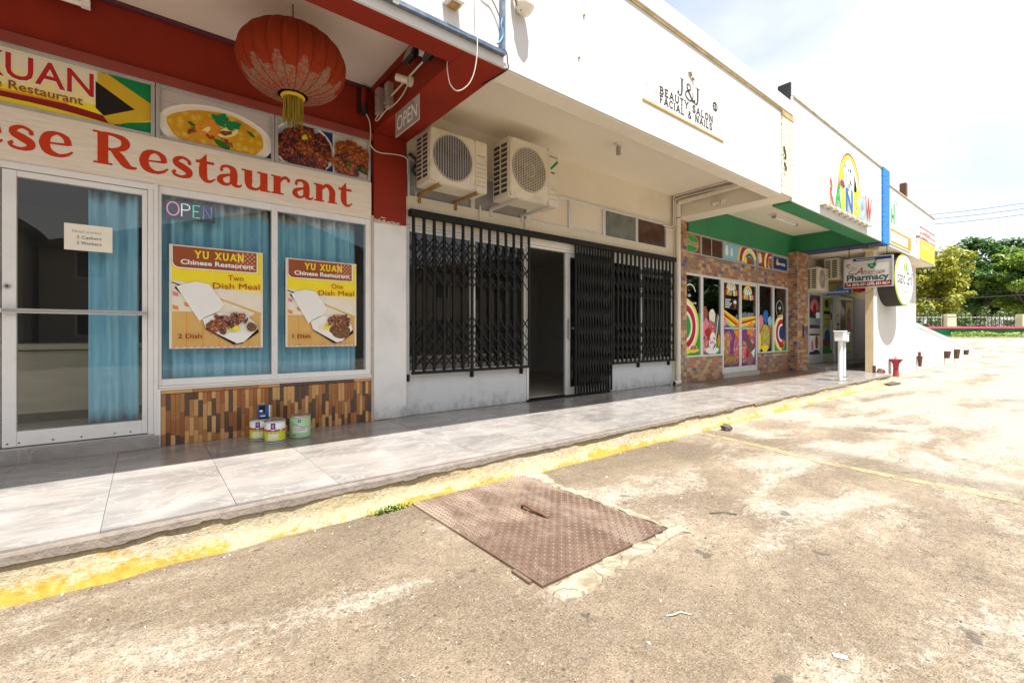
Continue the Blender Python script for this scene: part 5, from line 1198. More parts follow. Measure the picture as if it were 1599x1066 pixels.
# lamps, pipes on the ceiling of the second bay
t = thing('lamp_holder', 'bare grey lamp holder hanging from the cream ceiling', 'lamp holder', (5.15, 4.08, 3.68)); q = MB()
q.tube([(5.15, 4.08, 3.84), (5.15, 4.08, 3.825)], .055, 'bulb_white', 16); q.build('rose', t); q = MB(); q.tube([(5.15, 4.08, 3.825), (5.15, 4.08, 3.79)], .02, 'bulb_white', 12); q.tube([(5.15, 4.08, 3.79), (5.15, 4.08, 3.68)], [.034, .03], 'box_grey', 14); q.build('holder', t)
t = thing('spotlight', 'small twin spotlight fitting on the cream cross beam under the drain pipe', 'spotlight', (8.0, 4.10, 3.5)); q = MB()
q.tube([(8.059, 4.10, 3.56), (8.035, 4.10, 3.56)], .05, 'bulb_white', 16); q.build('base', t)
q = MB(); q.tube([(8.03, 4.08, 3.555), (7.95, 4.0, 3.52)], [.025, .042], 'p_silver', 12); q.tube([(8.03, 4.13, 3.555), (7.96, 4.22, 3.52)], [.025, .042], 'p_silver', 12); q.build('lamp', t)
t = thing('drain_pipe', 'cream drain pipe from the ceiling corner down the pillar to the pavement', 'pipe', (7.98, 4.90, PV)); q = MB()
q.tube(smooth3([(7.985, 3.45, 3.755), (7.985, 4.2, 3.725), (7.985, 4.80, 3.705), (7.985, 4.885, 3.68), (7.985, 4.90, 3.60), (7.985, 4.90, 2.0), (7.985, 4.90, .40), (7.985, 4.895, .31), (7.97, 4.87, .275), (7.85, 4.84, .268), (7.70, 4.82, .266)]), .045, 'pvc', 14); q.build('pipe', t)
q = MB()
for y, z, ax in ((4.90, 3.45, 'z'), (4.90, .75, 'z'), (4.90, .45, 'z')): q.tube([(7.985, y, z - .03), (7.985, y, z + .03)], .051, 'pvc', 14)
q.tube([(7.985, 4.72, 3.708), (7.985, 4.66, 3.711)], .051, 'pvc', 14); q.build('collar', t)
q = MB(); q.tube([(7.985, 4.90, 3.40), (7.985, 4.90, 3.415)], .047, 'p_green', 14); q.build('tape', t)
q = MB(); q.tube([(7.71, 4.821, .267), (7.69, 4.818, .266)], .056, 'pvc', 14, caps=False); q.disc((7.698, 4.819, .266), .044, (0, 1, 0), (0, 0, 1), 'black_plastic'); q.build('outlet', t)
boxpart('box_gutter', t, (7.92, 8.058, 3.35, 4.75, 3.775, 3.835), 'box_grey')
cable('thin pale conduit along the ceiling corner bending down to the brown pane', [(7.86, 3.75, 3.82), (7.88, 4.3, 3.82), (7.90, 4.85, 3.82), (7.90, 4.94, 3.80), (7.90, 4.945, 3.6), (7.90, 4.945, 3.35), (7.88, 4.945, 3.26), (7.80, 4.945, 3.22), (7.55, 4.945, 3.215)], .013, 'cable_white', 'conduit')
cable('second thin pale conduit nearer the drain pipe', [(7.94, 3.70, 3.765), (7.93, 4.3, 3.77), (7.935, 4.86, 3.77), (7.935, 4.93, 3.74), (7.935, 4.935, 3.5), (7.935, 4.935, 3.27), (7.92, 4.94, 3.19), (7.82, 4.94, 3.165), (7.6, 4.94, 3.165)], .013, 'cable_white', 'conduit')
t = thing('wall_lamp', 'white oval wall lamp on a rusty arm at the corner of the white fascia', 'wall lamp', (2.52, 3.0, 3.95)); q = MB()
q.tube(smooth3([(2.45, 3.05, 4.35), (2.445, 3.04, 4.12), (2.46, 3.02, 4.0), (2.50, 3.0, 3.93)]), .018, 'bracket_rust', 8); q.build('arm', t)
q = MB(); q.tube([(2.53, 3.075, 4.0), (2.53, 3.03, 4.0), (2.535, 2.99, 3.985), (2.54, 2.955, 3.965), (2.54, 2.94, 3.955)], [.05, .075, .085, .06, .02], 'bulb_white', 18); q.build('shade', t)

# painted salon lettering
sg = thing('shop_sign', 'black lettering J and J Beauty Salon Facial and Nails over a gold line', 'sign', (5.2, 3.07, 3.8))
q = MB(); p = Print((0, 3.0770, 0), U, V_, NF, q)
p.glyphs('BEAUTY SALON', 4.625, 3.955, .088, 'p_charcoal', SLAB, width=1.21, gap=.12, weight=1.12); q.build('lettering', sg); q = MB(); p = Print((0, 3.0770, 0), U, V_, NF, q); p.glyphs('FACIAL & NAILS', 4.625, 3.852, .088, 'p_charcoal', SLAB, width=1.19, gap=.12, weight=1.12)
q.build('lettering', sg); q = MB(); p = Print((0, 3.0770, 0), U, V_, NF, q)
def bigJ(x):
    p.band([(x + .115, 4.285, .034), (x + .115, 4.15, .034), (x + .10, 4.09, .026), (x + .06, 4.07, .014), (x + .02, 4.09, .012)], 'p_charcoal'); p.oval(x + .035, 4.098, .022, .018, 'p_charcoal'); p.rect(x + .06, 4.278, x + .16, 4.285, 'p_charcoal')
bigJ(4.98); bigJ(5.34)
p.band([(5.345, 4.09, .012), (5.25, 4.075, .014), (5.18, 4.11, .02), (5.19, 4.16, .018), (5.29, 4.22, .014), (5.28, 4.26, .012), (5.23, 4.265, .014), (5.205, 4.235, .018), (5.25, 4.17, .026), (5.36, 4.075, .018)], 'p_charcoal'); p.band([(5.33, 4.19, .008), (5.345, 4.14, .012), (5.29, 4.085, .01)], 'p_charcoal')
q.build('lettering', sg); q = MB(); p = Print((0, 3.0770, 0), U, V_, NF, q)
p.oval(5.89, 4.19, .062, .062, 'p_charcoal'); p.text('51', 5.89, 4.163, .054, 'p_white', width=.070, align='CENTER')
q.build('number_badge', sg); q = MB(); q.box(4.30, 6.10, 3.068, 3.0775, 3.778, 3.797, 'gold_line'); q.build('gold_line', sg)
q = MB(); p = Print((0, 3.0770, 0), U, V_, NF, q)
p.band([(4.42, 4.24, .01), (4.49, 4.02, .016), (4.54, 3.96, .01)], 'p_faint_pink'); p.band([(4.50, 4.25, .01), (4.47, 4.06, .016), (4.40, 3.99, .01)], 'p_faint_pink')
p.arc(4.385, 3.93, .045, .057, 0, 360, 'p_faint_pink', sx=.8); p.arc(4.56, 3.90, .045, .057, 0, 360, 'p_faint_pink', sx=.8); p.band([(5.93, 3.84, .008), (6.06, 4.10, .008)], 'p_faint_pink'); q.build('scissors_print', sg)

# ------------------------------------------------------------------ ice cream shop (third bay)
ice = thing('ice_cream_shop', 'ice cream shop front of small mixed brown tiles under green beams', 'shop', (11, 5, PV))
boxpart('fascia', ice, (8.425, 13.74, 3.078, 3.10, 3.402, 5.15), 'white_fascia'); boxpart('coping', ice, (8.47, 13.74, 3.06, 3.4, 5.152, 5.18), 'trim_tan')
boxpart('parapet_end', ice, (8.425, 8.465, 3.102, 3.30, 4.82, 5.40), 'roof_dark'); boxpart('front_beam', ice, (8.505, 13.74, 3.10, 3.42, 3.395, 4.8), 'green_paint', .008)
boxpart('ceiling', ice, (8.50, 13.75, 3.42, 5.2, 3.85, 3.95), 'cream_ceiling'); boxpart('roof', ice, (8.47, 20, 3.45, 10, 4.8, 4.9), 'roof_dark')
boxpart('upper_wall', ice, (8.50, 13.75, 4.99, 5.2, 3.235, 3.85), 'green_paint'); boxpart('cross_beam', ice, (13.75, 14.30, 3.10, 5.2, 3.402, 4.6), 'green_paint', .008); boxpart('beam_soffit', ice, (13.742, 14.302, 3.095, 5.2, 3.365, 3.40), 'navy_paint')
boxpart('roughcast_strip', ice, (13.742, 14.30, 3.04, 3.094, 3.365, 5.175), 'dash_blue')
boxpart('lintel', ice, (8.40, 13.42, 5.0, 5.2, 2.42, 2.80), 'wall_grout'); boxpart('low_wall', ice, (8.40, 9.88, 5.0, 5.2, PV, .72), 'wall_grout'); boxpart('low_wall', ice, (11.62, 13.42, 5.0, 5.2, PV, .70), 'wall_grout')
boxpart('pilaster', ice, (8.12, 8.40, 4.975, 5.2, PV, 3.429), 'wall_grout'); boxpart('pillar', ice, (13.42, 14.10, 4.76, 5.2, PV, 3.364), 'wall_grout'); boxpart('door_step', ice, (9.86, 11.62, 4.95, 5.2, PV, .31), 'interior_floor')
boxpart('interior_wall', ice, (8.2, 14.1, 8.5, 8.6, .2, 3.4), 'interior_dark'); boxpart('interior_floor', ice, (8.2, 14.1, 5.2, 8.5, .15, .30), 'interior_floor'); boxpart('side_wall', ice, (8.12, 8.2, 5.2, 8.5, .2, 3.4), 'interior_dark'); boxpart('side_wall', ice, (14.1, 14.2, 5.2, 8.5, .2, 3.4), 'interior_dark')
TC = ['wall_tile_orange'] * 5 + ['wall_tile_tan'] * 3 + ['wall_tile_blue'] * 1 + ['wall_tile_grey'] * 2 + ['wall_tile_brown'] * 3 + ['wall_tile_rose'] * 2
def tiles(parent, u0, u1, z0, z1, plane, face, seed, tw=.158, th=.070):
    rd = random.Random(seed); q = MB(); r_ = 0; nz_ = max(1, round((z1 - z0) / th)); th = (z1 - z0) / nz_
    for r_ in range(nz_):
        u = u0 - (tw / 2 if r_ % 2 else 0)
        while u < u1 - .01:
            a, b = max(u, u0) + .003, min(u + tw, u1) - .003; d = .007 + rd.uniform(-.0012, .0012)
            if b - a > .012:
                z = z0 + r_ * th; m_ = rd.choice(TC)
                if face == 'y': q.box(a, b, plane - d, plane + .002, z + .003, z + th - .003, m_)
                else: q.box(plane - d, plane + .002, a, b, z + .003, z + th - .003, m_)
            u += tw
    return tag(q.build('wall_tile', parent), kind='stuff')
tiles(ice, 8.40, 13.40, 2.42, 2.80, 5.0, 'y', 1); tiles(ice, 8.40, 9.88, PV, .72, 5.0, 'y', 2); tiles(ice, 11.62, 13.41, PV, .70, 5.0, 'y', 3)
tiles(ice, 8.125, 8.40, PV, 3.42, 4.975, 'y', 4, tw=.138); tiles(ice, 13.43, 14.10, PV, 3.36, 4.76, 'y', 5); tiles(ice, 4.77, 4.99, PV, 3.36, 13.42, 'x', 6, tw=.11)
boxpart('letter_box', ice, (13.72, 13.80, 4.742, 4.752, 1.10, 1.42), 'black_plastic')
def sticker(win, y): return Print((0, y, 0), U, V_, NF)
wi = [window(ice, a, b, .72, 2.42, 4.99, .05, 'aluminium', 'glass_dark', sides=(s0, s1, .7, .9)) for a, b, s0, s1 in ((8.40, 9.02, .4, 1), (9.02, 9.88, 1, 1.4), (11.62, 12.50, 1.4, 1), (12.50, 13.41, 1, 1.2))]
dl = glass_door(ice, 9.90, 10.735, .315, 2.40, 5.0, .06, .05, .13, .07, 'aluminium', 'glass_dark'); dR = glass_door(ice, 10.745, 11.60, .315, 2.40, 5.0, .05, .06, .13, .07, 'aluminium', 'glass_dark')
boxpart('door_head', ice, (9.88, 11.62, 4.985, 5.06, 2.402, 2.42), 'aluminium')
for d_, a, b in ((dl, 9.96, 10.685), (dR, 10.795, 11.54)): boxpart('push_bar', d_, (a, b, 4.972, 4.99, 1.30, 1.335), 'steel')
SY = 5.018
def rainbow(p, cx, cz, r, a0, a1, cols, w, sx=1): 
    for i, c in enumerate(cols): p.arc(cx, cz, r - w * (i + 1), r - w * i, a0, a1, c, sx=sx)
p = sticker(wi[0], SY)
p.rect(8.42, .755, 8.97, 1.62, 'p_grass'); rainbow(p, 8.36, 1.34, .58, -100, 90, ('p_yellow', 'p_white', 'p_red', 'p_red', 'p_white', 'p_grass'), .062); p.oval(8.75, .88, .14, .075, 'food_sundae', wob=.2); p.band([(8.42, .98, .05), (8.6, .84, .06), (8.95, .86, .04)], 'p_yellow')
p.text('Grace', 8.44, 1.80, .055, 'p_white', width=.40, bold=.01); p.arc(8.60, 1.98, .20, .225, 20, 120, 'p_white')
for i in range(5): p.oval(8.56 + .05 * cos(radians(30 + i * 30)), 1.93 + .05 * sin(radians(30 + i * 30)), .035, .012, ('p_sky', 'p_white', 'p_blue', 'p_pink', 'p_sky')[i], rot=radians(30 + i * 30))
p.mb.build('sticker', wi[0])
p = sticker(wi[1], SY)
p.rect(9.55, .76, 9.80, 1.1, 'p_grass'); p.oval(9.18, 1.62, .12, .15, 'p_brown', wob=.1); p.oval(9.48, 1.55, .13, .18, 'p_cream', wob=.1); p.oval(9.22, 1.30, .17, .20, 'p_pink', wob=.15); p.oval(9.45, 1.28, .17, .20, 'food_sundae', wob=.15); p.oval(9.30, 1.22, .12, .10, 'p_red', wob=.15); p.band([(9.62, 1.05, .02), (9.74, 1.58, .03)], 'p_white')
p.oval(9.22, .95, .20, .16, 'food_sundae', wob=.12); p.oval(9.48, .84, .28, .075, 'p_white', wob=.12); p.oval(9.50, 1.02, .15, .20, 'p_white', wob=.12); rd = random.Random(3)
for i in range(9): p.oval(9.48 + rd.uniform(-.12, .14), .98 + rd.uniform(-.14, .16), .022, .034, rd.choice(('p_charcoal', 'p_purple', 'p_pink')), rot=rd.uniform(0, 3))
p.oval(9.75, 1.05, .05, .14, 'p_orange'); p.mb.build('sticker', wi[1])
def small_arch(p, cx, cz):
    p.oval(cx, cz + .11, .14, .16, 'p_white'); rainbow(p, cx, cz + .04, .24, 10, 170, ('p_orange', 'p_yellow', 'p_sky'), .03)
    for i in range(6): p.rect(cx - .30 + i * .10, cz - .07 + .012 * (i % 2), cx - .215 + i * .10, cz + .055, ('p_red', 'p_lime', 'p_orange', 'p_blue', 'p_yellow', 'p_pink')[i])
    for i in range(5): p.oval(cx - .06 + .03 * i, cz + .10 + .05 * (i % 3), .016, .022, 'p_charcoal')
p = sticker(dl, 5.0195); x0, x1 = 9.965, 10.68
p.rect(x0, .47, x1, 1.58, 'p_purple'); d_ = p
for i, c in enumerate(('p_yellow', 'p_orange', 'p_red', 'p_yellow', 'p_lime', 'p_sky', 'p_blue')): p.poly([(x0, 1.74 - i * .045), (x1, 1.50 - i * .055), (x1, 1.44 - i * .055), (x0, 1.70 - i * .045)], c)
p.rect(x0, 1.36, x0 + .12, 1.56, 'p_pink')
for a in range(3): p.oval(10.10 + .05 * a, 1.16 - .07 * a, .19, .05, 'food_waffle', rot=.5)
p.oval(10.12, .86, .15, .26, 'food_waffle', wob=.15); p.oval(10.62, 1.25, .15, .17, 'p_orange', wob=.2); p.oval(10.60, .82, .20, .32, 'food_sundae', wob=.12); p.oval(10.30, .60, .32, .12, 'food_rice', wob=.2)
for i in range(8): p.band([(10.0 + .07 * i, .52 + .03 * (i % 3), .018), (10.12 + .06 * i, .68, .022)], 'p_gold')
p.rect(9.99, 1.74, 10.62, 2.0, 'p_black')
for i in range(5): p.rect(10.03, 1.78 + i * .042, 10.03 + (.20 + .05 * (i % 3)), 1.798 + i * .042, 'p_white')
p.oval(10.48, 1.90, .07, .06, 'p_cream', wob=.1); p.poly([(10.42, 1.88), (10.54, 1.88), (10.51, 1.76), (10.45, 1.76)], 'p_brown'); small_arch(p, 10.30, 2.12); p.mb.build('sticker', dl)
p = sticker(dR, 5.0195); x0, x1 = 10.80, 11.535
p.rect(x0, .47, x1, 1.50, 'p_purple')
for i, c in enumerate(('p_yellow', 'p_orange', 'p_red', 'p_yellow', 'p_lime', 'p_sky')): p.poly([(x0, 1.56 - i * .05), (x1, 1.62 - i * .03), (x1, 1.59 - i * .03), (x0, 1.51 - i * .05)], c)
p.oval(11.30, 1.30, .20, .16, 'p_orange', wob=.2); p.oval(11.22, .96, .25, .22, 'food_dark_chicken', wob=.15); p.oval(11.36, 1.10, .15, .14, 'food_sundae', wob=.2); p.oval(10.95, .78, .14, .26, 'food_sundae', wob=.12); p.oval(11.22, .62, .25, .14, 'food_print', wob=.2); p.oval(11.12, .72, .10, .09, 'p_red', wob=.2)
p.poly([(11.30, .75), (11.52, .86), (11.44, .62)], 'p_white'); small_arch(p, 11.12, 2.06); p.mb.build('sticker', dR)
p = sticker(wi[2], SY)
p.oval(11.85, 1.48, .13, .17, 'p_pink', wob=.15); p.oval(12.10, 1.62, .15, .17, 'p_blue', wob=.15); p.oval(12.34, 1.48, .11, .17, 'p_sky', wob=.15); p.poly([(11.74, 1.4), (12.42, 1.42), (12.30, .82), (12.0, .74), (11.80, .86)], 'food_waffle'); p.oval(12.08, 1.10, .22, .34, 'food_pineapple', wob=.08); p.oval(12.05, .84, .20, .08, 'p_yellow', wob=.2); p.oval(11.78, 1.0, .06, .22, 'p_yellow'); p.mb.build('sticker', wi[2])
p = sticker(wi[3], SY)
p.poly([(12.55, .75), (13.30, .75), (13.30, .90), (12.55, 1.05)], 'p_grass'); p.oval(13.0, 1.16, .28, .24, 'p_navy'); p.oval(13.04, .95, .25, .12, 'food_waffle'); rainbow(p, 13.06, 1.22, .48, 80, 270, ('p_yellow', 'p_white', 'p_red', 'p_red', 'p_white'), .06); p.oval(13.02, .90, .14, .075, 'p_red')
p.arc(12.92, 1.84, .20, .23, 0, 360, 'p_grey')
for i in range(5): p.oval(12.92 + .06 * cos(radians(30 + i * 30)), 1.82 + .06 * sin(radians(30 + i * 30)), .045, .016, ('p_sky', 'p_white', 'p_blue', 'p_pink', 'p_sky')[i], rot=radians(30 + i * 30))
p.mb.build('sticker', wi[3])
# transom pictures above the tile lintel
def trans3(label, x0, x1, draw, back='p_charcoal', nm='picture_sign'):
    t = thing(nm, label, 'sign', ((x0 + x1) / 2, 4.985, 2.81)); q = MB(); f = .03; z0, z1 = 2.805, 3.235
    q.box(x0, x0 + f, 4.975, 5.05, z0, z1, 'aluminium_dull'); q.box(x1 - f, x1, 4.975, 5.05, z0, z1, 'aluminium_dull'); q.box(x0 + f, x1 - f, 4.977, 5.05, z0, z0 + f, 'aluminium_dull'); q.box(x0 + f, x1 - f, 4.977, 5.05, z1 - f, z1, 'aluminium_dull'); q.build('frame', t)
    q = MB(); q.box(x0 + f, x1 - f, 5.0, 5.03, z0 + f, z1 - f, back); p = Print((x0 + f, 4.9995, z0 + f), U, V_, NF, q); draw(p, x1 - x0 - 2 * f, z1 - z0 - 2 * f); q.build('print', t)
def d_cream(p, w, h): p.rect(0, 0, w, h, 'p_brown'); p.oval(w * .42, h * .5, w * .52, h * .48, 'p_gold'); p.oval(w * .40, h * .5, w * .50, h * .44, 'p_blue'); p.oval(w * .38, h * .5, w * .49, h * .41, 'p_grass'); p.text('Cream', w * .46, h * .40, .10, 'p_white', width=w * .82, bold=.06, align='CENTER', rot=-.06); p.text('Cream', w * .46, h * .40, .10, 'p_red', width=w * .80, bold=.02, align='CENTER', rot=-.06)
def d_swirl(p, w, h): p.rect(0, 0, w, h, 'p_sky'); p.oval(w * .10, h * .55, .07, .12, 'p_white', wob=.2); p.oval(w * .24, h * .5, .05, .10, 'p_white', wob=.2); rainbow(p, w * .78, h * .1, .52, 20, 180, ('p_yellow', 'p_red', 'p_red', 'p_white', 'p_yellow', 'p_blue'), .06, sx=1.1); p.oval(w * .78, h * .18, .22, .09, 'food_orange_chicken', wob=.2); p.oval(w * .66, h * .2, .06, .08, 'p_yellow')
def d_cone(p, w, h): p.rect(0, 0, w, h, 'p_brown'); p.oval(w * .2, h * .55, .09, .13, 'p_cream', wob=.2); rainbow(p, w * .95, h * .35, .38, 80, 250, ('p_yellow', 'p_white', 'p_red', 'p_red', 'p_white'), .05); p.oval(w * .9, h * .4, .14, .12, 'food_waffle')
def d_blue(p, w, h): p.rect(0, 0, w, h, 'p_plate_blue'); p.rrect(.03, .03, w - .03, h - .03, .06, 'p_navy'); p.oval(w * .32, h * .56, .07, .09, 'p_gold', wob=.3); p.text('sweets', w * .56, h * .38, .09, 'p_cream', width=w * .55, bold=.02, align='CENTER')
def d_none(p, w, h): p.rect(w * .48, 0, w * .52, h, 'aluminium_dull')
trans3('green oval Cream picture panel nearest the drain pipe', 8.40, 8.96, d_cream); trans3('plain dark brown double panel above the tile lintel', 8.96, 9.89, d_none, 'panel_grey' if False else 'glass_brown_panel', 'transom_panel'); trans3('sky blue picture panel with a red rainbow swirl', 9.89, 11.56, d_swirl); trans3('brown picture panel with a cone and red swirl', 11.56, 12.42, d_cone); trans3('dark blue picture panel with gold fruit by the tiled pillar', 12.42, 13.41, d_blue)
# raised letters on the fascia
rb = thing('shop_sign', 'raised multicoloured RAINBOW letters under a rainbow arch on the white fascia', 'sign', (11.1, 3.0, 3.6))
lets = [('R', 9.78, .42, 'letter_red', 3.62, 4.10), ('A', 10.20, .38, 'p_grass', 3.62, 4.08), ('I', 10.60, .20, 'p_lime', 3.62, 4.02), ('N', 10.84, .42, 'p_blue', 3.62, 4.10), ('B', 11.32, .38, 'p_yellow', 3.62, 4.10), ('O', 11.74, .36, 'p_sky', 3.62, 4.05), ('W', 12.12, .46, 'p_red', 3.64, 4.16)]
def raised(ch, x, w, m, z0, z1):
    cu = bpy.data.curves.new('t', 'FONT'); cu.body = ch; cu.size = 1; cu.extrude = .5; cu.offset = .035; cu.resolution_u = 4
    ob = bpy.data.objects.new('t', cu); me = bpy.data.meshes.new_from_object(ob); xs = [v.co.x for v in me.vertices]; ys = [v.co.y for v in me.vertices]
    q = MB(); f = lambda v: (x + (v.co.x - min(xs)) / (max(xs) - min(xs)) * w, 3.03 - v.co.z * .08, z0 + (v.co.y - min(ys)) / (max(ys) - min(ys)) * (z1 - z0))
    vs_ = [f(v) for v in me.vertices]; i0 = len(q.v); q.v += vs_
    for pl in me.polygons: q.f.append(tuple(i0 + k for k in pl.vertices)); q.m.append(m if pl.normal.z > .5 else 'letter_side'); q.sm.append(False)
    q.build('letter', rb); bpy.data.objects.remove(ob); bpy.data.curves.remove(cu); bpy.data.meshes.remove(me)
for a in lets: raised(*a)
q = MB()
for i, c in enumerate(('letter_red', 'p_yellow', 'p_lime', 'p_sky', 'p_white')):
    r1, r0 = .74 - i * .05, .69 - i * .05; A = [radians(-5 + 190 * k / 30) for k in range(31)]
    for a, b in zip(A, A[1:]):
        q.face([(11.22 + .92 * r * cos(t_), 3.03, 4.12 + r * sin(t_)) for r, t_ in ((r0, a), (r0, b), (r1, b), (r1, a))][::-1], c)
        if i == 0: q.face([(11.22 + .92 * r1 * cos(t_), y_, 4.12 + r1 * sin(t_)) for y_, t_ in ((3.03, a), (3.076, a), (3.076, b), (3.03, b))], 'letter_side')
q.build('arch', rb)
q = MB(); p = Print((0, 3.024, 0), U, V_, NF, q); p.oval(11.16, 4.34, .33, .40, 'p_plate_blue', wob=.06); p.oval(11.16, 4.34, .315, .385, 'p_white', wob=.06); p.oval(10.70, 4.27, .15, .24, 'p_orange', wob=.10); p.oval(10.70, 4.27, .135, .22, 'p_yellow', wob=.12); p.oval(11.80, 4.16, .17, .22, 'p_lime', wob=.12); p.oval(11.80, 4.16, .14, .19, 'p_pale_yellow', wob=.12); rd = random.Random(6)
for i in range(26): p.oval(11.12 + rd.uniform(-.24, .24), 4.33 + rd.uniform(-.28, .28), .02, .03, rd.choice(('p_charcoal', 'p_purple', 'p_pink', 'p_blue', 'p_grass')), rot=rd.uniform(0, 3))
p.oval(10.72, 4.16, .12, .06, 'p_purple', wob=.2); p.oval(11.74, 4.16, .05, .05, 'p_lime'); q.build('ice_cream_panel', rb)
q = MB(); q.box(9.72, 12.6, 2.99, 3.07, 3.565, 3.60, 'p_silver')
for k in range(9): q.box(9.8 + k * .32, 9.86 + k * .32, 2.93, 3.07, 3.53, 3.562, 'pvc')
q.build('mounting_rail', rb)
boxpart('side_plate', rb, (9.68, 9.72, 2.93, 3.076, 3.56, 4.06), 'letter_side')
t = thing('tube_light', 'white fluorescent tube light on the ceiling under the green beam', 'light', (11.5, 4.33, 3.8)); q = MB(); q.box(10.85, 12.10, 4.27, 4.39, 3.80, 3.849, 'white_frame'); q.build('fitting', t, bevel=.005); q = MB(); q.tube([(10.90, 4.33, 3.775), (12.05, 4.33, 3.775)], .026, 'tube_lamp', 10); q.build('tube', t)
q = MB(); q.box(10.85, 10.895, 4.29, 4.37, 3.75, 3.7995, 'box_grey'); q.box(12.055, 12.10, 4.29, 4.37, 3.75, 3.7995, 'box_grey'); q.build('end_cap', t)
t = thing('camera', 'small security camera under the navy beam edge', 'camera', (13.95, 3.35, 3.3)); q = MB(); q.tube([(13.95, 3.36, 3.364), (13.95, 3.36, 3.31)], .03, 'tin', 10); q.build('mount', t); q = MB(); q.tube([(13.98, 3.50, 3.30), (13.93, 3.16, 3.255)], .035, 'tan_side', 12); q.build('body', t)

# ------------------------------------------------------------------ pharmacy shop (fourth bay)
ph = thing('pharmacy_shop', 'pharmacy shop front with sticker covered glass doors beyond the tiled pillar', 'shop', (17, 5, PV))
boxpart('fascia', ph, (14.302, 19.82, 3.078, 3.10, 3.372, 4.87), 'white_fascia'); boxpart('coping', ph, (14.302, 19.82, 3.06, 3.4, 4.872, 4.896), 'trim_tan')
boxpart('ceiling', ph, (14.302, 19.80, 3.10, 5.2, 3.37, 3.5), 'cream_ceiling'); boxpart('end_wall', ph, (19.82, 19.9, 3.08, 10, 3.37, 4.87), 'white_fascia')
boxpart('upper_wall', ph, (14.10, 20.2, 5.0, 5.2, 2.95, 3.37), 'cream_wall'); boxpart('lintel', ph, (14.10, 20.2, 4.99, 5.2, 2.42, 2.948), 'cream_wall')
boxpart('side_wall', ph, (20.2, 20.3, 3.68, 8, .0, 3.37), 'cream_wall'); boxpart('tiled_panel', ph, (18.92, 20.2, 4.985, 5.2, .32, 2.42), 'p_mauve')
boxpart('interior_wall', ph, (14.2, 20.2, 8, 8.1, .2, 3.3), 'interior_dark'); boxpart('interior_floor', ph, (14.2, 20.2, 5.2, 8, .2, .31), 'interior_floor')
w0 = window(ph, 14.10, 14.86, .33, 2.42, 4.985, .05, 'aluminium', 'glass_dark')
p = Print((0, 5.012, 0), U, V_, NF); p.rect(14.16, 1.15, 14.80, 2.34, 'p_lime'); p.rect(14.16, .70, 14.80, 1.20, 'p_sky'); p.oval(14.5, .98, .22, .35, 'p_white', wob=.1); p.oval(14.5, .86, .2, .16, 'p_red', wob=.1); p.oval(14.5, 1.25, .10, .14, 'food_print'); p.mb.build('sticker', w0)
da = glass_door(ph, 14.88, 15.93, .33, 2.41, 5.0, .07, .06, .26, .08, 'aluminium', 'glass_dark'); db = glass_door(ph, 15.95, 17.0, .33, 2.41, 5.0, .06, .07, .26, .08, 'aluminium', 'glass_dark')
p = Print((0, 5.0195, 0), U, V_, NF); p.rect(14.97, .68, 15.84, 1.15, 'p_white'); p.rect(14.97, 1.20, 15.84, 1.36, 'p_silver'); p.rect(14.97, 1.46, 15.84, 1.66, 'p_plate_blue'); p.oval(15.40, 2.02, .34, .20, 'p_pink', wob=.1); p.oval(15.40, 1.92, .14, .16, 'p_red', wob=.2); p.oval(15.20, .86, .10, .16, 'p_pink'); p.oval(15.55, .95, .12, .2, 'p_brown'); p.rect(15.3, .62, 15.7, .72, 'p_navy'); p.mb.build('sticker', da)
p = Print((0, 5.0195, 0), U, V_, NF); p.rect(16.03, .62, 16.9, 2.30, 'p_lime'); p.rect(16.03, .62, 16.9, .85, 'p_grass'); p.oval(16.4, .95, .36, .14, 'p_red'); p.oval(16.45, 1.12, .24, .22, 'p_blue', wob=.15); p.rect(16.15, 1.40, 16.75, 1.50, 'p_plate_blue'); p.rect(16.15, 1.62, 16.75, 1.68, 'p_grey'); p.rect(16.15, 1.80, 16.7, 1.90, 'p_navy'); p.oval(16.4, 2.12, .16, .13, 'p_navy'); p.rect(16.7, .7, 16.88, 2.1, 'p_white'); p.oval(16.79, 1.75, .07, .12, 'p_red'); p.mb.build('sticker', db)
boxpart('door_post', ph, (17.0, 17.44, 4.96, 5.15, .32, 2.42), 'aluminium')
q = MB(); p = Print((0, 4.9595, 0), U, V_, NF, q)
for i in range(7): p.rect(17.14, .9 + i * .14, 17.30, .98 + i * .14, ('p_red', 'p_white', 'p_orange', 'p_plate_blue')[i % 4])
q.build('sticker_strip', ph)
dc = glass_door(ph, 17.46, 18.9, .33, 2.41, 5.0, .10, .10, .22, .10, 'aluminium', 'glass_dark'); boxpart('push_bar', dc, (17.56, 18.8, 4.972, 4.99, 1.30, 1.335), 'steel')
p = Print((0, 5.0195, 0), U, V_, NF); p.rect(18.2, .58, 18.78, 2.28, 'p_pale_yellow'); p.oval(18.5, 1.75, .2, .35, 'food_print', wob=.2); p.rect(18.3, 1.3, 18.7, 1.6, 'p_pink'); p.rect(17.6, .58, 18.1, .95, 'p_wood'); p.mb.build('sticker', dc)
sgn = thing('shop_sign', 'yellow flowered sign board over the pharmacy doors', 'sign', (17.5, 4.97, 2.45)); q = MB(); q.box(15.6, 19.4, 4.95, 4.988, 2.45, 2.93, 'p_pale_yellow'); q.build('board', sgn); q = MB(); p = Print((15.6, 4.9495, 2.45), U, V_, NF, q); rd = random.Random(8)
for i in range(26): p.oval(rd.uniform(1.4, 3.7), rd.uniform(.08, .42), .14, .06, rd.choice(('p_lime', 'p_yellow', 'p_orange', 'p_cream')), rot=rd.uniform(0, 3), wob=.2)
q.build('print', sgn)
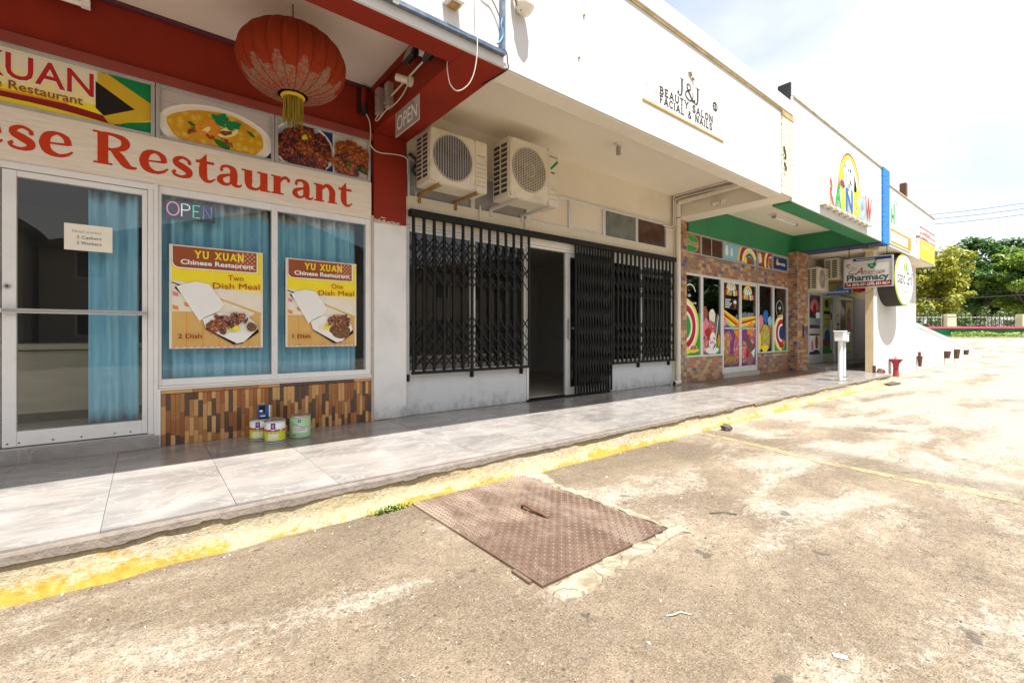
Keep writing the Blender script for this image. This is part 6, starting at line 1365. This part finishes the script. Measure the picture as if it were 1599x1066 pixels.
sgn = thing('hanging_sign', 'small blue triangle sign with red oval below the air conditioners', 'sign', (15.3, 4.45, 2.3)); q = MB(); q.mesh([(15.28, 4.80, 2.28), (15.28, 4.10, 2.32), (15.28, 4.10, 2.62), (15.30, 4.80, 2.28), (15.30, 4.10, 2.32), (15.30, 4.10, 2.62)], [(0, 1, 2), (5, 4, 3), (0, 3, 4, 1), (1, 4, 5, 2), (2, 5, 3, 0)], 'p_blue'); q.build('board', sgn)
q = MB(); q.lathe((15.29, 3.90, 2.47), [(.0, -.14), (.13, -.11), (.19, 0), (.13, .11), (.0, .14)], 'p_red', 20); q.build('oval_board', sgn)
q = MB(); p = Print((15.279, 4.75, 2.30), (0, -1, 0), V_, (-1, 0, 0), q); p.text('ENTRANCE', .12, .05, .05, 'p_white', width=.48, bold=.01); q.build('lettering', sgn)
aircon('lower air conditioner beside the tiled pillar and the pharmacy sign', 14.25, 15.05, 4.56, 4.88, 2.37, 3.02, 'grid', 'air conditioners by the pharmacy')
aircon('upper air conditioner close under the ceiling by the pharmacy sign', 15.20, 16.05, 4.35, 4.72, 2.72, 3.345, 'vert', 'air conditioners by the pharmacy')
# hanging pharmacy board, facing along the pavement
ps = thing('shop_sign', 'hanging Advantage Pharmacy board with green mortar and red telephone strip', 'sign', (13.95, 3.4, 2.37)); q = MB()
q.box(13.93, 13.99, 2.925, 3.87, 2.36, 3.07, 'p_silver'); q.build('board', ps, bevel=.004)
q = MB(); q.box(13.915, 14.005, 2.90, 2.925, 2.34, 3.09, 'aluminium_dull'); q.box(13.915, 14.005, 3.87, 3.89, 2.34, 3.09, 'aluminium_dull'); q.box(13.915, 14.005, 2.925, 3.87, 3.07, 3.09, 'aluminium_dull'); q.box(13.915, 14.005, 2.925, 3.87, 2.34, 2.36, 'aluminium_dull'); q.build('frame', ps)
q = MB(); p = Print((13.9295, 3.87, 2.36), (0, -1, 0), V_, (-1, 0, 0), q); W, H_ = .945, .71
p.rect(0, 0, W, .13, 'p_dark_red'); p.text('Tel: (876) 631-2370, 631-0614', W / 2, .035, .066, 'p_white', width=W * .93, bold=.012, align='CENTER'); p.text('Pharmacy', W / 2, .165, .145, 'p_teal', width=W * .90, bold=.035, align='CENTER')
p.text('A', .22, .315, .17, 'p_dark_red', width=.16, shear=.4); p.text('dvantage', .36, .33, .085, 'p_dark_red', width=.46, shear=.35); p.band([(.30, .36, .012), (.16, .33, .02), (.09, .36, .014), (.14, .42, .01), (.26, .44, .008)], 'p_dark_red'); p.band([(.40, .32, .006), (.62, .30, .012), (.84, .335, .006)], 'p_dark_red')
p.rect(.18, .645, W, .71, 'p_navy'); p.rect(.24, .672, .62, .684, 'p_white')
p.poly([(.47, .56), (.66, .56), (.63, .49), (.58, .46), (.53, .46), (.49, .49)], 'p_green'); p.rect(.53, .44, .61, .462, 'p_green'); p.band([(.60, .56, .02), (.67, .66, .032)], 'p_green'); p.text('Rx', .535, .495, .04, 'p_white', width=.06, bold=.01)
p.arc(.08, .55, .022, .045, 0, 300, 'p_brown'); p.text('health', .09, .47, .03, 'p_navy', width=.16); q.build('lettering', ps)
q = MB()
for y in (3.78, 3.02): q.tube([(13.96, y, 3.09), (13.96, y, 3.364)], .008, 'black_iron', 6)
q.build('hanger', ps)
cable('thin wire loop hanging under the pharmacy board', [(14.05, 3.75, 2.40), (14.06, 3.60, 2.24), (14.06, 3.42, 2.22), (14.05, 3.25, 2.36)], .004, 'cable_black')
# printed boards on the far fascia
def fboard(label, x0, x1, z0, z1, draw, back):
    t = thing('fascia_board', label, 'sign', ((x0 + x1) / 2, 3.07, z0)); q = MB(); q.box(x0, x1, 3.062, 3.077, z0, z1, back); q.build('board', t); q = MB(); p = Print((x0, 3.0615, z0), U, V_, NF, q); draw(p, x1 - x0, z1 - z0); q.build('print', t)
def d_or(p, w, h):
    for r in ((.02, .02, w - .02, .08), (.02, h - .08, w - .02, h - .02), (.02, .08, .10, h - .08), (w - .35, .08, w - .02, h - .08)): p.rect(*r, 'p_orange')
    p.rect(.5, .14, .56, h - .14, 'p_orange'); p.rect(1.1, .14, 1.18, h - .14, 'p_orange')
fboard('white board outlined in faded orange low on the far fascia', 14.45, 16.60, 3.45, 3.85, d_or, 'p_white')
def d_yl(p, w, h):
    p.rect(0, 0, w, h * .60, 'p_lime')
    for z in (.62, .78, .96): p.rect(0, h * z, w, h * z + .035, 'p_letter')
    p.rect(0, 0, .04, h, 'p_letter'); p.rect(w - .04, 0, w, h, 'p_letter'); p.text('SERVICE', w * .5, h * .34, .12, 'p_pale_yellow', width=w * .8, bold=.02, align='CENTER'); p.rect(.2, h * .67, w * .5, h * .70, 'p_letter'); p.rect(.4, h * .84, w * .7, h * .87, 'p_letter')
fboard('lime and white board with red lines at the far end of the fascia', 17.70, 19.75, 3.40, 4.35, d_yl, 'p_white')
sgn = thing('shop_sign', 'faint green and blue painted emblem on the far white fascia', 'sign', (15.2, 3.07, 4.0)); q = MB(); p = Print((0, 3.0770, 0), U, V_, NF, q); p.rect(14.62, 3.98, 14.72, 4.34, 'p_grass'); p.rect(14.84, 3.98, 14.94, 4.5, 'p_grass'); p.rect(14.72, 4.12, 14.84, 4.20, 'p_grass'); p.arc(15.05, 4.42, .16, .20, 20, 160, 'p_sky'); p.arc(15.15, 4.36, .16, .19, 10, 120, 'p_plate_blue')
for i in range(4): p.rect(15.2 + .12 * (i % 2), 3.95 + i * .12, 15.32 + .12 * (i % 2), 3.965 + i * .12, 'p_pink')
q.build('lettering', sgn)
q = MB(); q.tube([(17.3, 3.076, 4.02), (17.3, 3.0, 3.98)], [.04, .06], 'box_grey', 10); tag(q.build('fascia_lamp', origin=(17.3, 3.05, 4.0)), 'small dark fitting on the far fascia beside the lime board', 'fitting')
q = MB(); q.box(18.95, 19.15, 3.62, 3.78, 4.6, 6.02, 'rust'); q.box(18.93, 19.17, 3.60, 3.64, 5.45, 5.50, 'tin'); tag(q.build('roof_post', origin=(19.05, 3.7, 4.9)), 'rusty brown post standing up behind the far parapet', 'post')

# white wing wall with the oval sign
ww = thing('wing_wall', 'white wing wall that slopes down along the parking lot beyond the pharmacy', 'wall', (17, 3.6, 0)); q = MB()
out = [(14.9, -.1), (36, -.1), (36, .08), (19.65, 1.56), (19.65, 3.369), (14.9, 3.369)]; y0, y1 = 3.5, 3.68
q.face([(x, y0, z) for x, z in out], 'wall_white_out'); q.face([(x, y1, z) for x, z in out[::-1]], 'wall_white_out')
for i in range(6):
    a, b = out[i], out[(i + 1) % 6]; q.face([(a[0], y0, a[1]), (a[0], y1, a[1]), (b[0], y1, b[1]), (b[0], y0, b[1])], 'tan_side' if i == 5 else 'wall_white_out')
q.build('body', ww)
q = MB(); q.bar((19.9, 3.495, 1.42), (35.5, 3.495, .02), .012, .012, 'p_silver'); q.build('groove', ww)
gs = thing('oval_sign', 'large white oval Island Grill sign with dark rim on the white wing wall', 'sign', (16.1, 3.3, 1.9)); cx, cz, rx, rz = 16.12, 2.66, .98, .705
def oval_ring(q, r0x, r0z, ya, r1x, r1z, yb, m, n=56):
    for k in range(n):
        a, b = 2 * pi * k / n, 2 * pi * (k + 1) / n
        q.face([(cx + r0x * cos(a), ya, cz + r0z * sin(a)), (cx + r0x * cos(b), ya, cz + r0z * sin(b)), (cx + r1x * cos(b), yb, cz + r1z * sin(b)), (cx + r1x * cos(a), yb, cz + r1z * sin(a))], m, True)
q = MB(); oval_ring(q, rx, rz, 3.499, rx, rz, 3.12, 'p_charcoal'); q.build('rim', gs); q = MB(); oval_ring(q, rx, rz, 3.12, rx * .95, rz * .94, 3.10, 'p_lime'); q.build('edge_band', gs)
q = MB(); q.face([(cx + rx * .95 * cos(2 * pi * k / 56), 3.101, cz + rz * .94 * sin(2 * pi * k / 56)) for k in range(56)], 'p_white'); q.build('face', gs)
q = MB(); p = Print((0, 3.1005, 0), U, V_, NF, q); p.text('Island Grill', cx + .03, cz - .12, .36, 'p_charcoal', width=1.66, bold=.015, align='CENTER', rot=0); p.text('Eat Jamaican', cx + .05, cz - .34, .075, 'p_orange', width=.85, bold=.02, align='CENTER')
for dx, c, r_ in ((-.05, 'p_orange', .5), (.06, 'p_yellow', .0), (.17, 'p_grass', -.5)): p.oval(cx + dx, cz + .34, .06, .20, c, rot=r_)
q.build('lettering', gs)

# post boxes by the kerb, pipes and bits along the wing wall
def post(label, x, y, h, m, bx, z0=PV):
    t = thing('meter_post', label, 'post', (x, y, z0)); q = MB(); q.tube([(x, y, z0), (x, y, h - .1)], .043, m, 14); q.build('pole', t)
    q = MB(); q.box(x - bx, x + bx, y - .09, y + .09, h - .19, h, m); q.build('box', t, bevel=.02)
    q = MB(); q.box(x - bx - .012, x + bx + .012, y - .10, y + .10, h + .001, h + .022, m); q.build('lid', t, bevel=.008)
    q = MB(); q.box(x - .1, x + .1, y - .1, y + .1, z0, z0 + .015, 'tin'); q.build('base_plate', t)
post('white metal box on a round post at the pavement edge', 11.25, 3.20, 1.23, 'post_white', .09); post('pale blue post standing just behind the white box post', 12.35, 3.45, 1.20, 'post_blue', .07)
q = MB(); q.lathe((16.45, 3.36, 0), [(.075, 0), (.07, .05), (.06, .25), (.075, .36), (.15, .47), (.17, .49), (.13, .475), (.05, .38), (0.001, .36)], 'rust_red', 18); q.tube([(16.32, 3.36, .49), (16.38, 3.36, .54), (16.50, 3.36, .52)], .014, 'rust_red', 6)
tag(q.build('flared_pipe', origin=(16.45, 3.36, 0)), 'red flared standpipe against the white wing wall', 'pipe')
for (x, z0, z1, r0, r1), lb in zip(((19.75, .13, .47, .04, .075), (24.4, .25, .53, .07, .12), (26.5, .17, .56, .07, .115), (28.9, .26, .48, .07, .10)), ('narrow brown stub with a small knob on the white wing wall', 'wide brown tapered stub first of the close pair on the wing wall', 'tall brown tapered stub second of the close pair on the wing wall', 'short brown stub near the low end of the wing wall')):
    q = MB(); q.tube([(x, 3.42, z0), (x, 3.42, z1)], [r0, r1], 'rust', 12)
    if x < 20: q.tube([(x - .05, 3.42, z1), (x - .06, 3.42, z1 + .14)], .04, 'rust', 8)
    tag(q.build('pipe_stub', origin=(x, 3.42, z0)), lb, 'pipe stub', 'brown stubs along the wing wall')
q = MB(); q.tube([(14.50, 3.34, .06), (14.58, 3.31, .16), (14.66, 3.28, .26)], [.06, .075, .09], 'rust', 12); tag(q.build('tipped_pot', origin=(14.6, 3.05, 0)), 'tipped rusty brown cup lying at the end of the kerb', 'pot')
q = MB(); q.box(14.2, 14.26, 3.3, 3.36, PV - .02, PV + .18, 'rust'); tag(q.build('short_stake', origin=(14.23, 3.33, PV)), 'short dark stake at the end of the tiled pavement', 'stake')
q = MB(); q.mesh([(13.3, 2.82, .006), (13.95, 2.76, .006), (14.2, 3.0, .006), (13.5, 3.0, .006), (13.3, 2.82, .035), (13.95, 2.76, .04), (14.2, 3.0, .05), (13.5, 3.0, .04)], [(0, 3, 2, 1), (4, 5, 6, 7), (0, 1, 5, 4), (1, 2, 6, 5), (2, 3, 7, 6), (3, 0, 4, 7)], 'stone_dark'); tag(q.build('slab', origin=(14, 2.85, 0)), 'thin dark slab lying on the asphalt where the kerb ends', 'slab')
q = MB(); q.tube([(20.95, 3.95, 0), (20.75, 3.95, 3.42)], .075, 'post_white', 14); o = q.build('pole', origin=(20.95, 3.95, 0)); tag(o, 'slim white leaning pole behind the low end of the wing wall', 'pole')

# ------------------------------------------------------------------ far side of the lot
def far(px, d):
    r = (px - 799.5) / 717 * d; return Vector((.782 * r + .6233 * d, .782 * d - .6233 * r, 0))
def slabline(q, a, b, z0, z1, th, m):
    a, b = Vector(a), Vector(b); n = Vector((-(b - a).y, (b - a).x, 0)).normalized() * th / 2; c = (a + b) / 2; c.z = (z0 + z1) / 2
    q.obox(c, (b - a) / 2, n, (0, 0, (z1 - z0) / 2), m)
bar_ = thing('road_barrier', 'low green painted barrier wall with a pink top across the road', 'barrier', far(1530, 40) + Vector((0, 0, .8)))
q = MB(); slabline(q, far(1300, 40), far(2600, 40), .7, 1.70, .12, 'barrier_green'); q.build('wall', bar_)
q = MB(); slabline(q, far(1300, 39.9), far(2600, 39.9), 1.702, 1.86, .30, 'barrier_pink'); q.build('top_band', bar_)
q = MB(); slabline(q, far(1300, 38.6), far(2600, 38.6), .72, .97, .5, 'concrete_patch'); tag(q.build('road_kerb'), kind='structure')
fn = thing('iron_fence', 'black iron picket fence with cream pillars behind the green barrier', 'fence', far(1530, 43) + Vector((0, 0, .8)))
for k in range(64):
    px = 1360 + k * 5.9; P = far(px, 43); q = MB(); q.box(P.x - .025, P.x + .025, P.y - .025, P.y + .025, .8, 3.05 + .12 * (k % 2), 'fence_black'); q.build('picket', fn)
for z in (1.5, 2.75):
    q = MB(); slabline(q, far(1355, 43.03), far(1740, 43.03), z, z + .06, .05, 'fence_black' if z < 2 else 'p_silver'); q.build('rail', fn)
for px in (1370, 1481.5, 1598, 1712):
    P = far(px, 42.9); q = MB(); q.obox((P.x, P.y, 1.95), (.33, -.26, 0), (.2, .25, 0), (0, 0, 1.1), 'pillar_cream'); q.build('pillar', fn, bevel=.02)
# white van beyond the fence
vb = far(1582, 48); van = thing('van', 'white van parked behind the iron fence', 'van', vb + Vector((0, 0, .85))); ux, uy = Vector((.782, -.6233, 0)), Vector((.6233, .782, 0))
def vbox(q, u0, u1, v0, v1, z0, z1, m): c = vb + ux * (u0 + u1) / 2 + uy * (v0 + v1) / 2 + Vector((0, 0, (z0 + z1) / 2)); q.obox(c, ux * (u1 - u0) / 2, uy * (v1 - v0) / 2, (0, 0, (z1 - z0) / 2), m)
q = MB(); vbox(q, -1.4, 2.6, 0, 1.8, 1.2, 2.0, 'vehicle_white'); vbox(q, -1.1, 2.55, .05, 1.75, 2.0, 2.9, 'vehicle_white'); q.build('body', van, bevel=.12)
q = MB(); vbox(q, -.9, .2, .03, .05, 2.1, 2.7, 'vehicle_glass'); vbox(q, .3, 2.4, .03, .05, 2.1, 2.7, 'vehicle_glass'); q.build('window', van)
for u in (-.7, 1.8):
    c = vb + ux * u + Vector((0, 0, 1.17)); q = MB(); q.tube([c - uy * .02, c + uy * .2], .33, 'tyre', 18); q.build('wheel', van)

def tree(label, base, h, crown, m, seed, nclump, leaves, lsz, name='tree', spread=1.0):
    """trunk with limbs, and leaf clumps spread through an uneven crown"""
    rd = random.Random(seed); t = thing(name, label, 'tree', base, 'trees beyond the road'); q = MB(); bx, by, bz = base
    cz = bz + h * .62; clumps = []
    for _ in range(nclump):
        while True:
            v = Vector((rd.uniform(-1, 1), rd.uniform(-1, 1), rd.uniform(-1, 1)))
            if .35 < v.length < 1: break
        k = 1 + .22 * mnoise.noise(v * 1.7 + Vector((seed, 0, 0)))
        clumps.append(Vector((bx + v.x * crown[0] * k, by + v.y * crown[0] * k, cz + v.z * crown[1] * k)))
    q.tube([(bx, by, bz - .2), (bx + .1, by, bz + h * .2), (bx - .05, by + .1, bz + h * .42), (bx, by, bz + h * .7)], [h * .03, h * .025, h * .02, h * .008], 'bark', 10)
    for c in rd.sample(clumps, min(16, nclump)):
        s0 = Vector((bx, by, bz + h * rd.uniform(.25, .5))); md = (s0 + c) / 2 + Vector((0, 0, h * .03)); q.tube([s0, md, c], [h * .011, h * .007, h * .003], 'bark', 6)
    q.build('trunk', t)
    q = MB(); vs_, fs, ms_ = [], [], []
    for c in clumps:
        r_ = rd.uniform(.6, 1.25) * crown[0] * .24 * spread; fl = rd.uniform(.45, .8)
        for _ in range(leaves):
            d = Vector((rd.gauss(0, 1), rd.gauss(0, 1), rd.gauss(0, 1))).normalized() * r_ * rd.random() ** .4; p_ = c + Vector((d.x, d.y, d.z * fl))
            n = (d.normalized() * .5 + Vector((rd.gauss(0, .6), rd.gauss(0, .6), .7 + rd.gauss(0, .4)))).normalized(); u = n.orthogonal().normalized(); w = n.cross(u); a = rd.uniform(0, 6.28); u, w = u * cos(a) + w * sin(a), w * cos(a) - u * sin(a)
            s_ = lsz * rd.uniform(.6, 1.4); i = len(vs_); vs_ += [p_ - u * s_, p_ - w * s_ * .45, p_ + u * s_, p_ + w * s_ * .45]; fs.append((i, i + 1, i + 2, i + 3))
    q.mesh(vs_, fs, m); q.build('crown', t)
def T(px, d, z=.85): p_ = far(px, d); return (p_.x, p_.y, z)
tree('broad yellow green tree nearest the white wing wall', T(1452, 50), 9.8, (3.9, 3.7), 'leaf_yellow_green', 1, 95, 170, .20)
tree('tall dark green tree standing highest in the middle beyond the road', T(1540, 56), 13.0, (4.4, 4.5), 'leaf_dark', 2, 90, 170, .25)
tree('bright green flat layered tree at the edge of the lot view', T(1604, 52), 10.8, (4.8, 3.4), 'leaf_bright', 3, 60, 170, .22, spread=.9)
tree('mid green tree behind and between the dark and layered trees', T(1585, 66), 11.0, (4.6, 3.8), 'leaf_mid', 4, 60, 110, .32)
tree('dark tree behind the yellow green one by the fence', T(1490, 64), 11.4, (4.8, 4.0), 'leaf_dark', 5, 60, 100, .32)
tree('mid green tree hidden behind the white wing wall', T(1405, 54), 9.0, (4.2, 3.2), 'leaf_mid', 6, 50, 90, .28)
tree('mid green tree far out beyond the layered tree', T(1720, 60), 11.0, (5.0, 3.8), 'leaf_mid', 7, 60, 100, .32)
tree('low green bushy tree filling the gap behind the iron fence', T(1548, 72), 7.5, (5.5, 3.4), 'leaf_mid', 8, 60, 150, .32)
tree('low dark bushy tree behind the fence next to the cream pillar', T(1478, 74), 7.0, (5.0, 3.2), 'leaf_dark', 9, 60, 150, .32)
tree('mid green tree past the edge of the view beyond the barrier', T(1900, 58), 10.0, (5.0, 3.6), 'leaf_mid', 10, 50, 100, .34)
tree('dark tree past the edge of the view beyond the barrier', T(2120, 56), 11.0, (5.0, 3.8), 'leaf_dark', 11, 50, 100, .34)
def shrubs(px0, px1, d, hgt, m, n, seed, kind):
    rd = random.Random(seed); q = MB()
    for _ in range(n):
        p_ = far(rd.uniform(px0, px1), d + rd.uniform(-.35, .35)); z = .85 + hgt * rd.random() ** 1.5 * (.5 + .5 * mnoise.noise(Vector((p_.x * .9, p_.y * .9, seed))) + .25); s_ = rd.uniform(.06, .14)
        u = Vector((rd.gauss(0, 1), rd.gauss(0, 1), rd.gauss(0, 1))).normalized(); w = u.orthogonal().normalized(); c = Vector((p_.x, p_.y, z)); q.face([c - u * s_, c - w * s_ * .5, c + u * s_, c + w * s_ * .5], m)
    return q
o = shrubs(1485, 1780, 39.2, .62, 'leaf_bright', 3600, 3, 'v').build('verge_plants'); tag(o, 'bright green weeds growing along the foot of the green barrier', 'plants', kind='stuff')
o = shrubs(1360, 1760, 44.5, 3.2, 'leaf_mid', 9000, 5, 'v').build('hedge'); tag(o, 'rough green hedge growing behind the iron fence', 'hedge', kind='stuff')
for k, (ya, yb) in enumerate(((343, 316), (350, 326), (358, 336))):
    a, b = far(1430, 34), far(1760, 30); pts = []
    za = EYE + (522 - ya + .18 * 30) / 717 * 34; zb = EYE + (522 - yb + .18 * 161) / 717 * 30
    for i in range(9): f = i / 8; P = a.lerp(b, f); pts.append((P.x, P.y, za + (zb - za) * f - .25 * sin(pi * f)))
    q = MB(); q.tube(pts, .016, 'cable_black', 5); tag(q.build('power_line', origin=pts[0]), ('highest overhead wire running out from the far roof into the sky', 'middle overhead wire running out from the far roof into the sky', 'lowest of the overhead wires in the pale sky')[k], 'wire', 'overhead wires')
a, b = far(1380, 42), far(1760, 42); pts = [(a.lerp(b, i / 10).x, a.lerp(b, i / 10).y, EYE + (522 - 468 + 2.2 * i) / 717 * 42 - .3 * sin(pi * i / 10)) for i in range(11)]
q = MB(); q.tube(pts, .03, 'cable_black', 5); tag(q.build('power_line', origin=pts[0]), 'dark sagging wire crossing in front of the trees', 'wire', 'overhead wires')

# ------------------------------------------------------------------ across the lot, seen mirrored in the shop glass
def house(label, x0, x1, y0, y1, ze, zr):
    t = thing('house', label, 'house', ((x0 + x1) / 2, (y0 + y1) / 2, 0)); boxpart('wall', t, (x0, x1, y0, y1, -.1, ze), 'house_wall')
    q = MB(); xm = (x0 + x1) / 2; o_ = .5
    q.mesh([(x0 - o_, y0 - o_, ze - .1), (x1 + o_, y0 - o_, ze - .1), (xm, y0 - o_, zr), (x0 - o_, y1 + o_, ze - .1), (x1 + o_, y1 + o_, ze - .1), (xm, y1 + o_, zr)], [(0, 2, 1), (3, 4, 5), (0, 3, 5, 2), (1, 2, 5, 4), (0, 1, 4, 3)], 'house_roof'); q.build('roof', t)
    for k in range(int((x1 - x0) / 2.4)):
        xx = x0 + 1.0 + k * 2.4
        for z in (1.1, 3.4):
            if z + 1.1 > ze: continue
            q = MB(); q.box(xx, xx + 1.0, y1 - .02, y1 + .04, z, z + 1.1, 'white_frame'); w_ = q.build('window', t); boxpart('pane', w_, (xx + .07, xx + .93, y1 + .041, y1 + .05, z + .07, z + 1.03), 'vehicle_glass')
    return t
house('gabled house across the lot mirrored in the restaurant door', -10.5, -3.4, -22, -13.5, 4.9, 7.8)
house('long low house across the lot mirrored in the salon windows', -3.2, 13, -24, -15, 4.6, 7.2)
house('long pale building across the lot mirrored behind the grilles', 13.2, 42, -26, -15.5, 5.2, 8.0)
for i, (x, y, h) in enumerate(((46, -13, 10), (52, -12, 11), (58, -13, 12), (66, -13, 12))):
    tree(('tree across the lot mirrored in the shop glass', 'second tree across the lot mirrored in the parlour glass', 'third tree across the lot behind the viewpoint', 'fourth tree across the lot behind the viewpoint')[i], (x, y, gz(x)), h, (5.0, h * .4), 'leaf_mid' if i % 2 else 'leaf_dark', 20 + i, 60, 110, .42)
